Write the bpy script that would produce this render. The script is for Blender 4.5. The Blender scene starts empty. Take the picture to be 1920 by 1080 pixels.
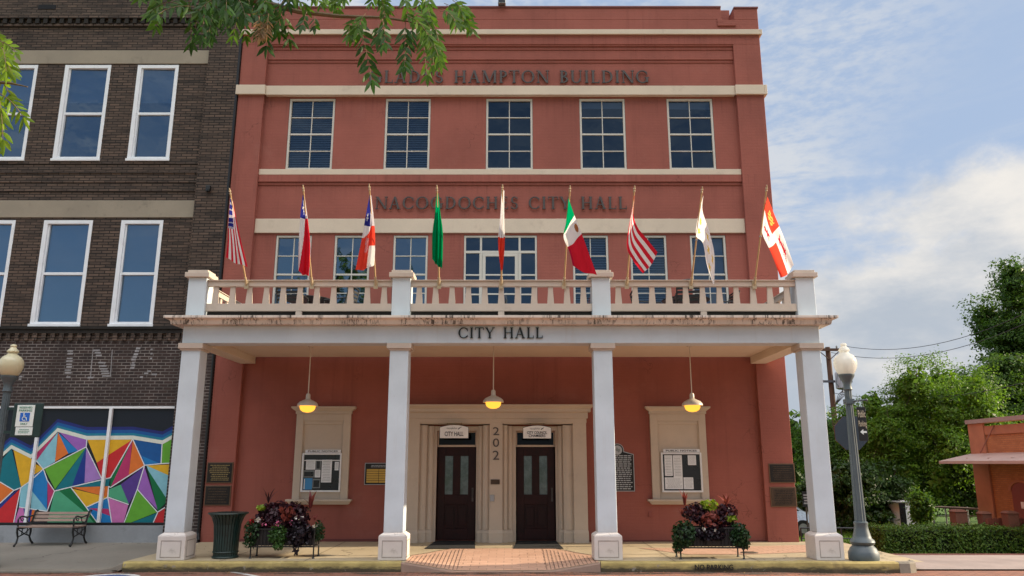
import bpy, bmesh, math, random
import numpy as np
from mathutils import Vector, Matrix
R = math.radians
rng = random.Random(7)
nrs = np.random.RandomState(11)
sc = bpy.context.scene
COL = sc.collection

# ------------------------------------------------------------------ camera, sky, sun
FPX = 1443.0; PITCH = 12.84; CZ = 1.70
cd = bpy.data.cameras.new('camera'); cam = bpy.data.objects.new('camera', cd); COL.objects.link(cam)
cd.sensor_width = 36; cd.lens = 36*FPX/1920; cd.clip_start = .05; cd.clip_end = 3000
cam.location = (0, 0, CZ); cam.rotation_euler = (R(90+PITCH), 0, 0)
sc.camera = cam
SUN_EL, SUN_AZ = 21.0, 6.0          # azimuth measured from +X towards +Y (behind the facade plane)
S = Vector((math.cos(R(SUN_EL))*math.cos(R(SUN_AZ)), math.cos(R(SUN_EL))*math.sin(R(SUN_AZ)), math.sin(R(SUN_EL))))
ld = bpy.data.lights.new('sun', 'SUN'); ld.energy = 5.0; ld.angle = R(.55); ld.color = (1, .83, .60)
sun = bpy.data.objects.new('sun', ld); COL.objects.link(sun)
sun.rotation_euler = (-S).to_track_quat('-Z', 'Y').to_euler(); sun.location = (40, 10, 40)
sc.view_settings.view_transform = 'Standard'; sc.view_settings.look = 'None'
sc.view_settings.exposure = 0.70; sc.view_settings.gamma = 1

def make_world():
    w = bpy.data.worlds.new('World'); sc.world = w; w.use_nodes = True
    nt = w.node_tree; nt.nodes.clear(); N = nt.nodes.new; L = nt.links.new
    def math_(op, a, b=None, c=None, clamp=False):
        n = N('ShaderNodeMath'); n.operation = op; n.use_clamp = clamp
        for i, x in enumerate((a, b, c)):
            if x is None: continue
            if isinstance(x, (int, float)): n.inputs[i].default_value = x
            else: L(x, n.inputs[i])
        return n.outputs[0]
    def sstep(x, a, b):
        n = N('ShaderNodeMapRange'); n.interpolation_type = 'SMOOTHSTEP'
        L(x, n.inputs[0]); n.inputs[1].default_value = a; n.inputs[2].default_value = b
        return n.outputs[0]
    def noise(vec, scale, detail=6, rough=.55, dist=0.):
        n = N('ShaderNodeTexNoise'); L(vec, n.inputs['Vector']); n.inputs['Scale'].default_value = scale
        n.inputs['Detail'].default_value = detail; n.inputs['Roughness'].default_value = rough
        n.inputs['Distortion'].default_value = dist
        return n.outputs[0]
    def mapv(vec, sc_, rot=(0, 0, 0)):
        n = N('ShaderNodeMapping'); L(vec, n.inputs[0]); n.inputs['Scale'].default_value = sc_; n.inputs['Rotation'].default_value = rot
        return n.outputs[0]
    def mix(f, a, b):
        n = N('ShaderNodeMix'); n.data_type = 'RGBA'
        if isinstance(f, (int, float)): n.inputs[0].default_value = f
        else: L(f, n.inputs[0])
        for i, x in ((6, a), (7, b)):
            if isinstance(x, tuple): n.inputs[i].default_value = x+(1,)
            else: L(x, n.inputs[i])
        return n.outputs[2]
    sky = N('ShaderNodeTexSky'); sky.sky_type = 'NISHITA'; sky.sun_disc = False
    sky.sun_elevation = R(SUN_EL); sky.sun_rotation = R(90-SUN_AZ)
    sky.air_density = 1.0; sky.dust_density = 1.2; sky.ozone_density = 1.5
    tc = N('ShaderNodeTexCoord'); d = tc.outputs['Generated']
    sp = N('ShaderNodeSeparateXYZ'); L(d, sp.inputs[0]); x, y, z = sp.outputs
    # cumulus bank low in the direction the side street runs
    n1 = noise(mapv(d, (1, 1, 1.5)), 4.2, 9, .56, .3)
    n2 = noise(mapv(d, (1, 1, 1.6)), 11, 8, .6)
    line = math_('MULTIPLY_ADD', x, .50, .085)
    h = math_('SUBTRACT', line, z)                      # above zero inside the bank
    m1 = math_('MULTIPLY_ADD', math_('SUBTRACT', n1, .5), .50, h)
    m1 = math_('MULTIPLY_ADD', math_('SUBTRACT', n2, .5), .16, m1)
    cum = sstep(m1, -.03, .07)
    lowside = sstep(z, .0, .09)
    # cloud colour: cream tops, blue grey bases
    n3 = noise(mapv(d, (1, 1, 2.2)), 5.5, 7, .6)
    tone = sstep(math_('MULTIPLY_ADD', math_('SUBTRACT', n3, .5), 1.5, math_('MULTIPLY_ADD', z, 1.9, -.17)), -.1, .55)
    K = 5.95
    ccol = mix(tone, tuple(K*c for c in (.50, .555, .63)), tuple(K*c for c in (.96, .91, .84)))
    # high thin streaks
    ci = noise(mapv(d, (2.2, 1.2, 9), (0, R(-38), 0)), 3.2, 9, .62, .6)
    ci2 = noise(mapv(d, (1, 1, 1)), 3.0, 3, .5)
    cirm = math_('MULTIPLY', sstep(ci, .44, .72), sstep(ci2, .36, .62))
    ripple = noise(mapv(d, (6, 4, 14), (0, R(30), 0)), 9, 4, .6)
    near = math_('MULTIPLY', sstep(math_('MULTIPLY_ADD', x, -1.0, math_('MULTIPLY', z, .55)), -.30, -.12), sstep(z, .14, .32))
    cir = math_('MULTIPLY_ADD', math_('MULTIPLY', near, sstep(math_('MULTIPLY_ADD', ripple, .5, math_('MULTIPLY', ci, .5)), .36, .62)), .62, math_('MULTIPLY', cirm, .75), True)
    front = sstep(y, -.05, .35)
    cir = math_('MULTIPLY', cir, math_('MULTIPLY_ADD', front, .45, .55))
    base = mix(math_('MULTIPLY_ADD', sstep(y, -.1, .5), .82, .05), sky.outputs[0], tuple(K*c for c in (.43, .55, .76)))
    c1 = mix(cir, base, tuple(K*c for c in (.68, .72, .78)))
    c2 = mix(math_('MULTIPLY', cum, .93), c1, ccol)
    # bright high cloud added out of view as fill light for the facade
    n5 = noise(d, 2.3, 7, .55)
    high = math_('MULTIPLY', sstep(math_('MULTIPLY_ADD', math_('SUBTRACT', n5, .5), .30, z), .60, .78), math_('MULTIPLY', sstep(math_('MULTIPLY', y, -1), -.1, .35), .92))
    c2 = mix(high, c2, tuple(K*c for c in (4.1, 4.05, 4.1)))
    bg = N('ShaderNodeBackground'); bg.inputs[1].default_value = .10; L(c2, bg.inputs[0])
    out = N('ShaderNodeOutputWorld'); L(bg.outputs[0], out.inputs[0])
make_world()

# ------------------------------------------------------------------ measuring: a photo pixel and a distance give a place in the street
cp, sp_ = math.cos(R(PITCH)), math.sin(R(PITCH))
def at(u, v, Y):
    a = (u-960)/FPX; b = (540-v)/FPX
    k = Y/(cp-b*sp_)
    return Vector((a*k, Y, CZ+(sp_+b*cp)*k))
def rect(u0, u1, v0, v1, Y):
    vm = (v0+v1)/2; um = (u0+u1)/2
    return at(u0, vm, Y).x, at(u1, vm, Y).x, at(um, v1, Y).z, at(um, v0, Y).z
def zat(v, Y): return at(960, v, Y).z
def xat(u, v, Y): return at(u, v, Y).x
def yground(v, z): # distance at which a pixel row meets height z
    b = (540-v)/FPX
    return (z-CZ)*(cp-b*sp_)/(sp_+b*cp)

# ------------------------------------------------------------------ materials
class NT:
    def __init__(s, name):
        s.m = bpy.data.materials.new(name); s.m.use_nodes = True
        s.nt = s.m.node_tree; s.nt.nodes.clear()
        s.out = s.N('ShaderNodeOutputMaterial')
        s.tc = s.N('ShaderNodeTexCoord').outputs['Object']
    def N(s, t): return s.nt.nodes.new(t)
    def L(s, a, b): s.nt.links.new(a, b)
    def map(s, scale=(1, 1, 1), vec=None, rot=(0, 0, 0)):
        n = s.N('ShaderNodeMapping'); s.L(vec or s.tc, n.inputs[0]); n.inputs['Scale'].default_value = scale; n.inputs['Rotation'].default_value = rot
        return n.outputs[0]
    def noise(s, scale, detail=4, rough=.55, vec=None, dist=0.):
        n = s.N('ShaderNodeTexNoise'); s.L(vec or s.tc, n.inputs['Vector'])
        n.inputs['Scale'].default_value = scale; n.inputs['Detail'].default_value = detail
        n.inputs['Roughness'].default_value = rough; n.inputs['Distortion'].default_value = dist
        return n.outputs[0]
    def rng(s, x, a, b, c=0., d=1.):
        n = s.N('ShaderNodeMapRange'); n.interpolation_type = 'SMOOTHSTEP'; s.L(x, n.inputs[0])
        for i, v in ((1, a), (2, b), (3, c), (4, d)): n.inputs[i].default_value = v
        return n.outputs[0]
    def math(s, op, a, b=None, clamp=False):
        n = s.N('ShaderNodeMath'); n.operation = op; n.use_clamp = clamp
        for i, x in enumerate((a, b)):
            if x is None: continue
            if isinstance(x, (int, float)): n.inputs[i].default_value = x
            else: s.L(x, n.inputs[i])
        return n.outputs[0]
    def mix(s, f, a, b, mode='MIX'):
        n = s.N('ShaderNodeMix'); n.data_type = 'RGBA'; n.blend_type = mode
        if isinstance(f, (int, float)): n.inputs[0].default_value = f
        else: s.L(f, n.inputs[0])
        for i, x in ((6, a), (7, b)):
            if isinstance(x, (tuple, list)): n.inputs[i].default_value = tuple(x)+(1,)
            else: s.L(x, n.inputs[i])
        return n.outputs[2]
    def bump(s, h, strength=.3, dist=.02):
        n = s.N('ShaderNodeBump'); n.inputs['Strength'].default_value = strength; n.inputs['Distance'].default_value = dist
        s.L(h, n.inputs['Height']); return n.outputs[0]
    def pbr(s, col, rough=.7, bump=None, metal=0., spec=.5, coat=0.):
        p = s.N('ShaderNodeBsdfPrincipled')
        if isinstance(col, (tuple, list)): p.inputs['Base Color'].default_value = tuple(col)+(1,)
        else: s.L(col, p.inputs['Base Color'])
        if isinstance(rough, (int, float)): p.inputs['Roughness'].default_value = rough
        else: s.L(rough, p.inputs['Roughness'])
        p.inputs['Metallic'].default_value = metal; p.inputs['Specular IOR Level'].default_value = spec
        p.inputs['Coat Weight'].default_value = coat
        if bump is not None: s.L(bump, p.inputs['Normal'])
        return p.outputs[0]
    def done(s, sh): s.L(sh, s.out.inputs[0]); return s.m
def mul(c, k): return tuple(min(1, x*k) for x in c)

def surf(name, col, rough=.7, var=.12, scale=1.2, fine=40, bump=.15, dist=.004, metal=0., spec=.4, dirt=None, dirt_amt=.5, dscale=2.5, cracks=0):
    t = NT(name)
    n = t.noise(scale, 6, .6)
    c = t.mix(t.rng(n, .3, .7), mul(col, 1-var), mul(col, 1+var))
    f = t.noise(fine, 3, .6)
    c = t.mix(t.rng(f, .25, .75, 0, .35), c, mul(col, 1-1.6*var))
    if dirt:
        dn = t.noise(dscale, 8, .68)
        c = t.mix(t.rng(dn, .55, .75, 0, dirt_amt), c, dirt)
    if cracks:
        nv = t.N('ShaderNodeVectorMath'); nv.operation = 'ADD'; t.L(t.tc, nv.inputs[0])
        nz = t.N('ShaderNodeTexNoise'); nz.inputs['Scale'].default_value = 1.8; nz.inputs['Detail'].default_value = 7; t.L(t.tc, nz.inputs['Vector']); t.L(nz.outputs['Color'], nv.inputs[1])
        cr = t.N('ShaderNodeTexVoronoi'); cr.feature = 'DISTANCE_TO_EDGE'; cr.inputs['Scale'].default_value = cracks; t.L(nv.outputs[0], cr.inputs['Vector'])
        k = t.math('MULTIPLY', t.rng(cr.outputs['Distance'], 0, .012, 1, 0), t.rng(t.noise(.5, 3, .5), .45, .55))
        c = t.mix(t.math('MULTIPLY', k, .75), c, mul(col, .22))
        gum = t.N('ShaderNodeTexVoronoi'); gum.inputs['Scale'].default_value = 5.5; t.L(t.tc, gum.inputs['Vector'])
        c = t.mix(t.rng(gum.outputs['Distance'], .06, .09, .6, 0), c, mul(col, .35))
    r = t.rng(n, .2, .8, max(.05, rough-.08), min(1, rough+.08))
    return t.done(t.pbr(c, r, t.bump(f, bump, dist), metal, spec))

def stucco(name, col):
    t = NT(name)
    n = t.noise(.45, 7, .62); streak = t.noise(1.0, 7, .68, t.map((2.6, 2.6, .14))); streak2 = t.noise(1.0, 5, .6, t.map((9, 9, .35)))
    c = t.mix(t.rng(n, .32, .68), mul(col, .86), mul(col, 1.12))
    c = t.mix(t.math('MULTIPLY', t.rng(streak, .50, .76), t.math('MULTIPLY', t.rng(streak2, .35, .65, .25, 1.), .6)), c, mul(col, .6)); 
    c = t.mix(t.rng(t.noise(.8, 6, .65), .56, .74, 0, .4), c, (col[0]*1.15, col[1]*1.5, col[2]*1.6))
    cr = t.N('ShaderNodeTexVoronoi'); cr.feature = 'DISTANCE_TO_EDGE'; cr.inputs['Scale'].default_value = .55
    nv = t.N('ShaderNodeVectorMath'); nv.operation = 'ADD'; t.L(t.tc, nv.inputs[0])
    nz = t.N('ShaderNodeTexNoise'); nz.inputs['Scale'].default_value = 2.5; nz.inputs['Detail'].default_value = 6; t.L(t.tc, nz.inputs['Vector']); t.L(nz.outputs['Color'], nv.inputs[1]); t.L(nv.outputs[0], cr.inputs['Vector'])
    crack = t.math('MULTIPLY', t.rng(cr.outputs['Distance'], .0, .008, 1, 0), t.rng(t.noise(.6, 3, .5), .52, .62))
    c = t.mix(t.math('MULTIPLY', crack, .55), c, mul(col, .35))
    sp = t.N('ShaderNodeSeparateXYZ'); t.L(t.tc, sp.inputs[0]); cb = t.N('ShaderNodeCombineXYZ'); t.L(sp.outputs[0], cb.inputs[0]); t.L(sp.outputs[2], cb.inputs[1])
    b = t.N('ShaderNodeTexBrick'); t.L(cb.outputs[0], b.inputs['Vector']); b.inputs['Scale'].default_value = 1; b.inputs['Brick Width'].default_value = .22; b.inputs['Row Height'].default_value = .075; b.inputs['Mortar Size'].default_value = .006; b.inputs['Mortar Smooth'].default_value = .6
    c = t.mix(t.math('MULTIPLY', b.outputs['Fac'], .10), c, mul(col, .6))
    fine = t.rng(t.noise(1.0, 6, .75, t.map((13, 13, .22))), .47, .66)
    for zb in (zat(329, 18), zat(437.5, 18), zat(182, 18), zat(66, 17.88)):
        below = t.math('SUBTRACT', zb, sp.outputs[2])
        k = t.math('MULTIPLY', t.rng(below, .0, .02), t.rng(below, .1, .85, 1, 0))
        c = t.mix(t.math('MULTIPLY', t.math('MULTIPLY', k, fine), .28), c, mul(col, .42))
    f = t.noise(55, 5, .7); g = t.noise(7, 4, .6, t.map((1, 1, 2.2)))
    h = t.math('ADD', t.math('ADD', f, t.math('MULTIPLY', g, 1.3)), t.math('MULTIPLY', b.outputs['Fac'], -.8))
    return t.done(t.pbr(c, .78, t.bump(h, .4, .006), 0, .3))

def brick_mat(name, c1, c2, mortar, bw=.205, bh=.0715, axis='xz', stain=None, stain_amt=.8, msize=.0065, var=.5, rough=.85, bumps=.5):
    t = NT(name)
    sp = t.N('ShaderNodeSeparateXYZ'); t.L(t.tc, sp.inputs[0])
    cb = t.N('ShaderNodeCombineXYZ'); t.L(sp.outputs['XYZ'.index(axis[0].upper())], cb.inputs[0]); t.L(sp.outputs['XYZ'.index(axis[1].upper())], cb.inputs[1])
    b = t.N('ShaderNodeTexBrick'); t.L(cb.outputs[0], b.inputs['Vector'])
    b.inputs['Scale'].default_value = 1; b.inputs['Brick Width'].default_value = bw; b.inputs['Row Height'].default_value = bh
    b.inputs['Mortar Size'].default_value = msize; b.inputs['Mortar Smooth'].default_value = .2; b.inputs['Bias'].default_value = 0
    b.inputs['Color1'].default_value = c1+(1,); b.inputs['Color2'].default_value = c2+(1,)
    n = t.noise(.9, 7, .65)
    mc = t.mix(t.rng(n, .4, .6), mortar, mul(mortar, .45)) if isinstance(mortar, tuple) else mortar
    t.L(mc, b.inputs['Mortar'])
    c = b.outputs['Color']
    c = t.mix(t.rng(t.noise(1.6, 6, .6), .3, .75, 0, var), c, mul(c1, .55))
    if stain:
        st = t.noise(1.3, 9, .7, t.map((.7, 1, 2.6)))
        c = t.mix(t.rng(st, .5, .72, 0, stain_amt), c, stain)
        if axis == 'xz': c = t.mix(t.rng(t.noise(1, 5, .7, t.map((.9, 1, 13.9))), .46, .66, 0, stain_amt*.9), c, stain)
    h = t.math('ADD', t.math('MULTIPLY', b.outputs['Fac'], -1.), t.math('MULTIPLY', t.noise(30, 4, .6), .35))
    return t.done(t.pbr(c, rough, t.bump(h, bumps, .008), 0, .3))

def glass_mat(name, tint, refl=.16, trans=.55):
    t = NT(name)
    tr = t.N('ShaderNodeBsdfTransparent'); tr.inputs[0].default_value = mul(tint, 1)+(1,)
    g = t.N('ShaderNodeBsdfGlossy'); g.inputs['Roughness'].default_value = .015; g.inputs[0].default_value = (.62, .80, 1, 1) if refl > .05 else (.45, .45, .45, 1)
    nb = t.bump(t.noise(1.3, 3, .5), .10, .03); t.L(nb, g.inputs['Normal'])
    lw = t.N('ShaderNodeLayerWeight'); lw.inputs[0].default_value = .18
    f = t.math('ADD', t.math('MULTIPLY', lw.outputs['Fresnel'], .9), refl, True)
    m = t.N('ShaderNodeMixShader'); t.L(f, m.inputs[0]); t.L(tr.outputs[0], m.inputs[1]); t.L(g.outputs[0], m.inputs[2])
    return t.done(m.outputs[0])

def leaf_mat(name, col, trans=.45, var=.5, rough=.5, yellow=.25, spec=.35):
    t = NT(name)
    g = t.N('ShaderNodeNewGeometry').outputs['Random Per Island']
    c = t.mix(g, mul(col, 1-var), mul(col, 1+var))
    c2 = t.mix(t.rng(t.math('FRACT', t.math('MULTIPLY', g, 7.31)), .55, 1, 0, yellow), c, (col[0]*2.2, col[1]*1.35, col[2]*.6))
    d = t.pbr(c2, rough, None, 0, spec)
    tr = t.N('ShaderNodeBsdfTranslucent'); t.L(t.mix(.5, c2, mul((col[0]*1.6, col[1]*1.5, col[2]*.5), 1)), tr.inputs[0])
    m = t.N('ShaderNodeMixShader'); m.inputs[0].default_value = trans
    t.L(d, m.inputs[1]); t.L(tr.outputs[0], m.inputs[2])
    return t.done(m.outputs[0])

def cloth_mat(name, col, trans=.58):
    t = NT(name)
    w = t.noise(300, 2, .5)
    c = t.mix(t.rng(w, .3, .7), mul(col, .93), mul(col, 1.05))
    d = t.N('ShaderNodeBsdfDiffuse'); t.L(c, d.inputs[0])
    tr = t.N('ShaderNodeBsdfTranslucent'); t.L(c, tr.inputs[0])
    m = t.N('ShaderNodeMixShader'); m.inputs[0].default_value = trans
    t.L(d.outputs[0], m.inputs[1]); t.L(tr.outputs[0], m.inputs[2])
    return t.done(m.outputs[0])

def flat(name, col, rough=.6, metal=0., spec=.4, var=.06):
    return surf(name, col, rough, var, 6, 60, .05, .002, metal, spec)
def emit(name, col, s):
    t = NT(name); e = t.N('ShaderNodeEmission'); e.inputs[0].default_value = col+(1,); e.inputs[1].default_value = s
    return t.done(e.outputs[0])

RED = (.315, .097, .071)
CREAM = (.60, .50, .385)
M = {}
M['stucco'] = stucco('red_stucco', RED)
M['band'] = surf('cream_band', (.66, .545, .42), .75, .07, .8, 30, .2, .004, dirt=(.40, .31, .23), dirt_amt=.4)
M['cream'] = surf('cream_paint', (.56, .46, .36), .6, .06, 1.5, 45, .1, .003, dirt=(.36, .29, .23), dirt_amt=.3)
M['rail'] = surf('taupe_rail_paint', (.55, .46, .38), .6, .06, 1.5, 45, .1, .003, dirt=(.36, .30, .25), dirt_amt=.35)
M['white'] = surf('white_paint', (.68, .735, .80), .5, .04, 2, 40, .1, .003, dirt=(.52, .48, .43), dirt_amt=.35, dscale=1.6)
def white_paint():
    t = NT('weathered_white_paint'); col = (.585, .65, .69)
    c = t.mix(t.rng(t.noise(1.6, 6, .6), .3, .7), mul(col, .93), mul(col, 1.04))
    st = t.noise(1, 6, .7, t.map((7, 7, .5)))
    c = t.mix(t.rng(st, .55, .78, 0, .30), c, (.45, .42, .38))
    chip = t.noise(9, 9, .72)
    c = t.mix(t.rng(chip, .66, .70, 0, .6), c, (.34, .31, .28))
    sp = t.N('ShaderNodeSeparateXYZ'); t.L(t.tc, sp.inputs[0])
    low = t.math('ADD', t.math('MULTIPLY', sp.outputs[2], -1.6), t.noise(3, 7, .7))
    c = t.mix(t.rng(low, -.75, .05, 0, .45), c, (.42, .37, .31))
    return t.done(t.pbr(c, .5, t.bump(t.math('ADD', t.noise(30, 5, .6), t.math('MULTIPLY', t.noise(3.5, 4, .6), 1.5)), .15, .005), 0, .35))
M['white'] = white_paint()
M['base'] = surf('chipped_base_paint', (.66, .60, .55), .55, .06, 3, 40, .25, .005, dirt=(.20, .16, .12), dirt_amt=.55, dscale=5)
M['ceil'] = surf('porch_ceiling_paint', (.70, .60, .48), .7, .05, 1, 40, .1, .003, dirt=(.5, .38, .26), dirt_amt=.3)
M['frame'] = surf('window_frame_paint', (.60, .56, .49), .5, .05, 3, 50, .08, .002)
M['wframe'] = surf('white_window_paint', (.80, .82, .84), .5, .05, 3, 50, .1, .002, dirt=(.5, .48, .45), dirt_amt=.3)
M['glass'] = glass_mat('window_glass', (.30, .36, .45), .085)
M['glass3'] = glass_mat('dark_transom_glass', (.10, .12, .13), .02)
M['glass2'] = glass_mat('pale_window_glass', (.26, .34, .44), .22)
M['blind'] = surf('blind_slats', (.42, .42, .44), .6, .05)
M['shade'] = surf('roller_shade', (.48, .52, .58), .8, .05)
M['dark'] = surf('dark_room', (.012, .013, .016), .9, .2)
M['brick'] = brick_mat('dark_brown_brick', (.155, .105, .078), (.078, .058, .047), (.020, .017, .014), bw=.26, stain=(.012, .011, .010), stain_amt=.7, msize=.011, bumps=.9)
M['brick_low'] = brick_mat('repointed_brown_brick', (.062, .040, .034), (.036, .026, .024), (.30, .265, .24), bw=.205, stain=(.02, .016, .015), stain_amt=.25, msize=.0085)
M['stone'] = surf('weathered_stone_band', (.31, .265, .20), .85, .10, 1.2, 30, .25, .004, dirt=(.13, .11, .085), dirt_amt=.55)
M['soot'] = surf('sooty_corbel', (.022, .019, .016), .9, .4, 4, 40, .4, .006)
M['concrete'] = surf('sidewalk_concrete', (.23, .208, .172), .85, .14, .9, 25, .25, .004, dirt=(.12, .10, .08), dirt_amt=.65, dscale=1.8, cracks=.45)
M['concrete_grey'] = surf('grey_concrete', (.30, .31, .32), .85, .10, 1.5, 25, .2, .004, dirt=(.14, .14, .14), dirt_amt=.5)
M['porch'] = surf('porch_concrete', (.43, .35, .225), .8, .09, .9, 30, .2, .004, dirt=(.20, .16, .11), dirt_amt=.5, dscale=1.6, cracks=.5)
M['kerb_old'] = surf('yellow_kerb_paint', (.56, .40, .09), .75, .16, 2, 22, .3, .006, dirt=(.07, .055, .035), dirt_amt=.92, dscale=4.5)
M['kerb_plain'] = surf('worn_kerb_concrete', (.22, .19, .15), .85, .12, 2, 22, .3, .006, dirt=(.10, .085, .06), dirt_amt=.6, dscale=4)
M['road'] = brick_mat('red_brick_road', (.36, .155, .10), (.25, .12, .085), (.16, .12, .10), bw=.215, bh=.105, axis='xy', stain=(.30, .22, .17), stain_amt=.5, msize=.008, var=.4)
M['paver'] = brick_mat('pink_brick_paver', (.56, .345, .24), (.50, .30, .205), (.40, .26, .18), bw=.30, bh=.15, axis='xy', msize=.006, var=.2)
M['iron'] = surf('black_iron', (.014, .014, .014), .45, .2, 6, 50, .1, .002, 0, .5)
M['green_iron'] = surf('dark_green_iron', (.010, .030, .026), .42, .2, 6, 50, .1, .002, 0, .5)
M['lamp_iron'] = surf('grey_green_cast_iron', (.075, .098, .108), .5, .12, 5, 50, .15, .003, 0, .5)
M['steel'] = flat('galvanised_steel', (.35, .36, .37), .4, .7)
M['black'] = flat('black_paint', (.012, .012, .013), .4)
M['bronze'] = flat('dark_bronze_letter', (.085, .072, .066), .5, .2)
M['bronzeplate'] = surf('black_bronze_plate', (.018, .015, .012), .4, .3, 8, 60, .1, .002, .2)
M['brownplate'] = surf('brown_bronze_plate', (.075, .046, .028), .45, .3, 8, 60, .2, .002, .3)
M['copper'] = flat('brown_plaque_rim', (.17, .095, .055), .5, .3)
M['gold'] = flat('gold_lettering', (.30, .22, .09), .45, .3)
M['goldplate'] = flat('brass_name_bar', (.55, .33, .07), .4, .5)
M['papergold'] = flat('pale_gold_lettering', (.55, .48, .34), .5)
M['silver'] = flat('silver_lettering', (.42, .42, .42), .4, .4)
M['door'] = surf('dark_red_wood', (.024, .0065, .006), .5, .3, 3, 20, .1, .002, 0, .22)
M['frosted'] = surf('etched_door_glass', (.10, .14, .15), .15, .3, 6, 40, .05, .001, 0, .6)
M['mat'] = surf('black_door_mat', (.012, .013, .014), .9, .2)
M['wood'] = surf('weathered_bench_wood', (.29, .20, .155), .7, .15, 4, 30, .25, .003)
M['pole'] = surf('tan_pole_wood', (.50, .34, .17), .45, .1, 5, 50, .1, .002)
M['finial'] = flat('pale_brass_finial', (.48, .38, .24), .4, .3)
M['upole'] = surf('brown_utility_pole', (.11, .062, .042), .85, .2, 3, 25, .4, .006)
M['shadew'] = flat('cream_enamel_shade', (.62, .56, .47), .35)
M['bulb'] = emit('amber_lit_bulb', (1, .42, .045), 1.15)
M['globe'] = None
M['paper'] = flat('white_paper', (.80, .81, .82), .7)
M['paperblue'] = flat('blue_poster', (.06, .26, .52), .6)
M['papergrey'] = flat('grey_print', (.22, .24, .24), .7)
M['board'] = flat('black_notice_felt', (.012, .014, .018), .3, 0, .5)
M['alum'] = flat('white_metal_frame', (.80, .80, .80), .4)
M['signwhite'] = flat('white_sign_board', (.86, .86, .84), .5)
M['signface'] = flat('reflective_sign_face', (.72, .77, .72), .45)
M['signblue'] = flat('blue_sign_paint', (.02, .13, .52), .45)
M['signgreen'] = flat('green_sign_text', (.06, .25, .16), .5)
M['redbox'] = flat('red_box_paint', (.30, .08, .06), .5)
M['orange_brick'] = brick_mat('orange_brick', (.46, .205, .085), (.37, .155, .065), (.30, .16, .10), bw=.21, bh=.072, axis='yz', msize=.006, var=.25)
M['orange_flat'] = surf('orange_painted_brick', (.40, .175, .095), .8, .14, 1.5, 30, .25, .004)
M['pinkroof'] = surf('faded_pink_metal', (.47, .35, .30), .5, .10)
M['reddoor'] = flat('dull_red_door', (.22, .05, .035), .5)
M['bark'] = surf('grey_brown_bark', (.085, .062, .045), .9, .3, 5, 25, .6, .01)
M['twig'] = surf('brown_twig', (.15, .10, .05), .7, .15, 6, 40, .2, .003)
M['soil'] = surf('dark_soil', (.02, .014, .01), .95, .3)
M['whitewall'] = surf('white_shed_siding', (.80, .83, .88), .7, .06)
M['lines'] = surf('worn_white_road_paint', (.62, .62, .60), .7, .1, 3, 30, .2, .003, dirt=(.34, .17, .12), dirt_amt=.6, dscale=7)
M['wire'] = flat('black_cable', (.05, .05, .055), .6)
M['lawn'] = surf('mown_grass', (.085, .17, .022), .9, .25, 2.5, 60, .8, .02, dirt=(.05, .10, .012), dirt_amt=.6, dscale=8)

def cornice_mat():
    t = NT('stained_cornice_paint')
    col = (.70, .62, .54)
    n = t.noise(1.6, 6, .6)
    c = t.mix(t.rng(n, .3, .7), mul(col, .88), mul(col, 1.08))
    drip = t.noise(1, 5, .75, t.map((19, 19, 1.3)))
    where = t.noise(1, 3, .6, t.map((1.4, 1.4, .3)))
    k = t.math('MULTIPLY', t.rng(drip, .49, .61), t.rng(where, .38, .56))
    blot = t.rng(t.noise(1, 8, .7, t.map((3.2, 3, 9))), .60, .72)
    c = t.mix(t.math('MULTIPLY', k, .92), c, (.045, .036, .028))
    c = t.mix(t.math('MULTIPLY', blot, .6), c, (.20, .17, .145))
    return t.done(t.pbr(c, .7, t.bump(t.noise(30, 4, .6), .2, .004), 0, .3))
M['cornice'] = cornice_mat()

def kerb_mat():
    t = NT('worn_yellow_kerb_paint')
    col = (.43, .335, .125)
    c = t.mix(t.rng(t.noise(3, 6, .6), .3, .7), mul(col, .75), mul(col, 1.15))
    sp = t.N('ShaderNodeSeparateXYZ'); t.L(t.tc, sp.inputs[0])
    low = t.math('MULTIPLY_ADD' if 0 else 'ADD', t.math('MULTIPLY', sp.outputs[2], -5.2), t.noise(1, 8, .7, t.map((3.5, 3.5, 14))))
    c = t.mix(t.rng(low, .72, 1.15, 0, .95), c, (.045, .036, .024))
    chip = t.noise(6, 8, .7)
    c = t.mix(t.rng(chip, .60, .66, 0, .8), c, (.26, .23, .19))
    wear = t.noise(1.1, 6, .65, t.map((1, 1, .3)))
    c = t.mix(t.rng(wear, .54, .70, 0, .75), c, (.13, .10, .06))
    return t.done(t.pbr(c, .8, t.bump(t.noise(24, 5, .65), .4, .006), 0, .3))
M['kerb'] = kerb_mat()
def globe_mat():
    t = NT('pearly_lamp_globe')
    p = t.N('ShaderNodeBsdfPrincipled'); p.inputs['Base Color'].default_value = (.80, .80, .76, 1); p.inputs['Roughness'].default_value = .18
    tr = t.N('ShaderNodeBsdfTranslucent'); tr.inputs[0].default_value = (.9, .9, .85, 1)
    tt = t.N('ShaderNodeBsdfTransparent'); tt.inputs[0].default_value = (.8, .8, .8, 1)
    m = t.N('ShaderNodeMixShader'); m.inputs[0].default_value = .4; t.L(p.outputs[0], m.inputs[1]); t.L(tr.outputs[0], m.inputs[2])
    m2 = t.N('ShaderNodeMixShader'); m2.inputs[0].default_value = .12; t.L(m.outputs[0], m2.inputs[1]); t.L(tt.outputs[0], m2.inputs[2])
    return t.done(m2.outputs[0])
M['globe'] = globe_mat()
M['globe_sun_cream'] = surf('sun_cream_globe', (.62, .56, .36), .2, .08, 3, 40, .02, .002, 0, .5)  # cream tint stands in for sunlight on the left globe

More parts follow.
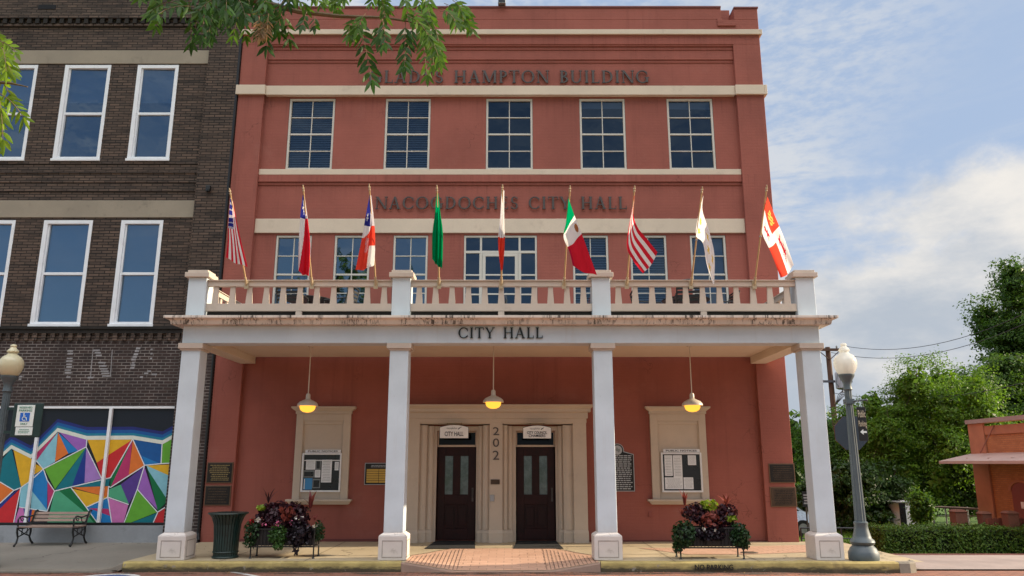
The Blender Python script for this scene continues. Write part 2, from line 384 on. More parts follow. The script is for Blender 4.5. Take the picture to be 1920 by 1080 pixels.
# ------------------------------------------------------------------ mesh helpers
def wloc(o):
    v = Vector((0, 0, 0))
    while o is not None: v += o.location; o = o.parent
    return v
def tag(o, label=None, cat=None, group=None, kind=None):
    if label: o['label'] = label
    if cat: o['category'] = cat
    if group: o['group'] = group
    if kind: o['kind'] = kind
    return o
def thing(name, label, cat, loc=(0, 0, 0), group=None, rz=0):
    o = bpy.data.objects.new(name, None); COL.objects.link(o); o.location = loc; o.rotation_euler = (0, 0, rz)
    o.empty_display_size = .2
    return tag(o, label, cat, group)
def copy_tree(o, parent=None):
    c = o.copy(); COL.objects.link(c)
    if parent is not None: c.parent = parent
    for ch in list(o.children): copy_tree(ch, c)
    return c

class MB:
    def __init__(s): s.v = []; s.f = []; s.mi = []; s.mats = []
    def _m(s, m):
        if m is None: return 0
        if m not in s.mats: s.mats.append(m)
        return s.mats.index(m)
    def add(s, vs, fs, m=None):
        b = len(s.v); s.v += [tuple(p) for p in vs]; k = s._m(m)
        for f in fs: s.f.append(tuple(b+i for i in f)); s.mi.append(k)
        return s
    def box(s, x0, x1, y0, y1, z0, z1, m=None):
        return s.add([(x0, y0, z0), (x1, y0, z0), (x1, y1, z0), (x0, y1, z0), (x0, y0, z1), (x1, y0, z1), (x1, y1, z1), (x0, y1, z1)],
                     [(0, 3, 2, 1), (4, 5, 6, 7), (0, 1, 5, 4), (1, 2, 6, 5), (2, 3, 7, 6), (3, 0, 4, 7)], m)
    def frus(s, a, z0, b, z1, m=None):     # a, b = (x0, x1, y0, y1)
        return s.add([(a[0], a[2], z0), (a[1], a[2], z0), (a[1], a[3], z0), (a[0], a[3], z0), (b[0], b[2], z1), (b[1], b[2], z1), (b[1], b[3], z1), (b[0], b[3], z1)],
                     [(0, 3, 2, 1), (4, 5, 6, 7), (0, 1, 5, 4), (1, 2, 6, 5), (2, 3, 7, 6), (3, 0, 4, 7)], m)
    def prism(s, pts, a0, a1, axis='y', m=None):
        n = len(pts)
        def P(p, a):
            if axis == 'y': return (p[0], a, p[1])
            if axis == 'x': return (a, p[0], p[1])
            return (p[0], p[1], a)
        vs = [P(p, a0) for p in pts]+[P(p, a1) for p in pts]
        return s.add(vs, [tuple(range(n))[::-1], tuple(range(n, 2*n))]+[(i, (i+1) % n, n+(i+1) % n, n+i) for i in range(n)], m)
    def lathe(s, prof, c=(0, 0, 0), n=20, m=None, flute=0, fl=0):
        vs = []; fs = []
        for r, z in prof:
            for i in range(n):
                a = 2*math.pi*i/n; rr = r*(1-(flute if (fl and i % 2) else 0))
                vs.append((c[0]+rr*math.cos(a), c[1]+rr*math.sin(a), c[2]+z))
        for j in range(len(prof)-1):
            for i in range(n): fs.append((j*n+i, j*n+(i+1) % n, (j+1)*n+(i+1) % n, (j+1)*n+i))
        fs.append(tuple(range(n))[::-1]); fs.append(tuple(range((len(prof)-1)*n, len(prof)*n)))
        return s.add(vs, fs, m)
    def tube(s, path, rad, n=8, m=None):
        path = [Vector(p) for p in path]; k = len(path)
        if not isinstance(rad, (list, tuple)): rad = [rad]*k
        vs = []; fs = []; up = None
        for j in range(k):
            d = (path[min(j+1, k-1)]-path[max(j-1, 0)]).normalized()
            if up is None: up = d.cross(Vector((0, 0, 1)) if abs(d.z) < .9 else Vector((1, 0, 0))).normalized()
            up = (up-d*up.dot(d)).normalized(); w = d.cross(up)
            for i in range(n):
                a = 2*math.pi*i/n; vs.append(path[j]+(up*math.cos(a)+w*math.sin(a))*rad[j])
        for j in range(k-1):
            for i in range(n): fs.append((j*n+i, j*n+(i+1) % n, (j+1)*n+(i+1) % n, (j+1)*n+i))
        fs.append(tuple(range(n))[::-1]); fs.append(tuple(range((k-1)*n, k*n)))
        return s.add(vs, fs, m)
    def bar(s, p0, p1, w, m=None): return s.tube([p0, p1], w, 4, m)
    def build(s, name, parent=None, mat=None, bevel=0, smooth=False, origin=None, recalc=True):
        off = wloc(parent) if parent is not None else (Vector(origin) if origin is not None else None)
        if off is None:
            a = np.array(s.v); off = Vector(((a[:, 0].min()+a[:, 0].max())/2, (a[:, 1].min()+a[:, 1].max())/2, a[:, 2].min()))
        me = bpy.data.meshes.new(name)
        me.from_pydata([(p[0]-off.x, p[1]-off.y, p[2]-off.z) for p in s.v], [], s.f)
        if mat is not None and not s.mats: s.mats = [mat]
        for m in s.mats: me.materials.append(m)
        if len(s.mats) > 1: me.polygons.foreach_set('material_index', s.mi)
        if recalc:
            bm = bmesh.new(); bm.from_mesh(me); bmesh.ops.recalc_face_normals(bm, faces=bm.faces); bm.to_mesh(me); bm.free()
        if smooth:
            me.polygons.foreach_set('use_smooth', [True]*len(me.polygons))
            try: me.set_sharp_from_angle(angle=R(40))
            except Exception: pass
        o = bpy.data.objects.new(name, me); COL.objects.link(o)
        if parent is not None: o.parent = parent
        else: o.location = off
        if bevel:
            b = o.modifiers.new('edge', 'BEVEL'); b.width = bevel; b.segments = 2; b.limit_method = 'ANGLE'; b.angle_limit = R(50)
        return o

def wall_holes(mb, y, x0, x1, z0, z1, holes, depth, m, mdark, back=True):
    xs = sorted({x0, x1, *[h[0] for h in holes], *[h[1] for h in holes]}); zs = sorted({z0, z1, *[h[2] for h in holes], *[h[3] for h in holes]})
    for i in range(len(xs)-1):
        for j in range(len(zs)-1):
            cx, cz = (xs[i]+xs[i+1])/2, (zs[j]+zs[j+1])/2
            if any(h[0] < cx < h[1] and h[2] < cz < h[3] for h in holes): continue
            mb.add([(xs[i], y, zs[j]), (xs[i+1], y, zs[j]), (xs[i+1], y, zs[j+1]), (xs[i], y, zs[j+1])], [(0, 1, 2, 3)], m)
    for (a, b, c, d) in holes:
        r = .14
        for (ya, yb, mm) in ((y, y+r, m), (y+r, y+depth, mdark)):
            mb.add([(a, ya, c), (b, ya, c), (b, ya, d), (a, ya, d), (a, yb, c), (b, yb, c), (b, yb, d), (a, yb, d)],
                   [(0, 4, 5, 1), (1, 5, 6, 2), (2, 6, 7, 3), (3, 7, 4, 0)], mm)
        if back: mb.add([(a, y+depth, c), (b, y+depth, c), (b, y+depth, d), (a, y+depth, d)], [(0, 1, 2, 3)], mdark)

# sans lettering from the built-in font, fitted to a box on a wall facing the street
def text_mesh(name, body, x0, x1, z0, z1, y, m, parent=None, ext=.004, keep=False, spacing=1.0, bold=0.):
    cu = bpy.data.curves.new(name, 'FONT'); cu.body = body; cu.extrude = .01; cu.align_x = 'LEFT'; cu.resolution_u = 3; cu.space_character = spacing
    cu.space_line = .82; cu.offset = bold
    to = bpy.data.objects.new(name+'_curve', cu); COL.objects.link(to)
    dg = bpy.context.evaluated_depsgraph_get(); dg.update()
    me = bpy.data.meshes.new_from_object(to.evaluated_get(dg))
    bpy.data.objects.remove(to); bpy.data.curves.remove(cu)
    n = len(me.vertices); a = np.empty(n*3); me.vertices.foreach_get('co', a); a = a.reshape(-1, 3)
    mn, mx = a.min(0), a.max(0)
    off = wloc(parent) if parent is not None else Vector((x0, y, z0))
    out = np.empty_like(a)
    out[:, 0] = x0+(a[:, 0]-mn[0])/(mx[0]-mn[0])*(x1-x0)
    out[:, 2] = z0+(a[:, 1]-mn[1])/(mx[1]-mn[1])*(z1-z0)
    out[:, 1] = y-ext+(.01-a[:, 2])/.02*ext
    out -= np.array(off)
    me.vertices.foreach_set('co', out.ravel()); me.update()
    me.materials.clear(); me.materials.append(m)
    o = bpy.data.objects.new(name, me); COL.objects.link(o)
    if parent is not None: o.parent = parent
    else: o.location = off
    return o

# roman capitals with thick and thin strokes and serifs
def glyph(ch):
    TK, TN, SH = .15, .065, .05
    e = []; V = lambda x, a, b, w=TK: e.append(('p', [(x-w/2, a), (x+w/2, a), (x+w/2, b), (x-w/2, b)]))
    H = lambda a, b, z, h=SH: e.append(('p', [(a, z), (b, z), (b, z+h), (a, z+h)]))
    Dg = lambda p, q, w: e.append(('p', [(p[0]-w/2, p[1]), (p[0]+w/2, p[1]), (q[0]+w/2, q[1]), (q[0]-w/2, q[1])]))
    def A(cx, cz, rx, rz, a0, a1, tk=TK, tn=TN):
        n = max(6, int(abs(a1-a0)/14))
        for i in range(n):
            q = []
            for a in (a0+(a1-a0)*i/n, a0+(a1-a0)*(i+1)/n):
                w = tn+(tk-tn)*abs(math.cos(R(a)))**1.3
                q.append(((cx+rx*math.cos(R(a)), cz+rz*math.sin(R(a))), (cx+(rx-w)*math.cos(R(a)), cz+(rz-min(w, tn*1.2))*math.sin(R(a)))))
            e.append(('p', [q[0][0], q[1][0], q[1][1], q[0][1]]))
    S2 = lambda x, z, w=.26: H(x-w/2, x+w/2, z)
    T = 1-SH
    if ch == 'A': Dg((.12, 0), (.41, 1), TN); Dg((.72, 0), (.43, 1), TK); H(.24, .60, .32); S2(.12, 0, .24); S2(.72, 0, .28); w = .88
    elif ch == 'B': V(.18, 0, 1); A(.24, .745, .33, .255, -90, 90); A(.24, .26, .38, .26, -90, 90); H(.04, .26, 0); H(.04, .26, T); w = .66
    elif ch in 'CG':
        A(.48, .5, .45, .51, 42, 318); V(.80, .66, .90, .05); w = .88
        if ch == 'C': V(.80, .12, .30, .05)
        else: V(.80, .06, .42); H(.64, .96, .40); w = .98
    elif ch == 'D': V(.18, 0, 1); A(.30, .5, .50, .5, -90, 90); H(.04, .34, 0); H(.04, .34, T); w = .86
    elif ch == 'E': V(.18, 0, 1); H(.04, .60, 0); H(.04, .56, T); H(.2, .48, .49); V(.60, 0, .2, .05); V(.56, .82, 1, .05); V(.48, .42, .6, .045); w = .68
    elif ch == 'H': V(.18, 0, 1); V(.74, 0, 1); H(.2, .72, .48); [S2(x, z) for x in (.18, .74) for z in (0, T)]; w = .92
    elif ch == 'I': V(.18, 0, 1); S2(.18, 0); S2(.18, T); w = .36
    elif ch == 'L': V(.18, 0, 1); S2(.18, T); H(.05, .60, 0); V(.60, 0, .24, .05); w = .66
    elif ch == 'M': V(.14, 0, 1, TN); V(.92, 0, 1); Dg((.52, .04), (.17, 1), TK); Dg((.52, .04), (.88, 1), TN); S2(.14, 0, .24); S2(.92, 0); H(0, .2, T); H(.9, 1.05, T); w = 1.08
    elif ch == 'N': V(.14, 0, 1, TN); V(.80, 0, 1, TN); Dg((.78, 0), (.16, 1), TK); S2(.14, 0, .24); S2(.80, T, .24); H(0, .2, T); w = .92
    elif ch == 'O': A(.49, .5, .46, .51, 0, 360); w = .98
    elif ch == 'P': V(.18, 0, 1); A(.24, .72, .36, .28, -90, 90); S2(.18, 0); H(.04, .26, T); w = .62
    elif ch == 'S': A(.31, .735, .24, .275, 35, 270, .13); A(.31, .25, .26, .26, 90, -150, .14); V(.52, .78, .96, .045); V(.08, .06, .24, .045); w = .62
    elif ch == 'T': V(.39, 0, 1); S2(.39, 0); H(.02, .76, T); V(.04, .78, 1, .05); V(.74, .78, 1, .05); w = .78
    elif ch == 'U': V(.18, .3, 1); V(.74, .3, 1, TN); A(.445, .33, .34, .34, 180, 360); S2(.18, T); S2(.74, T, .24); w = .90
    elif ch == 'Y': Dg((.40, .42), (.10, 1), TK); Dg((.40, .42), (.72, 1), TN); V(.40, 0, .46); S2(.40, 0); S2(.11, T); S2(.72, T, .24); w = .82
    else: w = .5
    return e, w
def roman(name, body, x0, x1, z0, z1, yfront, depth, m, parent):
    tot = 0; lay = []
    for ch in body:
        if ch == ' ': tot += .62; continue
        e, w = glyph(ch); lay.append((tot, e)); tot += w+.10
    tot -= .10; k = (x1-x0)/tot; h = z1-z0; mb = MB()
    for (o, e) in lay:
        for i, (_, pts) in enumerate(e):
            d = .0006*(i % 9)
            mb.prism([(x0+(o+p[0])*k, z0+p[1]*h) for p in pts], yfront+d, yfront+depth, 'y')
    return mb.build(name, parent, m)
def bars(mb, x0, x1, z0, z1, y, n, m, r=rng, fill=.55, ragged=.3, d=.003):   # lines of writing too small to read
    hgt = (z1-z0)/n
    for i in range(n):
        a = x0+(x1-x0)*ragged*.5*r.random(); b = x1-(x1-x0)*ragged*.5*r.random(); zc = z1-(i+.5)*hgt
        x = a
        while x < b-.005:
            w = (x1-x0)*(.05+.11*r.random()); xe = min(b, x+w)
            mb.box(x, xe, y-d, y+.002, zc-hgt*fill/2, zc+hgt*fill/2, m); x = xe+(x1-x0)*.022

# ------------------------------------------------------------------ the setting: ground, road, pavements
PIL, WALL = 17.88, 18.0
def gz(x, y):                       # lie of the land: flat street, falling away beside and behind the hall
    t = min(1, max(0, (y-15.2)/11.5)); t = t*t*(3-2*t)
    return -.16-1.0*t
def ground_sheet():
    xs = [-600, -200, -80, -40, -20, -12, -7, 0, 5, 6.2, 7, 7.6, 8.5, 10, 12, 14, 17, 20, 25, 30, 40, 60, 100, 250, 600]
    ys = [-300, -60, -20, 0, 8, 12, 13.5, 14.2, 15.2, 16, 17, 18, 19, 20, 21, 22, 23, 24, 25, 26, 27, 28, 30, 35, 40, 50, 70, 120, 300, 900]
    mb = MB(); vs = [(x, y, gz(x, y)-.03) for y in ys for x in xs]; n = len(xs)
    mb.add(vs, [(j*n+i, j*n+i+1, (j+1)*n+i+1, (j+1)*n+i) for j in range(len(ys)-1) for i in range(n-1)])
    return tag(mb.build('ground', None, M['lawn'], smooth=True, recalc=False, origin=(0, 0, 0)), kind='structure')
ground_sheet()
def sheet(name, mat, xs, ys, zf, kind='structure'):
    mb = MB(); n = len(xs)
    mb.add([(x, y, zf(x, y)) for y in ys for x in xs], [(j*n+i, j*n+i+1, (j+1)*n+i+1, (j+1)*n+i) for j in range(len(ys)-1) for i in range(n-1)])
    return tag(mb.build(name, None, mat, recalc=False, origin=(0, 0, 0)), kind=kind)
lin = lambda a, b, n: [a+(b-a)*i/(n-1) for i in range(n)]
KF = 14.34                           # front of the kerb
sheet('road', M['road'], lin(-60, 60, 30), lin(-2, KF+.4, 8), lambda x, y: -.155-.012*max(0, min(1, (y-10)/4.3)))
sheet('far_pavement', M['concrete'], lin(-60, 60, 10), lin(-9, -2.05, 3), lambda x, y: -.03)
# side street running away on the right, with a brick edged verge
sheet('side_street', surf('pale_worn_brick_paving', (.31, .25, .225), .85, .14, 1.5, 14, .3, .006, dirt=(.24, .15, .12), dirt_amt=.6, dscale=3), lin(7.05, 13.6, 10), lin(14.5, 23.8, 20), lambda x, y: gz(x, y)+.02)
sheet('side_pavement', surf('pale_side_concrete', (.36, .27, .22), .85, .1, 1.2, 25, .2, .004, dirt=(.25, .17, .13), dirt_amt=.5),
      lin(13.6, 34, 12), lin(14.8, 24.2, 16), lambda x, y: gz(x, y)+.055)

def ramp_k(x, y):                    # dropped kerb in front of the doors
    a = abs(x+.18)
    m = 1 if a < .85 else max(0, 1-(a-.85)/.95)
    t = min(1, max(0, (16.1-y)/1.75))
    return m*t
def pz(x, y): return -.150*ramp_k(x, y)
xsf = sorted(set(lin(-6.9, 7.3, 90)))
sheet('porch_floor', M['porch'], xsf, lin(KF+.02, 17.99, 40), pz)
def strip(name, mat, x0, x1, y0, y1, dz, nx=30, ny=14): return sheet(name, mat, lin(x0, x1, nx), lin(y0, y1, ny), lambda x, y: pz(x, y)+dz)
def ramp_sheet():
    mb = MB(); nx = 40; ny = 24; vs = []
    for j in range(ny+1):
        y = KF+.03+(16.55-KF-.03)*j/ny; t = (16.55-y)/(16.55-KF)
        hw = 1.02+.98*min(1, max(0, (16.55-y)/1.5))**1.1
        hw = min(hw, 1.72)
        for i in range(nx+1):
            x = -.18+hw*(2*i/nx-1); vs.append((x, y, pz(x, y)+.006))
    mb.add(vs, [(j*(nx+1)+i, j*(nx+1)+i+1, (j+1)*(nx+1)+i+1, (j+1)*(nx+1)+i) for j in range(ny) for i in range(nx)])
    tag(mb.build('entrance_ramp', None, M['paver'], recalc=False, origin=(0, 0, 0)), kind='structure')
    g = MB()                         # scored grooves in the flared sides
    for s in (-1, 1):
        for k in range(13):
            x = -.18+s*(.80+.072*k); y0, y1 = KF+.06, 16.4-.10*k
            pts = lin(y0, y1, 10); w = .0045
            g.add([(x-w, y, pz(x-w, y)+.011) for y in pts]+[(x+w, y, pz(x+w, y)+.011) for y in pts], [(i, i+1, 10+i+1, 10+i) for i in range(9)])
    for (a, b) in (((-.18-1.0, 16.55), (-.18-1.72, 15.35)), ((-.18+1.0, 16.55), (-.18+1.72, 15.35)), ((-1.18, 16.56), (.82, 16.56)), ((-1.9, 15.33), (-3.6, 15.25)), ((1.55, 15.33), (3.0, 15.55))):
        n = 10; d = Vector((b[0]-a[0], b[1]-a[1])).normalized(); q = Vector((-d.y, d.x))*.013
        P = [(a[0]+(b[0]-a[0])*i/n, a[1]+(b[1]-a[1])*i/n) for i in range(n+1)]
        g.add([(p[0]+q.x, p[1]+q.y, pz(*p)+.011) for p in P]+[(p[0]-q.x, p[1]-q.y, pz(*p)+.011) for p in P], [(i, i+1, n+1+i+1, n+1+i) for i in range(n)])
    for x in (-5.2, -3.7, 2.9, 4.4):
        g.add([(x-.006, KF+.05, .006), (x+.006, KF+.05, .006), (x+.006, 17.9, .006), (x-.006, 17.9, .006)], [(0, 1, 2, 3)])
    tag(g.build('floor_joints', None, surf('dark_joint', (.09, .065, .05), .9, .2), recalc=False, origin=(0, 0, 0)), kind='structure')
ramp_sheet()
def tri_paver():
    mb = MB(); y0, y1 = yground(1044, 0), yground(1024, 0)
    p = [at(1197, 1028, yground(1028, 0)), at(1330, 1027, yground(1027, 0)), at(1512, 1022, yground(1022, 0)), at(1512, 1036, yground(1036, 0)), at(1400, 1040, yground(1040, 0)), at(1290, 1040, yground(1040, 0))]
    mb.add([(q.x, q.y, .006) for q in p], [tuple(range(len(p)))])
    tag(mb.build('brick_path', None, M['paver'], recalc=False, origin=(0, 0, 0)), kind='structure')
tri_paver()
# pavement in front of the brick shop, falling gently to the road
sheet('sidewalk', M['concrete'], lin(-40, -6.93, 40), lin(KF-.1, 18.2, 20), lambda x, y: -.015-.105*min(1, max(0, (17.6-y)/3.2)))
# kerbs
def kerb(name, pts, mat, h=.158, w=.17):
    mb = MB(); n = len(pts); vs = []
    for i, (x, y, zt) in enumerate(pts):
        vs += [(x, y-.015, zt-h-.05), (x, y, zt-.02), (x, y+.02, zt+.004), (x, y+w, zt+.004), (x, y+w, zt-h-.05)]
    fs = [(i*5+j, (i+1)*5+j, (i+1)*5+(j+1) % 5, i*5+(j+1) % 5) for i in range(n-1) for j in range(5)]+[(0, 1, 2, 3, 4), tuple((n-1)*5+k for k in (4, 3, 2, 1, 0))]
    mb.add(vs, fs)
    return tag(mb.build(name, None, mat, origin=(0, 0, 0)), kind='structure')
kerb('kerb_left', [(x, KF-.02+.012*math.sin(x*3), 0) for x in lin(-6.86, -1.96, 16)], M['kerb'])
kerb('kerb_ramp', [(x, KF-.015, pz(x, KF+.02)-.004) for x in lin(-1.955, 1.56, 30)], surf('pinkish_ramp_edge', (.30, .20, .15), .85, .15, 2, 22, .3, .006, dirt=(.08, .06, .05), dirt_amt=.7, dscale=4), .16, .05)
kerb('kerb_right', [(x, KF-.02+.01*math.sin(x*2), 0) for x in lin(1.57, 5.0, 12)]+[(x, KF-.02-.16*min(1, (x-5.0)/.6), .012) for x in lin(5.1, 6.75, 8)], M['kerb'])
kerb('kerb_corner', [(6.755, KF-.18, .012), (6.95, KF-.16, .01), (7.1, KF-.06, .008), (7.16, KF+.12, .006)], M['kerb_plain'])
kerb('kerb_sidewalk', [(x, KF-.1-.02, -.118) for x in lin(-40, -7.3, 20)]+[(-7.05, KF-.1, -.08), (-6.87, KF-.02, -.01)], M['kerb_plain'], .06, .15)
t_ = text_mesh('kerb_lettering', 'NO PARKING', xat(1303, 1066, KF-.04), xat(1375, 1066, KF-.04), -.128, -.036, KF-.036, M['black'], None, .006, bold=.02)
t_.name = 'no_parking_lettering'; tag(t_, 'black NO PARKING lettering painted on the yellow kerb face', 'painted lettering')
def road_lines():
    mb = MB(); z = -.155
    def ln(p, q, w):
        P, Q = [at(*a, yground(a[1], z+.0)) for a in (p, q)]
        d = (Q-P); d.z = 0; d.normalize(); n = Vector((-d.y, d.x, 0))*w
        mb.add([P+n, P-n, Q-n, Q+n], [(0, 1, 2, 3)])
    ln((405, 1066), (500, 1083), .045); ln((-220, 1066), (-330, 1083), .045)
    for v in mb.v: pass
    mb.v = [(a, b, -.155-.012*max(0, min(1, (b-10)/4.3))+.005) for a, b, c in mb.v]
    c = at(215, 1078, yground(1078, z))
    k = 24
    for r0, r1 in ((.42, .55),):
        vs = [(c.x+r*math.cos(2*math.pi*i/k), c.y-.35+r*math.sin(2*math.pi*i/k), -.1655+.005) for i in range(k) for r in (r0, r1)]
        mb.add(vs, [(2*i, 2*i+1, (2*i+3) % (2*k), (2*i+2) % (2*k)) for i in range(k)])
    tag(mb.build('road_markings', None, M['lines'], recalc=False, origin=(0, 0, 0)), kind='structure')
    b = MB(); b.add([(c.x+.41*math.cos(2*math.pi*i/k), c.y-.35+.41*math.sin(2*math.pi*i/k), -.1615) for i in range(k)], [tuple(range(k))])
    tag(b.build('road_symbol_ground', None, surf('worn_blue_road_paint', (.06, .11, .28), .7, .15, dirt=(.25, .13, .1), dirt_amt=.6, dscale=6), recalc=False, origin=(0, 0, 0)), kind='structure')
road_lines()
# drain cover in the porch floor
dc_ = at(1405, 1037, yground(1037, 0)); mb = MB(); mb.lathe([(.17, .0), (.17, .012), (.15, .016)], (dc_.x, dc_.y, 0), 24)
for k in range(5): mb.box(dc_.x-.11, dc_.x+.11, dc_.y-.1+.045*k, dc_.y-.08+.045*k, .014, .02)
tag(mb.build('drain_cover', None, surf('rusty_iron_cover', (.13, .10, .07), .7, .2)), 'round rusty cover set in the porch floor near the right planter', 'drain cover')

# ------------------------------------------------------------------ the city hall
XL, XR, XIL, XIR = -6.92, 6.37, -6.27, 5.68
hall = thing('city_hall', 'three storey red stucco city hall with cream bands and a white columned balcony porch', 'building', (-.2, 18, 0))
ZT = zat(15, PIL); ZA = zat(83, PIL)
up = []
for (a, b, c, d) in ((543, 629, 535, 622), (721.7, 807, 720, 806), (911, 998, 911, 1000), (1085.5, 1172, 1089, 1175), (1249, 1335, 1256, 1344)):
    x0 = (xat(a, 184, WALL)+xat(c, 317, WALL))/2; x1 = (xat(b, 184, WALL)+xat(d, 317, WALL))/2
    up.append((x0, x1, zat(318, WALL), zat(184.5, WALL)))
mid = [(-5.744, -4.874), (-4.315, -3.444), (-2.885, -2.04), (1.471, 2.34), (2.866, 3.756), (4.328, 5.199)]
ZM0, ZM1 = 5.17, zat(441, WALL)
midr = [(a, b, ZM0, ZM1) for a, b in mid]
bdoor = (-1.17, .61, 4.47, ZM1)
DZT = zat(808, 18.05)
d1 = (xat(818, 925, 18.05), xat(893, 925, 18.05), .02, DZT); d2 = (xat(967, 925, 18.05), xat(1042, 925, 18.05), .02, DZT)
mb = MB()
ms, md = M['stucco'], M['dark']
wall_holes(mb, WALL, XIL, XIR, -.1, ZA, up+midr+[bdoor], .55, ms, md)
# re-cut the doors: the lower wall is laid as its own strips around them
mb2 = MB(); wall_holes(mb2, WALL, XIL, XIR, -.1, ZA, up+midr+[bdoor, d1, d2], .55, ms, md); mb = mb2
for (a, b) in ((XL, XIL), (XIR, XR)): mb.box(a, b, PIL, 18.35, -1.6, ZA, ms)
# attic with the scupper notch
nx0, nx1, nz = xat(1352, 25, PIL), xat(1376, 25, PIL), zat(37, PIL)
mb.box(XL, XR, PIL, 18.3, ZA+.0, nz, ms); mb.box(XL, nx0, PIL, 18.3, nz, ZT, ms); mb.box(nx1, XR, PIL, 18.3, nz, ZT-.02, ms)
mb.box(nx0-.12, nx0, PIL-.03, PIL-.001, nz-.10, nz+.02, ms); mb.box(nx0-.12, nx1+.02, PIL-.035, PIL-.001, nz-.19, nz-.10, ms)
# stepped corbels over the lettering
for (va, vb, y) in ((83, 90.5, 17.90), (90.5, 96, 17.935), (96, 113.5, 17.955), (113.5, 118.5, 17.98)):
    mb.box(XIL, XIR, y, 18.0-.0005, zat(vb, WALL), zat(va, WALL), ms)
for (va, vb, y) in ((329, 342.5, 17.935), (342.5, 347.5, 17.97)):
    mb.box(XIL, XIR, y, 18.0-.0005, zat(vb, WALL), zat(va, WALL)-.002, ms)
# sides, back and roof
mb.box(XR-.3, XR, 18.35, 38, -2.5, ZT-.4, ms); mb.box(XL, XL+.3, 18.35, 38, -2.5, ZT-.4, ms); mb.box(XL+.3, XR-.3, 37.7, 38, -2.5, ZT-.4, ms)
mb.box(nx0-.02, nx1+.02, 18.301, 18.5, nz-.3, zat(19, 18.3), ms)
mb.build('wall', hall, None, bevel=.012)
mb = MB(); mb.box(XL+.3, XR-.3, 18.3, 37.7, ZT-1.0, ZT-.8); mb.build('roof', hall, surf('grey_roof_felt', (.12, .12, .12), .9))
mb = MB()
mb.box(XL-.02, nx0, PIL-.025, 18.33, ZT+.001, ZT+.05); mb.box(nx1, XR+.02, PIL-.025, 18.33, ZT-.018, ZT+.03); mb.build('coping', hall, surf('dull_red_coping', (.20, .07, .065), .6, .1), bevel=.008)
# cream bands
def band(v0, v1, y, x0=XL, x1=XR, proud=.05, name='cream_band', wrap=False):
    b = MB(); b.box(x0, x1, y-proud, y-.001, zat(v1, y), zat(v0, y)); 
    if wrap: b.box(XR+.001, XR+proud, y-proud, 38, zat(v1, y), zat(v0, y))
    return b.build(name, hall, M['band'], bevel=.008)
band(57, 66, PIL, XL-.04, XR, .06, wrap=True)
b = MB(); z0, z1 = zat(178.5, PIL), zat(161, PIL)
b.box(XL-.05, XIL+.04, PIL-.07, PIL-.001, z0, z1); b.box(XIR-.04, XR, PIL-.07, PIL-.001, z0, z1); b.box(XR+.001, XR+.07, PIL-.07, 38, z0, z1)
b.box(XIL+.041, XIR-.041, PIL-.01, 17.999, zat(182, WALL), zat(165, WALL)); b.build('cream_band', hall, M['band'], bevel=.008)
band(318.5, 329, WALL, XIL, XIR, .06); band(411, 437.5, WALL, XIL, XIR, .045)
roman('building_name_lettering', 'GLADYS HAMPTON BUILDING', xat(692, 146, WALL), xat(1217, 146, WALL), zat(157, WALL), zat(134, WALL), WALL-.06, .035, M['bronze'], hall)
roman('city_name_lettering', 'NACOGDOCHES CITY HALL', xat(704, 381, WALL), xat(1175, 381, WALL), zat(393, WALL), zat(370, WALL), WALL-.06, .035, M['bronze'], hall)

def window(parent, r, y, cols, rows, fw, mw, mframe, mglass, name='window', blind=None, thickrow=None, sill=False, cut=None):
    x0, x1, z0, z1 = r; e = .004
    f = MB(); ya, yb = y+.015, y+.10
    f.box(x0+e, x0+fw, ya, yb, z0+e, z1-e); f.box(x1-fw, x1-e, ya, yb, z0+e, z1-e)
    f.box(x0+fw, x1-fw, ya+.002, yb, z1-fw, z1-e); f.box(x0+fw, x1-fw, ya+.002, yb, z0+e, z0+fw)
    ix0, ix1, iz0, iz1 = x0+fw, x1-fw, z0+fw, z1-fw
    for i in range(1, cols): xm = ix0+(ix1-ix0)*i/cols; f.box(xm-mw/2, xm+mw/2, ya+.03, yb-.012, iz0, iz1)
    for j in range(1, rows):
        zm = iz0+(iz1-iz0)*j/rows; w = mw*(2.0 if thickrow == j else 1); f.box(ix0, ix1, ya+.027, yb-.015, zm-w/2, zm+w/2)
    if sill: f.box(x0-.03, x1+.03, y-.05, y+.012, z0-.05, z0+.002)
    fo = f.build(name, parent, mframe, bevel=.004)
    p = MB(); yy = ya+.055; wx, wz = (ix1-ix0)/cols, (iz1-iz0)/rows
    for i in range(cols):
        for j in range(rows):
            tx, tz = rng.uniform(-.006, .006), rng.uniform(-.006, .006)
            p.add([(ix0+wx*i, yy-tx-tz, iz0+wz*j), (ix0+wx*(i+1), yy+tx-tz, iz0+wz*j), (ix0+wx*(i+1), yy+tx+tz, iz0+wz*(j+1)), (ix0+wx*i, yy-tx+tz, iz0+wz*(j+1))], [(0, 1, 2, 3)])
    p.build('pane', fo, mglass, recalc=False)
    if blind:
        s = MB(); frac = blind[1]
        if blind[0] == 'slats':
            n = int((iz1-iz0)*frac/.062)
            for k in range(n):
                zc = iz1-.035-k*.062; s.add([(ix0, yb+.03, zc-.021), (ix1, yb+.03, zc-.021), (ix1, yb+.055, zc+.021), (ix0, yb+.055, zc+.021)], [(0, 1, 2, 3)])
            s.build('blind', fo, M['blind'], recalc=False)
        else:
            s.box(ix0, ix1, yb+.04, yb+.045, iz1-(iz1-iz0)*frac, iz1); s.build('blind', fo, M['shade'])
    return fo
for i, r in enumerate(up):
    window(hall, r, WALL, 2, 4, .055, .022, M['frame'], M['glass'], thickrow=2, blind=(('slats', 1.), ('slats', 1.), None, ('shade', .09), ('shade', .10))[i])
for i, r in enumerate(midr):
    window(hall, r, WALL, 2, 4, .052, .022, M['frame'], M['glass2' if i < 3 else 'glass'], thickrow=2, blind=(None, None, None, ('slats', 1.), ('slats', 1.), ('shade', 1.))[i])
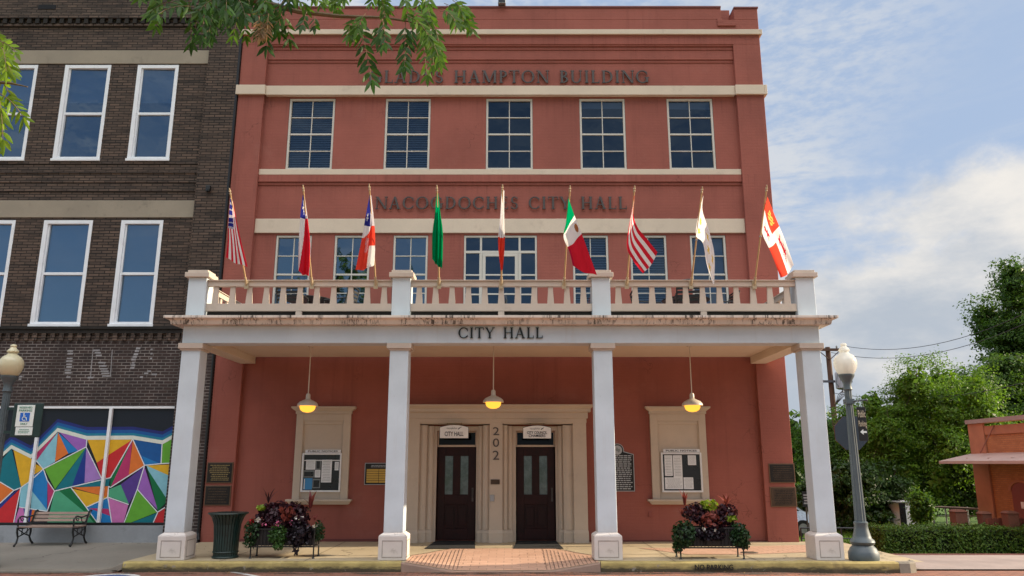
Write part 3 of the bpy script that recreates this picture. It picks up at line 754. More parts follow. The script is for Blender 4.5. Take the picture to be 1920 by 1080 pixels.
# balcony door with side lights
f = MB(); x0, x1, z0, z1 = bdoor; ya, yb = WALL+.015, WALL+.10; e = .004
zt = zat(472, WALL)
xa, xb = -.755, .185
f.box(x0+e, x0+.05, ya, yb, z0+e, z1-e); f.box(x1-.05, x1-e, ya, yb, z0+e, z1-e); f.box(x0+.05, x1-.05, ya+.002, yb, z1-.05, z1-e)
f.box(x0+.05, x1-.05, ya+.003, yb, zt-.03, zt+.03); f.box(x0+.05, x1-.05, ya+.002, yb, z0+e, z0+.12)
for x in (xa, xb): f.box(x-.035, x+.035, ya+.005, yb-.003, z0+.12, zt-.03); f.box(x-.025, x+.025, ya+.007, yb-.004, zt+.03, z1-.05)
f.box(-.30, -.265, ya+.007, yb-.005, zt+.03, z1-.05)
for z in (zat(515, WALL), zat(550, WALL)-.02, 4.95):
    f.box(x0+.05, xa-.035, ya+.01, yb-.006, z-.018, z+.018); f.box(xb+.035, x1-.05, ya+.01, yb-.006, z-.018, z+.018)
fo = f.build('balcony_door', hall, M['frame'], bevel=.004)
g = MB(); g.box(x0+.04, xa, ya+.05, ya+.056, z0+.1, z1-.04); g.box(xb, x1-.04, ya+.05, ya+.056, z0+.1, z1-.04); g.box(xa+.001, xb-.001, ya+.05, ya+.056, zt+.02, z1-.04); g.build('pane', fo, M['glass'])
l = MB(); a, b = xa+.04, xb-.04; t = zt-.035
l.box(a, a+.075, ya-.005, yb-.02, z0+.13, t); l.box(b-.075, b, ya-.005, yb-.02, z0+.13, t); l.box(a+.075, b-.075, ya-.003, yb-.02, t-.075, t); l.box(a+.075, b-.075, ya-.003, yb-.02, z0+.13, z0+.35)
l.box(a+.075, b-.075, ya, yb-.03, zat(515, WALL)-.018, zat(515, WALL)+.018); l.box(a+.075, b-.075, ya, yb-.03, zat(551, WALL)-.018, zat(551, WALL)+.018); l.box(-.30, -.27, ya+.004, yb-.032, z0+.35, zat(551, WALL)-.018)
l.build('door_leaf', fo, M['frame'], bevel=.003)
g = MB(); g.box(a+.07, b-.07, ya+.03, ya+.036, z0+.3, t-.07); g.build('pane', fo, M['glass'])
g = MB(); g.box(a+.02, a+.06, ya-.04, ya-.008, zat(566, WALL), zat(548, WALL)); g.build('lock_plate', fo, M['steel'], bevel=.004)

# ------------------------------------------------------------------ entrance surround and doors
PL, PR = xat(757, 900, 17.7), xat(1101, 900, 17.7)
sur = MB(); zs0 = zat(793, 17.75)
EC = (d1[0]+d2[1])/2
stepsL = [(PL, xat(785, 900, 17.72), 17.70), (xat(785, 900, 17.8), xat(799, 900, 17.8), 17.78), (xat(799, 900, 17.88), xat(811, 900, 17.88), 17.86), (xat(811, 900, 17.96), d1[0]+.004, 17.94)]
stepsM = [(d1[1]-.004, xat(897, 900, 17.95), 17.94), (xat(897, 900, 17.9), xat(906, 900, 17.9), 17.86), (xat(906, 900, 17.82), xat(918, 900, 17.8), 17.78), (xat(918, 900, 17.72), xat(942, 900, 17.72), 17.70),
          (xat(942, 900, 17.8), xat(951, 900, 17.8), 17.78), (xat(951, 900, 17.88), xat(960, 900, 17.88), 17.86), (xat(960, 900, 17.95), d2[0]+.004, 17.94)]
stepsR = [(d2[1]-.004, xat(1047, 900, 17.95), 17.94), (xat(1047, 900, 17.9), xat(1056, 900, 17.9), 17.86), (xat(1056, 900, 17.82), xat(1075, 900, 17.8), 17.78), (xat(1075, 900, 17.72), PR, 17.70)]
for st in (stepsL, stepsM, stepsR):
    for i, (a, b, y) in enumerate(st):
        if i > 0: a = st[i-1][1]
        zz = zs0 if y < 17.72 else zs0-.03-(y-17.7)*.2
        if y > 17.92: zz = DZT+.10
        sur.box(a, b, y, 17.999, 0, zz)
        if y < 17.9:    # plinths, each a little prouder than its moulding
            sur.box(a-.012, b+.012, y-.022, y-.001, 0, .20); sur.frus((a-.012, b+.012, y-.022, y-.001), .2005, (a, b, y-.004, y-.001), .27)
        if .06 < b-a < .30 and y < 17.92 and y > 17.72:   # round front on the inner mouldings
            k = 8; pts = [(a+.01+(b-a-.02)*i/k, y-.03*math.sin(math.pi*i/k)) for i in range(k+1)]+[(b-.01, y+.002), (a+.01, y+.002)]
            sur.prism(pts, .271, zz-.01, 'z')
for d in (d1, d2): sur.box(d[0]+.004, d[1]-.004, 17.945, 17.999, DZT, DZT+.1)
# deep architrave over each pair of mouldings, and the cornice
for (a, b) in ((stepsL[0][1], stepsM[3][0]), (stepsM[3][1], stepsR[3][0])): sur.box(a+.001, b-.001, 17.72, 17.999, zs0-.025, zs0)
e0, e1 = PL, PR
for (dz0, dz1, y, ov) in ((0, .10, 17.69, .01), (.1005, .24, 17.66, .04), (.2405, .31, 17.58, .10)):
    sur.box(e0-ov, e1+ov, y, 17.999, zs0+dz0, zs0+dz1)
sur.frus((e0-.10, e1+.10, 17.58, 17.999), zs0+.3105, (e0-.17, e1+.17, 17.50, 17.999), zs0+.37); sur.box(e0-.17, e1+.17, 17.50, 17.999, zs0+.3705, zs0+.40)
ent = sur.build('entrance_surround', hall, M['cream'], bevel=.006)
nm = MB()
num = None
for ch, (va, vb) in zip('202', ((801, 816), (822, 838), (845, 862))):
    text_mesh('street_number', ch, xat(924, 830, 17.69), xat(936, 830, 17.69), zat(vb, 17.69), zat(va, 17.69), 17.695, M['bronze'], ent, .012)
a = rect(920, 937, 899, 908, 17.69); g = MB(); g.box(a[0], a[1], 17.68, 17.699, a[2], a[3]); g.build('name_plate', ent, M['brownplate'])
a = rect(919, 927, 928, 940, 17.69); g = MB(); g.box(a[0], a[1], 17.675, 17.699, a[2], a[3]); g.build('keypad', ent, M['steel'], bevel=.004)
for di, d in enumerate((d1, d2)):
    x0, x1, z0, z1 = d; zt = zat(838, 18.1); y = 18.06
    x0 += .004; x1 -= .004
    f = MB(); f.box(x0, x1, y, y+.08, zt, zt+.045); f.box(x0, x0+.03, y+.002, y+.08, zt+.045, z1-.003); f.box(x1-.03, x1, y+.002, y+.08, zt+.045, z1-.003); f.box(x0+.03, x1-.03, y+.003, y+.08, z1-.035, z1-.003)
    tr = f.build('transom', hall, M['cream'], bevel=.004)
    g = MB(); g.box(x0+.03, x1-.03, y+.04, y+.046, zt+.045, z1-.03); g.build('pane', tr, M['glass3'])
    xs0, xs1 = x0+.02, x1-.02; h0, h1 = .03, zt-.004
    W_ = xs1-xs0; st = .155*W_*1.3
    zl0, zl1 = zat(927, 18.1), zat(855, 18.1)
    g1 = (xs0+.19*W_, xs0+.40*W_); g2 = (xs0+.60*W_, xs0+.81*W_)
    f = MB(); y0, y1 = y+.0, y+.05
    f.box(xs0, g1[0], y0, y1, h0, h1); f.box(g2[1], xs1, y0, y1, h0, h1); f.box(g1[1], g2[0], y0+.001, y1, zl0, zl1)
    f.box(g1[0], g2[1], y0+.002, y1, zl1, h1); f.box(g1[0], g2[1], y0+.002, y1, zl0-.22, zl0); f.box(g1[0], g2[1], y0+.002, y1, h0, h0+.24)
    f.box(g1[0], g2[1], y0+.028, y1, h0+.24, zl0-.22); f.box(xs0+W_*.47, xs0+W_*.53, y0+.003, y0+.027, h0+.24, zl0-.22)
    for (a, b) in ((xs0+.24*W_, xs0+.44*W_), (xs0+.56*W_, xs0+.76*W_)): f.box(a, b, y0+.012, y0+.0275, h0+.31, zl0-.29)
    dr = f.build('door', hall, M['door'], bevel=.005)
    for gg in (g1, g2):
        q = MB(); q.box(gg[0], gg[1], y0+.022, y0+.03, zl0, zl1); q.build('glass_strip', dr, M['frosted'])
    q = MB(); hx = xs1-.06; q.tube([(hx, y0-.002, .95), (hx, y0-.05, .97), (hx, y0-.05, 1.10), (hx, y0-.002, 1.12)], .009); q.box(hx-.02, hx+.02, y0-.008, y0-.001, .86, 1.16); q.build('handle', dr, M['bronze'])
# blank window niches for the notice boards
for (cu0, cu1, ju0, ju1, iu0, iu1, su0, su1) in ((543, 670, 552, 655, 566, 649, 540, 662), (1211, 1335, 1221, 1326, 1231, 1318, 1219, 1343)):
    yj = 17.92
    q = MB(); vt = 777
    j0, j1 = xat(ju0, 850, yj), xat(ju1, 850, yj)
    i0, i1 = j0+.165, j1-.165
    zt, zb = zat(776, yj), zat(936, yj)
    q.box(j0, i0, yj, 17.999, zb, zt); q.box(i1, j1, yj, 17.999, zb, zt); q.box(i0, i1, yj+.002, 17.999, zt-.16, zt)
    q.box(i0, i1, 17.972, 17.999, zb, zt-.16)
    q.box(i0, i0+.02, 17.945, 17.9715, zb, zt-.16); q.box(i1-.02, i1, 17.945, 17.9715, zb, zt-.16)
    q.box(i0+.02, i1-.02, 17.945, 17.9715, zt-.235, zt-.16)
    c0, c1 = j0-.11, j1+.11
    q.box(j0-.02, j1+.02, yj-.03, 17.999, zt+.0005, zt+.06); q.frus((j0-.02, j1+.02, yj-.03, 17.999), zt+.0605, (c0, c1, yj-.10, 17.999), zt+.13); q.box(c0, c1, yj-.10, 17.999, zt+.1305, zt+.165)
    q.box(j0-.12, j1+.10, yj-.10, 17.999, zb-.045, zb-.0005); q.frus((j0-.03, j1+.03, yj-.03, 17.999), zb-.115, (j0-.09, j1+.08, yj-.08, 17.999), zb-.0455)
    q.build('niche_surround', hall, M['cream'], bevel=.006)
# plinth line along the wall
q = MB(); q.box(XIL, PL-.03, 17.975, 17.999, 0, .055); q.box(PR+.03, XIR, 17.975, 17.999, 0, .03); q.build('plinth', hall, surf('dark_red_plinth', (.16, .045, .04), .8, .15))

# ------------------------------------------------------------------ the porch: columns, beam, cornice, balcony
CX0 = -.21; YF = 14.64; CW = .36
cols = [CX0-5.94, CX0-1.95, CX0+1.95, CX0+5.94]
zcap, zbase = zat(654, YF), zat(999, YF-.06)
ZB0, ZB1 = zat(643.5, YF), zat(611, YF)          # frieze
def column():
    a, b = cols[0]-CW/2, cols[0]+CW/2
    q = MB(); q.box(a, b, YF, YF+CW, zbase, zcap); co = q.build('column', hall, M['white'], bevel=.012)
    q = MB(); e = .075; A = (a-e, b+e, YF-e, YF+CW+e); zt = zbase-.055
    q.box(*A, .0, zt); q.frus(A, zt+.0005, (a, b, YF, YF+CW), zbase-.0005)
    bs = q.build('base', co, M['base'], bevel=.012)
    q = MB()
    for (x0, x1, z0, z1) in ((a-e+.07, b+e-.07, .045, .062), (a-e+.07, b+e-.07, zt-.09, zt-.076), (a-e+.07, a-e+.082, .062, zt-.09), (b+e-.082, b+e-.07, .062, zt-.09)):
        q.box(x0, x1, YF-e-.004, YF-e+.001, z0, z1)
        q.box(b+e-.001, b+e+.004, YF-e+(x0-a+e), YF-e+(x1-a+e), z0, z1)
    q.build('panel_moulding', co, surf('dirty_moulding', (.36, .31, .27), .7, .2, 6))
    q = MB(); e = .055; q.box(a-e, b+e, YF-e, YF+CW+e, zcap+.0005, ZB0-.001); q.box(a-e*.5, b+e*.5, YF-e*.5, YF+CW+e*.5, zcap-.03, zcap)
    q.build('capital', co, M['rail'], bevel=.008)
    return co
c0 = column(); kids = [c0]
for x in cols[1:]:
    c = copy_tree(c0, hall); c.location.x += x-cols[0]; kids.append(c)
q = MB(); fx0, fx1 = cols[0]-CW/2-.005, cols[3]+CW/2+.005
q.box(fx0, fx1, YF-.006, YF+CW, ZB0, ZB1)
q.build('porch_beam', hall, M['white'], bevel=.01)
q = MB(); zc = zat(671, WALL)
for (a, b) in ((fx0+.01, fx0+.36), (fx1-.36, fx1-.01)): q.box(a, b, YF+CW+.001, 17.86, ZB0+.012, ZB1)
q.box(fx0+.361, fx1-.361, YF+CW+.001, 17.86, zc, zc+.08)
q.build('porch_ceiling', hall, M['ceil'], bevel=.006)
q = MB(); yc = 14.36; d_ = YF-yc
zc1 = zat(591, yc); zc0 = ZB1
HC = zc1-zc0
prof = [(0, 0), (.185, 0), (.19, .012), (.205, .075), (.225, .092), (.265, .102), (.295, .106), (.30, .112), (.30, HC), (0, HC)]
pr = [(a/.30*d_, b) for a, b in prof]
n = len(pr)
# swept round three sides with mitred corners
st = [(fx0, 17.85, -1, 0), (fx0, YF-.006, -1, -1), (fx1, YF-.006, 1, -1), (fx1, 17.85, 1, 0)]
vs = []
for (x, y, dx, dy) in st: vs += [(x+dx*a, y+dy*a, zc0+b) for a, b in pr]
fs = [(i*n+j, i*n+(j+1) % n, (i+1)*n+(j+1) % n, (i+1)*n+j) for i in range(3) for j in range(n)]
q.add(vs, fs); q.build('porch_cornice', hall, M['cornice'], bevel=.004)
FLZ = zc1-.01
q = MB(); q.box(fx0+.002, fx1-.002, YF, 17.86, FLZ-.12, FLZ); q.build('balcony_floor', hall, M['concrete_grey'])
q = MB(); q.box(fx0+.3, fx1-.3, 14.80, 14.88, FLZ+.0005, zat(585, 14.8)+.02); q.build('gap_backing', hall, surf('dark_gap_backing', (.03, .028, .026), .8, .2))  # strip added and coloured dark so the gap under the rail reads dark
roman('porch_lettering', 'CITY HALL', xat(859, 624, YF), xat(1018, 624, YF), zat(634.5, YF), zat(614.5, YF), YF-.04, .03, M['black'], hall)
# balcony posts and balustrades
zp = zat(520, YF); zcapt = zat(505.5, YF-.03)
def post():
    a, b = cols[0]-CW/2, cols[0]+CW/2
    q = MB(); q.box(a, b, YF+.01, YF+CW, FLZ, zp); po = q.build('balcony_post', hall, M['white'], bevel=.012)
    q = MB(); e = .06; q.box(a-e, b+e, YF+.01-e, YF+CW+e, zp+.0005, zp+.095); q.box(a-.02, b+.02, YF-.01, YF+CW+.02, zp+.0955, zcapt); q.build('post_cap', po, M['rail'], bevel=.008)
    return po
p0 = post()
for x in cols[1:]:
    c = copy_tree(p0, hall); c.location.x += x-cols[0]
zr1, zr0, zl1, zl0 = zat(527, 14.7), zat(537, 14.7), zat(569.5, 14.72), zat(583.5, 14.72)
def baluster(ba, x, y, along='x', mk=False):
    q = MB(); z0, z1 = zl1, zr0; h = z1-z0
    prof = [(.066, z0), (.064, z0+.05), (.050, z1-.10), (.048, z1)]
    pts = [(-w, z) for w, z in prof]+[(w, z) for w, z in prof[::-1]]
    q.prism([(x+p[0], p[1]) for p in pts] if along == 'x' else [(y+p[0], p[1]) for p in pts], (y-.02 if along == 'x' else x-.02), (y+.02 if along == 'x' else x+.02), 'y' if along == 'x' else 'x')
    return q.build('baluster', ba, M['rail'], bevel=.004)
for i in range(3):
    a, b = cols[i]+CW/2, cols[i+1]-CW/2; yy = 14.74
    q = MB(); q.box(a, b, yy-.045, yy+.045, zr0, zr1); q.box(a, b, yy-.075, yy+.075, zr1+.0005, zr1+.018); q.box(a, b, yy-.035, yy+.035, zl0, zl1)
    m = (a+b)/2; q.box(m-.06, m+.06, yy-.03, yy+.03, FLZ, zl0-.0005)
    ba = q.build('balustrade', hall, M['rail'], bevel=.006)
    n = 11
    for k in range(n): baluster(ba, a+(b-a)*(k+.5)/n, yy)
for x in (cols[0], cols[3]):
    a, b = YF+CW, 17.86
    q = MB(); q.box(x-.045, x+.045, a, b, zr0, zr1); q.box(x-.075, x+.075, a, b, zr1+.0005, zr1+.018); q.box(x-.035, x+.035, a, b, zl0, zl1)
    q.box(x-.16, x+.16, 17.5, 17.859, FLZ, zr1-.14)
    ba = q.build('side_balustrade', hall, M['rail'], bevel=.006)
    for k in range(7): baluster(ba, x, a+(2.5)*(k+.5)/7, 'y')

# ------------------------------------------------------------------ the brown brick shop on the left
shop = thing('brick_shop', 'old dark brown brick commercial building with white sash windows and a painted mural storefront', 'building', (-12, 18, 0))
YB = 17.95
SX1 = xat(393, 120, YB)                # inner edge of the end pier
def wrow(vs0, vs1, edges):
    out = []
    for (a, b, c, d) in edges:
        x0 = (xat(a, vs0, YB)+xat(c, vs1, YB))/2; x1 = (xat(b, vs0, YB)+xat(d, vs1, YB))/2
        out.append((x0, x1, zat(vs1, YB), zat(vs0, YB)))
    return out
wu = wrow(122, 299, ((122, 208, 99, 188), (257, 334, 240, 319)))
wl = wrow(413, 609, ((82, 174, 57, 151), (228, 305, 205, 288)))
for w in (wu, wl):
    x1 = xat(72 if w is wu else 30, 122 if w is wu else 413, YB); r = w[0]
    w.insert(0, (x1-(r[1]-r[0]), x1, r[2], r[3])); w.insert(0, (x1-2*(r[1]-r[0])-.75, x1-(r[1]-r[0])-.75, r[2], r[3]))
ZM = zat(640, YB); ZS1 = zat(762, YB); ZS0 = zat(985, YB)
mb = MB()
wall_holes(mb, YB, -18, SX1, ZM, 15.5, wu+wl, .5, M['brick'], M['dark'])
wall_holes(mb, YB, -18, SX1, ZS1, ZM, [], .5, M['brick_low'], M['dark'])
PY = 17.84
mb.box(SX1, XL-.025, PY, 18.3, ZM, 15.5, M['brick']); mb.box(SX1+.0, XL-.025, PY, 18.3, -.1, ZM, M['brick_low'])
mb.box(-18, -17.7, YB+.01, 36, -1, 15.3, M['brick'])
so = mb.build('wall', shop, None, recalc=False)
q = MB()   # stone bands
q.box(-18, xat(392, 108, YB), YB-.02, YB+.01, zat(120, YB), zat(95, YB)); q.build('stone_band', shop, M['stone'], bevel=.006)
q = MB(); q.box(-18, xat(371, 392, YB), YB-.02, YB+.01, zat(408, YB), zat(376, YB)); q.build('stone_band', shop, M['stone'], bevel=.006)
q = MB(); z0, z1 = zat(50, YB), zat(34, YB); xe = xat(370, 42, YB)
q.box(-18, xe, YB-.05, YB+.01, z0, z0+.055, M['brick']); q.box(-18, xe, YB-.09, YB+.01, z1-.05, z1+.05, M['brick'])
x = -18
while x < xe-.1: q.box(x, x+.1, YB-.08, YB+.0, z0+.056, z1-.051, M['soot']); x += .21
q.box(-18, xe, YB-.02, YB+.01, z0-.03, z0-.001, M['soot']); q.build('dentil_course', shop)
q = MB(); z0, z1 = zat(637, YB), zat(613, YB); xe = SX1
q.box(-18, xe, YB-.085, YB+.01, z1-.06, z1, M['soot']); q.box(-18, xe, YB-.055, YB+.01, z1-.16, z1-.0605, M['soot'])
x = -18
while x < xe-.1: q.box(x, x+.1, YB-.05, YB+.0, z0-.02, z1-.1605, M['brick']); x += .21
q.build('corbel_course', shop)
q = MB(); z0, z1 = zat(372, YB), zat(303, YB)
for k in range(4): q.box(-18, xat(380, 330, YB), YB-.018-.006*(k % 2), YB+.01, z1-.07-.24*k, z1-.0-.24*k)
q.build('projecting_course', shop, M['brick'])
q = MB(); a = rect(72, 105, 9, 17, YB); q.box(a[0], a[1], YB-.01, YB+.02, a[2], a[3]); q.build('vent_slot', shop, M['dark'])
def sash(r, shade):
    x0, x1, z0, z1 = r; y = YB; fw = .10
    f = MB(); ya, yb = y-.01, y+.13
    f.box(x0, x0+fw, ya, yb, z0, z1); f.box(x1-fw*.8, x1, ya, yb, z0, z1); f.box(x0+fw, x1-fw*.8, ya+.003, yb, z1-.09, z1); f.box(x0+fw, x1-fw*.8, ya+.003, yb, z0, z0+.07)
    f.box(x0-.02, x1+.02, y-.05, y-.0105, z0-.05, z0+.015)
    zm = z0+(z1-z0)*.485; f.box(x0+fw, x1-fw*.8, ya+.05, yb-.02, zm-.03, zm+.035)
    f.box(x0+fw, x0+fw+.035, ya+.04, yb-.01, z0+.07, z1-.09); f.box(x1-fw*.8-.03, x1-fw*.8, ya+.04, yb-.01, z0+.07, z1-.09)
    fo = f.build('window', shop, M['wframe'], bevel=.005)
    p = MB()
    for (yy, za, zb) in ((ya+.078, zm, z1-.08), (ya+.104, z0+.06, zm+.02)):
        tx, tz = rng.uniform(-.012, .012), rng.uniform(-.012, .012)
        p.add([(x0+fw, yy-tx-tz, za), (x1-fw*.8, yy+tx-tz, za), (x1-fw*.8, yy+tx+tz, zb), (x0+fw, yy-tx+tz, zb)], [(0, 1, 2, 3)])
    p.build('pane', fo, M['glass2'], recalc=False)
    p = MB(); p.box(x0+fw, x1-fw*.8, yb+.03, yb+.035, z0+(z1-z0)*shade, z1-.05); p.build('blind', fo, M['shade'])
for i, r in enumerate(wu): sash(r, .62)
for i, r in enumerate(wl): sash(r, .02)
# ghost lettering left on the brick: worn courses of white paint
q = MB(); y = YB-.003
def ghost(u0, u1, v, hgt=3.4):
    a = rect(u0, u1, v-hgt/2, v+hgt/2, YB); d = .002+.0007*rng.random(); q.add([(a[0], YB-d, a[2]), (a[1], YB-d, a[2]), (a[1]+.005, YB-d, a[3]), (a[0]+.008, YB-d, a[3])], [(0, 1, 2, 3)])
for (u0, u1, v) in ((126, 137, 658), (126, 137, 663), (125, 136, 672), (124, 136, 677), (124, 135, 683), (124, 135, 688), (121, 133, 694), (121, 134, 699), (124, 132, 707)): ghost(u0, u1, v, 2.2+rng.random())
for v in range(657, 706, 3): ghost(173.5-(v-657)*.095, 175-(v-657)*.095, v, 3.1); ghost(209.5-(v-657)*.07, 211-(v-657)*.07, v, 3.1)
ghost(164, 175, 708, 3)
for k, v in enumerate((657, 661.5, 666.5)): ghost(175+k*2.2, 187+k*1.8, v, 3)
for k, v in enumerate((680, 686, 691.5, 696, 700, 705)): ghost(184+k*1.5, 198+k*1.8, v, 2.6)
for k, v in enumerate((653, 658, 664, 669, 674, 680, 685, 690)): ghost(255-k*2.2+(k > 4)*k*.6, 263-k*2.1+(k > 5)*3, v, 3+rng.random())
for (u0, u1, v) in ((282, 286, 655), (282, 286, 663), (281, 285, 672), (276, 283, 696), (270, 278, 700), (284, 294, 702), (36, 42, 706), (35, 40, 711), (262, 268, 707)): ghost(u0, u1, v, 3)
q.build('faded_lettering', shop, surf('flaking_white_paint', (.32, .31, .31), .85, .2, 12, 60, .2, .003, dirt=(.07, .055, .05), dirt_amt=.9, dscale=22), recalc=False)
# ------------------------------------------------------------------ the mural: painted panels in the storefront
PAL = {'te': (.0, .16, .20), 'ye': (.72, .40, .015), 'or': (.72, .17, .025), 're': (.58, .02, .025), 'bl': (.01, .19, .48), 'lb': (.24, .52, .60), 'pi': (.56, .16, .40), 'na': (.008, .035, .24),
       'cr': (.46, .03, .13), 'pu': (.32, .12, .46), 'la': (.36, .19, .50), 'gr': (.12, .38, .03), 'sf': (.07, .36, .19), 'dg': (.0, .15, .045), 'vi': (.09, .04, .25), 'wh': (.74, .75, .76),
       'ink': (.006, .010, .018), 'd1': (.012, .02, .15), 'd2': (.005, .09, .30), 'd3': (.01, .20, .30), 'cream': (.70, .72, .62)}
PM = {k: flat('mural_paint_'+n, PAL[k], .45, 0, .4, .08) for k, n in zip(PAL, ('teal', 'yellow', 'orange', 'red', 'blue', 'light_blue', 'pink', 'navy', 'crimson', 'purple', 'lavender', 'green', 'seafoam', 'dark_green', 'violet', 'white', 'ink', 'dark_blue', 'mid_blue', 'blue_green', 'cream'))}
POLY = [('te', (-80, 470), (0, 440), (65, 362), (120, 582), (80, 598), (0, 550), (-80, 540)), ('ye', (75, 362), (185, 425), (170, 545), (120, 582)), ('or', (-80, 520), (0, 550), (80, 598), (0, 672), (-80, 720)),
 ('re', (-80, 760), (0, 700), (118, 585), (75, 797), (-80, 797)), ('na', (-80, 730), (0, 672), (118, 578), (0, 702), (-80, 765)), ('lb', (118, 585), (172, 545), (160, 700), (108, 692)), ('pi', (108, 697), (132, 697), (148, 797), (75, 797)),
 ('na', (132, 697), (182, 705), (165, 797), (148, 797)), ('or', (180, 705), (200, 712), (180, 770), (165, 797)), ('ye', (185, 440), (245, 475), (195, 510)), ('cr', (175, 412), (325, 268), (205, 432)), ('lb', (326, 270), (310, 437), (245, 477), (205, 432)),
 ('or', (328, 272), (385, 390), (310, 437)), ('bl', (328, 272), (440, 375), (385, 392)), ('pu', (329, 266), (490, 310), (488, 352), (440, 376)),
 ('bl', (190, 515), (245, 480), (268, 545), (265, 708), (180, 600)), ('lb', (182, 598), (265, 705), (266, 716), (172, 706)), ('cr', (268, 545), (306, 605), (268, 702)), ('gr', (250, 475), (486, 355), (310, 592)),
 ('te', (486, 355), (405, 575), (310, 598)), ('na', (486, 355), (476, 557), (405, 575)), ('la', (486, 355), (573, 532), (476, 557)), ('ye', (492, 312), (746, 312), (545, 442)), ('re', (746, 312), (622, 527), (573, 532), (545, 442)),
 ('sf', (308, 605), (330, 598), (470, 714), (545, 797), (262, 797)), ('dg', (330, 598), (400, 582), (485, 692), (560, 797), (545, 797), (470, 714)), ('ye', (405, 588), (606, 637), (485, 692)), ('or', (405, 582), (612, 575), (606, 637)), ('te', (405, 580), (620, 530), (612, 575)),
 ('dg', (746, 313), (622, 582), (622, 527)), ('cr', (746, 313), (725, 512), (622, 582)), ('or', (748, 313), (814, 457), (725, 512)), ('d2', (752, 311), (913, 334), (907, 450), (815, 457)), ('bl', (800, 405), (907, 450), (815, 457)),
 ('gr', (914, 334), (1060, 262), (1060, 445), (907, 448)), ('ye', (822, 459), (1060, 447), (1060, 540), (950, 515)), ('lb', (825, 459), (952, 515), (1060, 545), (1060, 640), (945, 656), (840, 500)), ('vi', (812, 464), (775, 592), (725, 674), (680, 565)),
 ('pu', (813, 464), (888, 708), (773, 592)), ('dg', (832, 482), (945, 656), (888, 715)), ('sf', (680, 566), (725, 674), (610, 632), (615, 592)), ('pi', (608, 640), (722, 682), (690, 797), (630, 797)),
 ('gr', (772, 597), (887, 720), (692, 797)), ('te', (887, 724), (855, 797), (694, 797)), ('re', (940, 688), (1060, 640), (1060, 797), (858, 797), (887, 724)), ('bl', (485, 698), (606, 642), (630, 797), (560, 797)), ('cr', (498, 698), (612, 702), (620, 742))]
LINES = [((0, 550), (80, 598), (120, 582), (172, 545)), ((0, 672), (80, 598)), ((118, 585), (75, 797)), ((108, 692), (266, 716)), ((172, 545), (245, 478), (488, 353)), ((205, 432), (245, 478), (268, 543), (308, 602), (266, 716)),
 ((308, 602), (405, 578), (622, 527), (746, 312)), ((490, 310), (486, 355), (573, 532)), ((400, 582), (485, 692), (560, 797)), ((485, 694), (606, 638), (612, 575), (622, 582), (814, 459)), ((749, 312), (814, 457), (773, 592), (692, 797)),
 ((815, 457), (907, 448), (1060, 440)), ((913, 334), (907, 448)), ((612, 590), (608, 640), (632, 797)), ((608, 636), (725, 678)), ((773, 592), (888, 722), (855, 797)), ((888, 720), (942, 686), (1060, 630))]
RIDGE = [(-80, 440), (0, 408), (65, 350), (175, 405), (325, 255), (490, 300), (750, 298), (915, 325), (1060, 245)]
YM = YB+.03
def mp(p, d): w = at(p[0]/3, 720+p[1]/3, YM); return (w.x, YM-d, w.z)
q = MB()
q.add([mp((-700, 118), 0), mp((1140, 118), 0), mp((1140, 797), 0), mp((-700, 797), 0)], [(0, 1, 2, 3)], PM['ink'])
def ridge_band(lo, hi, m, d):
    for (a, b) in zip(RIDGE[:-1], RIDGE[1:]):
        k = 1.0
        q.add([mp((a[0], a[1]-lo*k), d), mp((b[0], b[1]-lo*k), d), mp((b[0], b[1]-hi*k), d), mp((a[0], a[1]-hi*k), d)], [(0, 1, 2, 3)], PM[m])
ridge_band(-14, 8, 'cream', .008); ridge_band(8, 22, 'd3', .004); ridge_band(22, 40, 'd2', .004); ridge_band(40, 58, 'd1', .004)
for i, p in enumerate(POLY): q.add([mp(c, .004+.0003*(i % 8)) for c in p[1:]], [tuple(range(len(p)-1))], PM[p[0]])
# further panels beyond the left edge of the view, in the same hand
for k in range(7):
    x0 = -80-88*(k+1); h = 420+40*math.sin(k*2.1); h2 = 420+40*math.sin((k+1)*2.1)
    cs = list(PAL)[:15]
    q.add([mp((x0+88, h), .005), mp((x0, h2), .005), (mp((x0+40, 600), .005))], [(0, 1, 2)], PM[cs[(k*5) % 15]]); q.add([mp((x0+88, h), .006), mp((x0+88, 797), .006), mp((x0+40, 600), .006)], [(0, 1, 2)], PM[cs[(k*5+2) % 15]])
    q.add([mp((x0, h2), .0055), mp((x0+40, 600), .0055), mp((x0, 797), .0055)], [(0, 1, 2)], PM[cs[(k*5+7) % 15]]); q.add([mp((x0+40, 600), .007), mp((x0+88, 797), .007), mp((x0, 797), .007)], [(0, 1, 2)], PM[cs[(k*5+11) % 15]])
li = 0
for ln in LINES:
    for a, b in zip(ln[:-1], ln[1:]):
        L_ = math.hypot(b[0]-a[0], b[1]-a[1]); nx, ny = -(b[1]-a[1])/L_*2.7, (b[0]-a[0])/L_*2.7; d = .008+.0004*(li % 6); li += 1
        q.add([mp((a[0]+nx, a[1]+ny), d), mp((a[0]-nx, a[1]-ny), d), mp((b[0]-nx, b[1]-ny), d), mp((b[0]+nx, b[1]+ny), d)], [(0, 1, 2, 3)], PM['wh'])
mu = q.build('mural', shop, None, recalc=False)
q = MB(); sx0 = -18
q.box(sx0, SX1, YM-.05, YM+.05, ZS1-.05, ZS1-.001, M['alum']); q.box(sx0, SX1, YM-.045, YM+.05, ZS0+.0, ZS0+.06, M['black'])
for u0, u1 in (((235, 148), None), ((633, 556), None), ((-160, -250), None), ((-560, -660), None)):
    x = (xat(u0[0]/3, 762, YM)+xat(u0[1]/3+.5, 985, YM))/2; q.box(x-.034, x+.034, YM-.07, YM+.05, ZS0+.061, ZS1-.051, M['alum'])

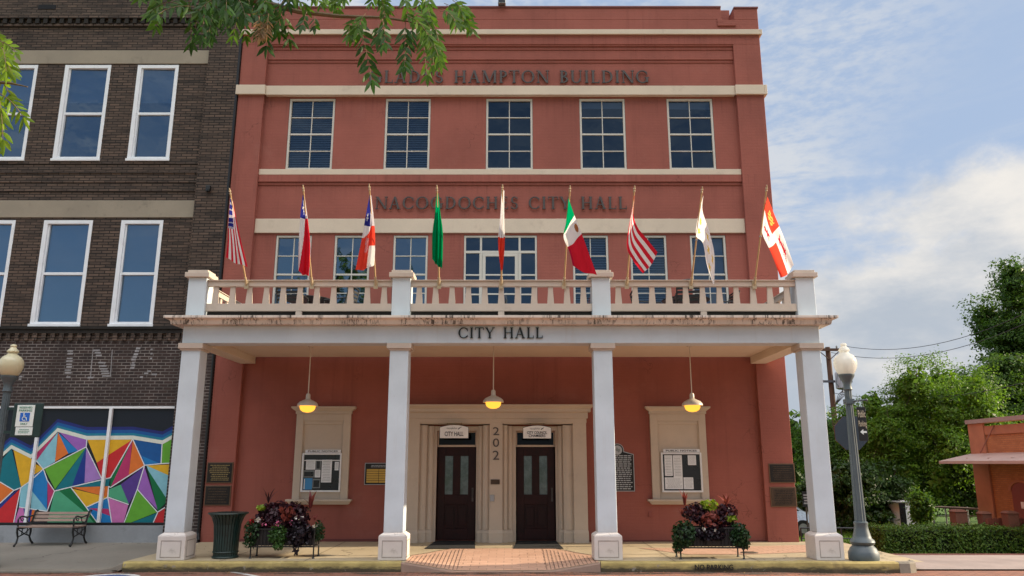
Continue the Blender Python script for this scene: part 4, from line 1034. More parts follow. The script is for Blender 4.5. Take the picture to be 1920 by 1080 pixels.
st_ = q.build('storefront_frame', shop, None, bevel=.004)
q = MB(); q.box(-18, SX1-.01, YB-.02, YB+.2, -.14, ZS0-.001); q.build('stall_riser', shop, M['concrete_grey'], bevel=.01)
q = MB(); q.tube([(XL-.04, 17.86, 13), (XL-.04, 17.86, .2), (XL-.0, 17.80, .05)], .035); q.build('downspout', shop, M['black'])

# ------------------------------------------------------------------ things on the walls
def plaque(name, label, r, y, plate, rim, text, rows, gold=True, group=None, cat='plaque'):
    x0, x1, z0, z1 = r
    t = thing(name, label, cat, ((x0+x1)/2, y, z0), group)
    q = MB(); q.box(x0, x1, y-.022, y-.002, z0, z1); q.build('rim', t, rim, bevel=.004)
    q = MB(); q.box(x0+.022, x1-.022, y-.03, y-.0225, z0+.022, z1-.022); q.build('plate', t, plate, bevel=.003)
    q = MB(); bars(q, x0+.06, x1-.06, z0+.05, z1-.05, y-.03, rows, text, fill=.42); q.build('lettering', t, text)
    return t
pr = [rect(388, 437, 866.5, 906, PIL), rect(384, 433, 910, 948, PIL), rect(1441.5, 1490, 869, 905.5, PIL), rect(1444, 1493, 913, 950.5, PIL)]
plaque('plaque', 'black wall plaque with gold lettering, upper of the pair beside the litter bin', pr[0], PIL, M['bronzeplate'], M['copper'], M['gold'], 9, group='bronze wall plaques on the corner piers')
plaque('plaque', 'near black wall plaque, lower of the pair behind the litter bin', pr[1], PIL, M['bronzeplate'], M['copper'], M['brownplate'], 6, group='bronze wall plaques on the corner piers')
plaque('plaque', 'black wall plaque with dim lettering, upper of the pair on the right corner pier', pr[2], PIL, M['bronzeplate'], M['copper'], M['brownplate'], 8, group='bronze wall plaques on the corner piers')
plaque('plaque', 'brown bronze wall plaque, lower of the pair on the right corner pier', pr[3], PIL, M['brownplate'], M['copper'], M['bronzeplate'], 9, group='bronze wall plaques on the corner piers')
x0, x1, z0, z1 = rect(685, 736, 869, 908, WALL)
t = thing('donor_board', 'black board with rows of brass name bars, partly behind the second column', 'plaque', ((x0+x1)/2, WALL, z0))
q = MB(); q.box(x0, x1, WALL-.03, WALL-.002, z0, z1); q.build('board', t, M['bronzeplate'], bevel=.004)
q = MB(); n = 6
for k in range(n):
    za = z0+.035+k*(z1-z0-.15)/n
    for j in range(2): xa = x0+.035+j*(x1-x0-.06)/2; q.box(xa, xa+(x1-x0-.08)/2, WALL-.036, WALL-.0305, za, za+.043)
q.build('name_bar', t, M['goldplate'])
q = MB(); bars(q, x0+.12, x1-.12, z1-.09, z1-.03, WALL-.03, 2, M['silver'], fill=.4); q.build('lettering', t, M['silver'])
q = MB(); e = .012
for (a, b, c, d) in ((x0-e, x1+e, z1, z1+e), (x0-e, x1+e, z0-e, z0), (x0-e, x0, z0, z1), (x1, x1+e, z0, z1)): q.box(a, b, WALL-.034, WALL-.002, c, d)
q.build('rim', t, M['silver'])
# cast historical marker with round crest
x0, x1, z0, z1 = rect(1130, 1188, 851, 920, WALL-.02); xm = (x0+x1)/2; y = WALL-.002
t = thing('historical_marker', 'black cast metal historical marker with round silver crest, half hidden by the third column', 'marker', (xm, WALL, z0))
def mark(e):
    r = .13+e; pts = [(x0-e, z0-e), (x1+e, z0-e), (x1+e, z1-.02+e)]
    pts += [(x1-.07, z1+e), (xm+r*.98, z1+.04+e)]
    pts += [(xm+r*math.cos(R(a)), z1+.085+r*math.sin(R(a))) for a in range(0, 181, 15)]
    pts += [(xm-r*.98, z1+.04+e), (x0+.07, z1+e), (x0-e, z1-.02+e)]
    return pts
q = MB(); q.prism(mark(.016), y-.02, y, 'y'); q.build('rim', t, M['silver'])
q = MB(); q.prism(mark(0), y-.026, y-.0205, 'y'); q.build('plate', t, M['bronzeplate'])
q = MB(); zc = z1+.085; q.prism([(xm+.105*math.cos(R(a)), zc+.105*math.sin(R(a))) for a in range(0, 360, 15)], y-.032, y-.0265, 'y'); q.build('crest', t, M['silver'])
q = MB(); q.prism([(xm+d[0], zc+d[1]) for d in ((-.06, .02), (-.025, .02), (-.025, .06), (.0, .06), (.005, .03), (.06, .02), (.055, -.02), (.02, -.06), (.005, -.03), (-.03, -.02))], y-.036, y-.0325, 'y'); q.build('emblem', t, M['papergrey'])
q = MB(); bars(q, x0+.03, x1-.03, z0+.02, z1-.02, y-.026, 17, M['silver'], fill=.5, ragged=.15); q.build('lettering', t, M['silver'])
# notice boards
def notice(label, rx, papers, dark):
    u0, u1, v0, v1 = rx; y = 17.95
    x0, x1, z0, z1 = rect(u0, u1, v0, v1, y)
    t = thing('notice_board', label, 'notice board', ((x0+x1)/2, y, z0), 'framed public notice boards')
    q = MB(); w = .038; ya, yb = y-.05, y+.02
    q.box(x0, x0+w, ya, yb, z0, z1); q.box(x1-w, x1, ya, yb, z0, z1); q.box(x0+w, x1-w, ya+.002, yb, z0, z0+w); q.box(x0+w, x1-w, ya+.002, yb, z1-w, z1); q.build('frame', t, M['alum'], bevel=.004)
    q = MB(); q.box(x0+w, x1-w, y-.01, y+.019, z0+w, z1-w); q.build('backing', t, M['board'])
    h0, h1 = z1+.006, z1+.075
    q = MB(); q.box(x0+.06, x1-.03, y-.03, y+.02, h0, h1); h = q.build('header', t, M['paper'], bevel=.003)
    text_mesh('lettering', 'PUBLIC NOTICES', x0+.12, x1-.1, h0+.016, h1-.016, y-.031, M['black'], h, .004, bold=.012)
    W_, H_ = x1-x0-2*w, z1-z0-2*w
    for i, (a, b, c, d, m) in enumerate(papers):
        q = MB(); xa, xb, za, zb = x0+w+a*W_, x0+w+b*W_, z0+w+c*H_, z0+w+d*H_
        q.box(xa, xb, y-.014-.001*i, y-.0105, za, zb, M[m])
        if m == 'paper' and d-c > .2: bars(q, xa+.015, xb-.015, za+.02, zb-.02, y-.0145-.001*i, int(5+14*(d-c)), M['papergrey'], fill=.22, d=.0008)
        if m == 'papergrey': q.box(xa+.02, xb-.02, y-.016-.001*i, y-.0145-.001*i, za+.02, zb-.03, M['board'])
        if m == 'paperblue': q.box(xa+.01, xa+.03, y-.016-.001*i, y-.0145-.001*i, za+.01, zb-.02, M['paper'])
        q.build('notice', t)
    if dark: q = MB(); q.box(x0+w, x1-w, y-.045, y-.02, z1-w-.135, z1-w-.115); q.build('crossbar', t, M['alum'])
notice('white framed notice board full of papers and a blue poster, left of the doors', (566, 640, 849.5, 922.5),
       [(.06, .32, .58, .86, 'paper'), (.33, .47, .58, .86, 'papergrey'), (.0, .31, .36, .56, 'papergrey'), (.32, .47, .36, .57, 'paper'), (.02, .26, .02, .34, 'paperblue'), (.27, .48, .06, .32, 'papergrey'), (.50, .78, .22, .86, 'paper'), (.86, .97, .56, .80, 'paper')], True)
notice('white framed notice board with white sheets on black felt, right of the doors', (1240, 1316, 848.5, 923),
       [(.05, .26, .40, .97, 'paper'), (.28, .52, .36, .97, 'paper'), (.04, .52, .04, .36, 'paper'), (.54, .80, .04, .36, 'paper'), (.68, .90, .70, .97, 'paper')], False)
q = MB(); a = rect(1216, 1222, 959, 969, WALL); q.box(a[0], a[1], WALL-.035, WALL-.002, a[2], a[3]); q.box(a[0]+.01, a[1]-.01, WALL-.04, WALL-.0355, a[2]+.02, a[3]-.02)
tag(q.build('outlet_box', None, M['redbox'], bevel=.004), 'small red outlet box low on the stucco wall under the right niche', 'outlet box')
# hanging boards over the doors
def hang(label, u0, u1, v0, v1, lines):
    y = 17.55; x0, x1, z0, z1 = rect(u0, u1, v0, v1, y); xm = (x0+x1)/2; W_ = x1-x0
    t = thing('hanging_sign', label, 'sign', (xm, y, z0), 'arched white boards hung over the doors')
    zs = z0+(z1-z0)*.82
    arc = [(xm+W_/2*math.sin(a), zs+(z1-zs)*(1-(math.sin(a))**2)) for a in [R(90-18*k) for k in range(11)]]
    q = MB(); q.prism([(x0, z0), (x1, z0)]+arc, y-.015, y+.015, 'y'); q.build('board', t, M['signwhite'], bevel=.002)
    pts = [(x0, z0), (x1, z0)]+arc; q = MB(); c = ((x0+x1)/2, (z0+z1)/2)
    n = len(pts); o = [(c[0]+(p[0]-c[0])*1.0+(.008 if p[0] > c[0] else -.008), p[1]+(.008 if p[1] > c[1] else -.008)) for p in pts]
    q.add([(p[0], y-.012, p[1]) for p in pts]+[(p[0], y-.012, p[1]) for p in o]+[(p[0], y+.012, p[1]) for p in o]+[(p[0], y+.012, p[1]) for p in pts], [(i, (i+1) % n, n+(i+1) % n, n+i) for i in range(n)]+[(n+i, n+(i+1) % n, 2*n+(i+1) % n, 2*n+i) for i in range(n)]+[(2*n+i, 2*n+(i+1) % n, 3*n+(i+1) % n, 3*n+i) for i in range(n)])
    q.build('edge_strip', t, M['black'])
    text_mesh('script_lettering', 'Nacogdoches', xm-W_*.26, xm+W_*.10, z0+(z1-z0)*.66, z0+(z1-z0)*.82, y-.016, M['papergrey'], t, .003)
    q = MB(); q.prism([(xm+W_*a, z0+(z1-z0)*b) for a, b in ((.13, .68), (.17, .78), (.27, .86), (.21, .76), (.15, .66))], y-.019, y-.0155, 'y'); q.build('leaf_emblem', t, M['board'])
    for (s, a, b, fw) in lines: text_mesh('lettering', s, xm-W_*fw, xm+W_*fw, z0+(z1-z0)*a, z0+(z1-z0)*b, y-.016, M['black'], t, .004, bold=.012)
    q = MB(); zt = zs0-.002
    for s in (-1, 1): q.tube([(xm+s*W_*.25, y, z1-.04), (xm+s*W_*.25, y+.03, zt)], .004, 6)
    q.build('hanger', t, M['iron'])
    q = MB(); q.box(xm-W_*.3, xm+W_*.3, y-.01, 17.7, zt-.005, zt+.01); q.build('bracket', t, M['cream'])
hang('arched white hanging board reading CITY HALL over the left door', 825, 878, 797, 821.5, [('CITY HALL', .16, .50, .33)])
hang('arched white hanging board reading CITY COUNCIL CHAMBERS over the right door', 981, 1033, 798, 822, [('CITY COUNCIL', .34, .56, .36), ('CHAMBERS', .10, .31, .30)])
# door mats
for (d, lab) in ((d1, 'black rubber mat sloping out from the left door'), (d2, 'black rubber mat sloping out from the right door')):
    q = MB(); q.add([(d[0]+.02, 18.0, .022), (d[1]-.02, 18.0, .022), (d[1]+.06, yground(1029.5, 0), .012), (d[0]-.06, yground(1029.5, 0), .012),
                     (d[0]+.02, 18.0, .007), (d[1]-.02, 18.0, .007), (d[1]+.06, yground(1029.5, 0), .007), (d[0]-.06, yground(1029.5, 0), .007)], [(0, 1, 2, 3), (3, 2, 6, 7), (0, 3, 7, 4), (1, 5, 6, 2), (0, 4, 5, 1)])
    tag(q.build('door_mat', None, M['mat']), lab, 'door mat', 'black mats at the doors')
# floodlight on the parapet
p = at(941, 6, 17.8); q = MB(); q.box(p.x-.1, p.x+.1, 17.74, 17.95, ZT+.06, ZT+.28); q.tube([(p.x, 17.9, ZT+.05), (p.x, 17.9, ZT+.1)], .03)
t = thing('floodlight', 'small grey floodlight on the parapet above the middle window', 'floodlight', (p.x, 17.85, ZT+.05)); q.build('housing', t, M['steel'], bevel=.01)
q = MB(); q.box(p.x-.085, p.x+.085, 17.735, 17.739, ZT+.08, ZT+.26); q.build('lens', t, M['board'])
# security camera on the brick pier
p = at(391, 355, 17.8); t = thing('security_camera', 'small dark dome camera on the brick pier beside the striped flag', 'camera', (p.x, 17.83, p.z))
q = MB(); q.box(p.x-.05, p.x+.05, 17.74, 17.838, p.z-.02, p.z+.09); q.build('mount', t, M['iron'], bevel=.01)
q = MB(); q.lathe([(.02, -.08), (.05, -.06), (.055, -.02)], (p.x, 17.77, p.z), 12); q.build('dome', t, M['board'], smooth=True)

# pendant lamps under the porch ceiling
YL = 16.1
for i, (u, v, lab) in enumerate(((577, 757, 'lit amber pendant lamp over the left notice board'), (925, 750, 'lit amber pendant lamp in front of the 202 pier between the doors'), (1298, 756, 'lit amber pendant lamp over the right notice board'))):
    p = at(u, v, YL)
    if i == 0:
        t = thing('pendant_lamp', lab, 'lamp', (p.x, YL, p.z), 'pendant lamps under the porch ceiling'); first_lamp = t
        X, Z = p.x, p.z; top = zc+.0
        ztop = zat(671, WALL)
        q = MB(); q.tube([(X, YL, Z+.17), (X, YL, ztop-.02)], .011, 8); q.build('rod', t, M['shadew'])
        q = MB(); q.lathe([(.06, -.03), (.065, -.001)], (X, YL, ztop), 16); q.build('ceiling_rose', t, M['shadew'], smooth=True)
        q = MB(); q.lathe([(.030, .21), (.045, .18), (.048, .10), (.065, .085), (.10, .07), (.17, .035), (.205, -.005), (.215, -.035), (.215, -.05), (.195, -.035), (.15, .0), (.06, .03)], (X, YL, Z), 32); q.build('lamp_shade', t, M['shadew'], smooth=True)
        q = MB(); q.lathe([(.150, -.02), (.160, -.06), (.155, -.10), (.13, -.14), (.08, -.17), (.01, -.182)], (X, YL, Z), 24); q.build('bulb', t, M['bulb'], smooth=True)
    else:
        t = copy_tree(first_lamp); t.location = (p.x, YL, p.z); t['label'] = lab

# ------------------------------------------------------------------ balcony furniture
def garden_chair(label, x, y, rz, first=None):
    if first: c = copy_tree(first); c.location = (x, y, FLZ); c.rotation_euler.z = rz; c['label'] = label; return c
    t = thing('patio_chair', label, 'chair', (0, 0, 0), 'black metal chairs on the balcony')
    q = MB(); q.box(-.24, .24, -.24, .24, .42, .45); q.build('seat', t, M['iron'], bevel=.01)
    q = MB()
    for k in range(5): q.box(-.22, .22, .235+.018*k, .255+.018*k, .50+.078*k, .555+.078*k)
    for s in (-1, 1): q.tube([(s*.235, .22, .43), (s*.235, .33, .90)], .016)
    q.tube([(-.235, .33, .90), (0, .345, .93), (.235, .33, .90)], .018); q.build('backrest', t, M['iron'])
    for sx in (-1, 1):
        q = MB(); q.tube([(sx*.25, -.22, .45), (sx*.25, -.22, .64), (sx*.25, .26, .66)], .016); q.build('armrest', t, M['iron'])
        for sy in (-1, 1): q = MB(); q.tube([(sx*.22, sy*.21, .43), (sx*.245, sy*.25, 0)], .016); q.build('leg', t, M['iron'])
    t.location = (x, y, FLZ); t.rotation_euler.z = rz
    return t
def patio_table(label, x, y, first=None):
    if first: c = copy_tree(first); c.location = (x, y, FLZ); c['label'] = label; return c
    t = thing('patio_table', label, 'table', (0, 0, 0), 'round black tables on the balcony')
    q = MB(); q.lathe([(.02, .70), (.50, .70), (.52, .715), (.50, .73), (.02, .73)], (0, 0, 0), 28); q.build('tabletop', t, M['iron'])
    q = MB(); q.tube([(0, 0, .05), (0, 0, .70)], .03); q.build('pedestal', t, M['iron'])
    q = MB()
    for k in range(4): a = k*math.pi/2+.4; q.tube([(0, 0, .12), (.2*math.cos(a), .2*math.sin(a), .06), (.34*math.cos(a), .34*math.sin(a), .0)], .02)
    q.build('feet', t, M['iron']); t.location = (x, y, FLZ); return t
YT = 16.35
ta = xat(580, 555, YT); tb = xat(1285, 555, YT)
T1 = patio_table('round black patio table behind the left balustrade', ta, YT); patio_table('round black patio table behind the right balustrade', tb, YT, T1)
C1 = garden_chair('black patio chair with its back to the street at the left balcony table', ta-.15, YT-.72, R(176))
for (nm, x, y, rz) in (('black patio chair at the near right of the left balcony table', ta+.72, YT-.25, R(-105)), ('black patio chair tucked in on the far side of the left balcony table', ta+.1, YT+.75, R(5)),
                       ('black patio chair with its back to the street at the right balcony table', tb-.12, YT-.72, R(172)), ('black patio chair right of the right balcony table', tb+.78, YT+.05, R(-80)),
                       ('black patio chair left of the right balcony table', tb-.80, YT+.1, R(95))):
    garden_chair(nm, x, y, rz, C1)

# ------------------------------------------------------------------ street lamps and signs
def street_lamp(label, x, y, z, htop, gm='globe'):
    t = thing('street_lamp', label, 'street lamp', (x, y, z), 'cast iron street lamps with white globes')
    k = htop/3.93
    q = MB(); q.lathe([(.255, 0), (.262, .03), (.262, .13), (.24, .16), (.225, .20), (.19, .235), (.175, .255), (.20, .275), (.215, .31), (.20, .345), (.165, .37), (.15, .42), (.125, .52), (.115, .60), (.122, .62), (.122, .65), (.10, .665)], (x, y, z), 24); q.build('base', t, M['lamp_iron'], smooth=True)
    q = MB(); q.lathe([(.098, .66), (.082, 1.6), (.066, 2.75*k), (.064, 3.05*k)], (x, y, z), 24, None, .13, 1); q.build('post', t, M['lamp_iron'])
    q = MB(); q.lathe([(.066, 3.04*k), (.085, 3.06*k), (.075, 3.10*k), (.07, 3.16*k), (.09, 3.22*k), (.135, 3.30*k), (.145, 3.325*k), (.145, 3.345*k), (.02, 3.35*k)], (x, y, z), 24); q.build('fitter', t, M['lamp_iron'], smooth=True)
    q = MB(); z0 = 3.345*k
    q.lathe([(.125, 0), (.150, .025), (.185, .09), (.208, .17), (.212, .235), (.195, .30), (.155, .355), (.105, .39), (.085, .41), (.075, .43), (.10, .445), (.103, .465), (.085, .49), (.06, .52), (.045, .545), (.058, .56), (.05, .585), (.02, .60)], (x, y, z+z0), 28)
    q.build('globe', t, M[gm], smooth=True)
    q = MB(); q.lathe([(.035, 0), (.05, .05), (.05, .17), (.035, .22)], (x, y, z+z0), 12); q.build('lamp_core', t, M['papergrey'])
    return t
LX = at(1625, 1050, 14.47)
lampR = street_lamp('grey green fluted street lamp with a white globe at the kerb corner', LX.x-.01, 14.55, .012, 3.91)
lx2 = at(20, 690, 14.5).x
street_lamp('fluted street lamp with a creamy globe, before the brick shop and its mural', lx2, 14.5, -.10, zat(646, 14.5)+.10, 'globe_sun_cream')
# blade sign on the right lamp
p = at(1606, 790, 14.5); t = thing('parking_blade_sign', 'narrow dark blade sign reading Public Parking with an arrow, hung on a street lamp', 'sign', (p.x, 14.5, zat(827, 14.5)))
z0, z1 = zat(827, 14.5), zat(764, 14.5); x0, x1 = xat(1603, 795, 14.5), xat(1619, 795, 14.5)
q = MB(); q.box(x0, x1, 14.36, 14.385, z0, z1); q.build('panel', t, M['black'], bevel=.004)
text_mesh('lettering', 'Public', x0+.012, x1-.012, z1-.19, z1-.06, 14.358, M['papergold'], t); text_mesh('lettering', 'Parking', x0+.008, x1-.008, z1-.39, z1-.25, 14.358, M['papergold'], t)
q = MB(); xm, zm = (x0+x1)/2, z0+.16; q.prism([(xm-.06, zm), (xm, zm+.05), (xm, zm+.018), (xm+.06, zm+.018), (xm+.06, zm-.018), (xm, zm-.018), (xm, zm-.05)], 14.354, 14.3585, 'y'); q.build('arrow', t, M['signface'])
q = MB(); zb = zat(751, 14.5); q.tube([(LX.x-.09, 14.55, zb-.02), (x1+.02, 14.38, zb)], .018); q.lathe([(.01, -.03), (.03, 0), (.01, .03)], (x1+.04, 14.37, zb), 10)
for xx in (x0+.03, x1-.03): q.tube([(xx, 14.372, z1), (xx, 14.38, zb)], .006, 6)
q.box(LX.x-.085, LX.x+.065, 14.47, 14.63, zb-.06, zb+.03); q.build('bracket', t, M['lamp_iron'])
# stop sign seen from behind
YSS = 17.6; p = at(1596, 812, YSS); t = thing('stop_sign', 'back of an octagonal stop sign on a thin post behind the right street lamp', 'sign', (p.x, YSS, gz(p.x, YSS)))
q = MB(); r = .40; q.prism([(p.x+r*math.cos(R(22.5+45*k)), p.z+r*math.sin(R(22.5+45*k))) for k in range(8)], YSS-.01, YSS+.006, 'y'); q.build('back_plate', t, surf('dark_sign_back', (.028, .042, .06), .5, .1), bevel=.003)
q = MB(); q.box(p.x-.03, p.x+.03, YSS-.045, YSS-.011, gz(p.x, YSS)-.1, p.z+.36); q.build('post', t, M['green_iron'])
q = MB(); q.box(p.x-.05, p.x+.05, YSS-.05, YSS-.046, p.z-.12, p.z-.08); q.box(p.x-.05, p.x+.05, YSS-.05, YSS-.046, p.z+.1, p.z+.14); q.build('clamp', t, M['steel'])
q = MB(); q.prism([(p.x+r*math.cos(R(22.5+45*k)), p.z+r*math.sin(R(22.5+45*k))) for k in range(8)], YSS+.0065, YSS+.009, 'y'); q.build('red_face', t, flat('red_sign_face', (.45, .02, .02), .4))
# accessible parking sign
YA = 14.35; t = thing('accessible_parking_sign', 'white and blue accessible parking sign in a dark green frame', 'sign', (at(50, 790, YA).x, YA, zat(820, YA)))
def arect(u0, u1, v0, v1): return rect(u0, u1, v0, v1, YA)
a = arect(22, 78, 756, 820)
q = MB(); q.box(a[0], a[1], YA, YA+.03, a[2], a[3]); q.build('frame', t, M['green_iron'], bevel=.02)
b = arect(31, 64, 759.5, 800); c = arect(28, 60, 801, 816)
q = MB(); q.box(b[0], b[1], YA-.01, YA-.001, b[2], b[3]); q.box(c[0]+.01, c[1]+.01, YA-.01, YA-.001, c[2], c[3]); pl = q.build('sign_plate', t, M['signface'], bevel=.004)
xm = (b[0]+b[1])/2; W_ = b[1]-b[0]; H_ = b[3]-b[2]
text_mesh('lettering', 'RESERVED', xm-W_*.36, xm+W_*.36, b[2]+H_*.84, b[2]+H_*.93, YA-.011, M['signgreen'], t); text_mesh('lettering', 'PARKING', xm-W_*.36, xm+W_*.36, b[2]+H_*.70, b[2]+H_*.80, YA-.011, M['signgreen'], t)
q = MB(); q.box(xm-.088, xm+.088, YA-.014, YA-.0105, b[2]+H_*.24, b[2]+H_*.64); q.build('symbol_panel', t, M['signblue'])
q = MB(); zc_ = b[2]+H_*.40; k = 18
pts = [(xm-.005+.042*math.cos(R(100+15*i)), zc_-.01+.042*math.sin(R(100+15*i))) for i in range(15)]
for i in range(14): A, B = pts[i], pts[i+1]; f_ = lambda P: (xm-.005+(P[0]-xm+.005)*.72, zc_-.01+(P[1]-zc_+.01)*.72); q.add([(A[0], YA-.016, A[1]), (B[0], YA-.016, B[1]), (f_(B)[0], YA-.016, f_(B)[1]), (f_(A)[0], YA-.016, f_(A)[1])], [(0, 1, 2, 3)])
q.prism([(xm-.02+.014*math.cos(R(40*i)), zc_+.075+.014*math.sin(R(40*i))) for i in range(9)], YA-.017, YA-.0145, 'y')
for i, (A, B) in enumerate((((xm-.02, zc_+.06), (xm-.012, zc_+.01)), ((xm-.014, zc_+.01), (xm+.028, zc_+.008)), ((xm+.026, zc_+.01), (xm+.045, zc_-.045)), ((xm-.016, zc_+.035), (xm+.018, zc_+.033)))): q.tube([(A[0], YA-.0155-.0005*i, A[1]), (B[0], YA-.0155-.0005*i, B[1])], .007, 6)
q.build('wheelchair_symbol', t, M['signface'])
text_mesh('lettering', 'ONLY', xm-W_*.2, xm+W_*.2, b[2]+H_*.09, b[2]+H_*.17, YA-.011, M['signgreen'], t)
q = MB(); bars(q, c[0]+.05, c[1]-.03, c[2]+.03, c[3]-.03, YA-.0105, 3, M['signgreen'], fill=.35); q.build('small_print', t, M['signgreen'])
q = MB(); q.box(a[0]-.14, a[0]+.02, YA+.03, YA+.06, a[3]-.12, a[3]-.07); q.box(a[0]-.14, a[0]+.02, YA+.03, YA+.06, a[2]+.07, a[2]+.12); q.build('bracket', t, M['green_iron'])

# ------------------------------------------------------------------ litter bin, bench, planters
YBIN = 14.98; p = at(422, 1045, YBIN)
t = thing('litter_bin', 'dark green flared litter bin of vertical metal slats beside the first column', 'litter bin', (p.x, YBIN, 0)); zt = zat(964, YBIN-.3)
q = MB(); n = 30; k = zt
prof = [(.215, .03), (.222, .2*k), (.228, .5*k), (.245, .75*k), (.285, .90*k), (.345, 1.0*k)]
for i in range(n):
    a = 2*math.pi*i/n; ca, sa = math.cos(a), math.sin(a); tx, ty = -sa, ca; vs = []; w0 = 2*math.pi/n*.36
    for r, z in prof:
        for (s, rr) in ((-1, r), (1, r), (1, r-.012), (-1, r-.012)):
            w = w0*r*s; vs.append((p.x+rr*ca+tx*w, YBIN+rr*sa+ty*w, z))
    m = len(prof); q.add(vs, [(j*4+c_, j*4+(c_+1) % 4, (j+1)*4+(c_+1) % 4, (j+1)*4+c_) for j in range(m-1) for c_ in range(4)]+[(0, 1, 2, 3), tuple(4*(m-1)+c_ for c_ in range(4))])
q.build('slats', t, M['green_iron'])
q = MB(); q.lathe([(.20, .04), (.205, .5*k), (.23, .78*k), (.27, .93*k), (.20, .93*k), (.19, .05)], (p.x, YBIN, 0), 28); q.build('liner', t, M['iron'], smooth=True)
q = MB()
for r, z, w in ((.222, .02, .02), (.226, .14*k, .012), (.352, 1.0*k, .014)):
    kk = 32; q.tube([(p.x+r*math.cos(2*math.pi*i/kk), YBIN+r*math.sin(2*math.pi*i/kk), z) for i in range(kk+1)], w, 6)
q.lathe([(.345, 1.0*k), (.35, 1.0*k+.012), (.20, 1.0*k+.02), (.20, 1.0*k)], (p.x, YBIN, 0), 32); q.build('rim', t, M['green_iron'], smooth=True)
q = MB(); q.lathe([(.22, 0), (.235, .015), (.235, .04), (.2, .05)], (p.x, YBIN, 0), 28); q.build('base_ring', t, M['green_iron'])
# bench
YBE = 17.45; zg = -.03; x0, x1 = xat(44, 985, YBE), xat(157, 985, YBE); zs = zat(986.5, YBE-.2)
t = thing('park_bench', 'park bench with weathered wood slats and black cast iron ends in front of the mural', 'bench', ((x0+x1)/2, YBE, zg))
q = MB()
for k in range(5): y = YBE-.27+.095*k; q.box(x0+.04, x1-.04, y, y+.075, zs-.03+.006*abs(k-2)-.012, zs+.006*abs(k-2)-.012)
q.build('seat', t, M['wood'], bevel=.006)
q = MB(); zb1 = zat(958.5, YBE+.28)
for k in range(3):
    h = (zb1-zs-.07)/3; z0 = zs+.07+h*k; y = YBE+.20+.045*k
    q.frus((x0+.05, x1-.05, y, y+.025), z0, (x0+.05, x1-.05, y+.03, y+.055), z0+h-.016)
q.build('backrest', t, M['wood'], bevel=.005)
for xx in (x0+.06, x1-.06):
    q = MB(); B = lambda y, z: (xx, YBE+y, z)
    q.tube([B(-.30, zs-.02), B(-.29, zs-.12), B(-.24, zs-.24), B(-.27, zg+.08), B(-.34, zg+.02)], [.02, .022, .018, .02, .024])
    q.tube([B(.18, zs-.02), B(.19, zs-.14), B(.17, zs-.25), B(.23, zg+.08), B(.31, zg+.02)], [.02, .022, .018, .02, .024])
    q.tube([B(-.30, zs-.035), B(-.1, zs-.05), B(.19, zs-.035)], .018); q.tube([B(-.25, zs-.22), B(-.03, zs-.17), B(.17, zs-.23)], .014)
    q.tube([B(-.27, zs-.06), B(-.03, zs-.17), B(.17, zs-.06)], .011); q.tube([B(-.12, zs-.05), B(-.12, zs-.2)], .010); q.tube([B(.06, zs-.05), B(.06, zs-.2)], .010)
    q.tube([B(.18, zs-.02), B(.21, zs+.12), B(.27, zs+.28), B(.34, zb1+.02), B(.37, zb1)], [.022, .02, .018, .018, .02])
    q.build('side_frame', t, M['iron'])
    q = MB(); q.tube([B(-.29, zs), B(-.31, zs+.14), B(-.26, zs+.19), B(-.18, zs+.20), B(.0, zs+.17), B(.14, zs+.19), B(.24, zs+.20)], .017)
    q.tube([B(-.24, zs+.185), B(-.2, zs+.12), B(-.14, zs+.10), B(-.12, zs+.14), B(-.16, zs+.155)], .010); q.tube([B(-.02, zs+.17), B(.02, zs+.08), B(.12, zs+.05), B(.2, zs+.1)], .010); q.build('armrest', t, M['iron'])

# ---- leaves
def leaf_quads(n, cen, rad, size, aspect=.5, up=.3, shell=.6, rs=nrs, droop=0.):
    """n pointed leaves in an ellipsoid: returns verts (n*4,3)"""
    d = rs.normal(size=(n, 3)); d /= np.linalg.norm(d, axis=1)[:, None]
    r = (shell+(1-shell)*rs.rand(n))[:, None]
    c = np.array(cen)+d*r*np.array(rad)
    return oriented(n, c, d, size, aspect, up, rs, droop)
def oriented(n, c, d, size, aspect, up, rs, droop=0.):
    nrm = d*.6+rs.normal(size=(n, 3))*.55+np.array([0, 0, up]); nrm /= np.linalg.norm(nrm, axis=1)[:, None]
    a = rs.normal(size=(n, 3))+d*.5+np.array([0, 0, -droop]); a -= nrm*(a*nrm).sum(1)[:, None]; a /= np.linalg.norm(a, axis=1)[:, None]
    b = np.cross(nrm, a); s = size*(.65+.7*rs.rand(n))[:, None]
    v = np.stack([c-a*s*.5, c-a*s*.05+b*s*aspect*.5+nrm*s*.06, c+a*s*.5, c-a*s*.05-b*s*aspect*.5+nrm*s*.06], 1)
    return v.reshape(-1, 3)
def leaf_mesh(name, V, parent, m, extra=None, origin=None):
    n = len(V)//4; me = bpy.data.meshes.new(name); off = np.array(wloc(parent)) if parent is not None else np.array(origin)
    me.vertices.add(len(V)); me.vertices.foreach_set('co', (V-off).astype(np.float32).ravel())
    me.loops.add(n*4); me.loops.foreach_set('vertex_index', np.arange(n*4, dtype=np.int32))
    me.polygons.add(n); me.polygons.foreach_set('loop_start', np.arange(0, n*4, 4, dtype=np.int32)); me.polygons.foreach_set('loop_total', np.full(n, 4, dtype=np.int32))
    me.update(calc_edges=True); me.materials.append(m)
    o = bpy.data.objects.new(name, me); COL.objects.link(o)
    if parent is not None: o.parent = parent
    else: o.location = off
    return o
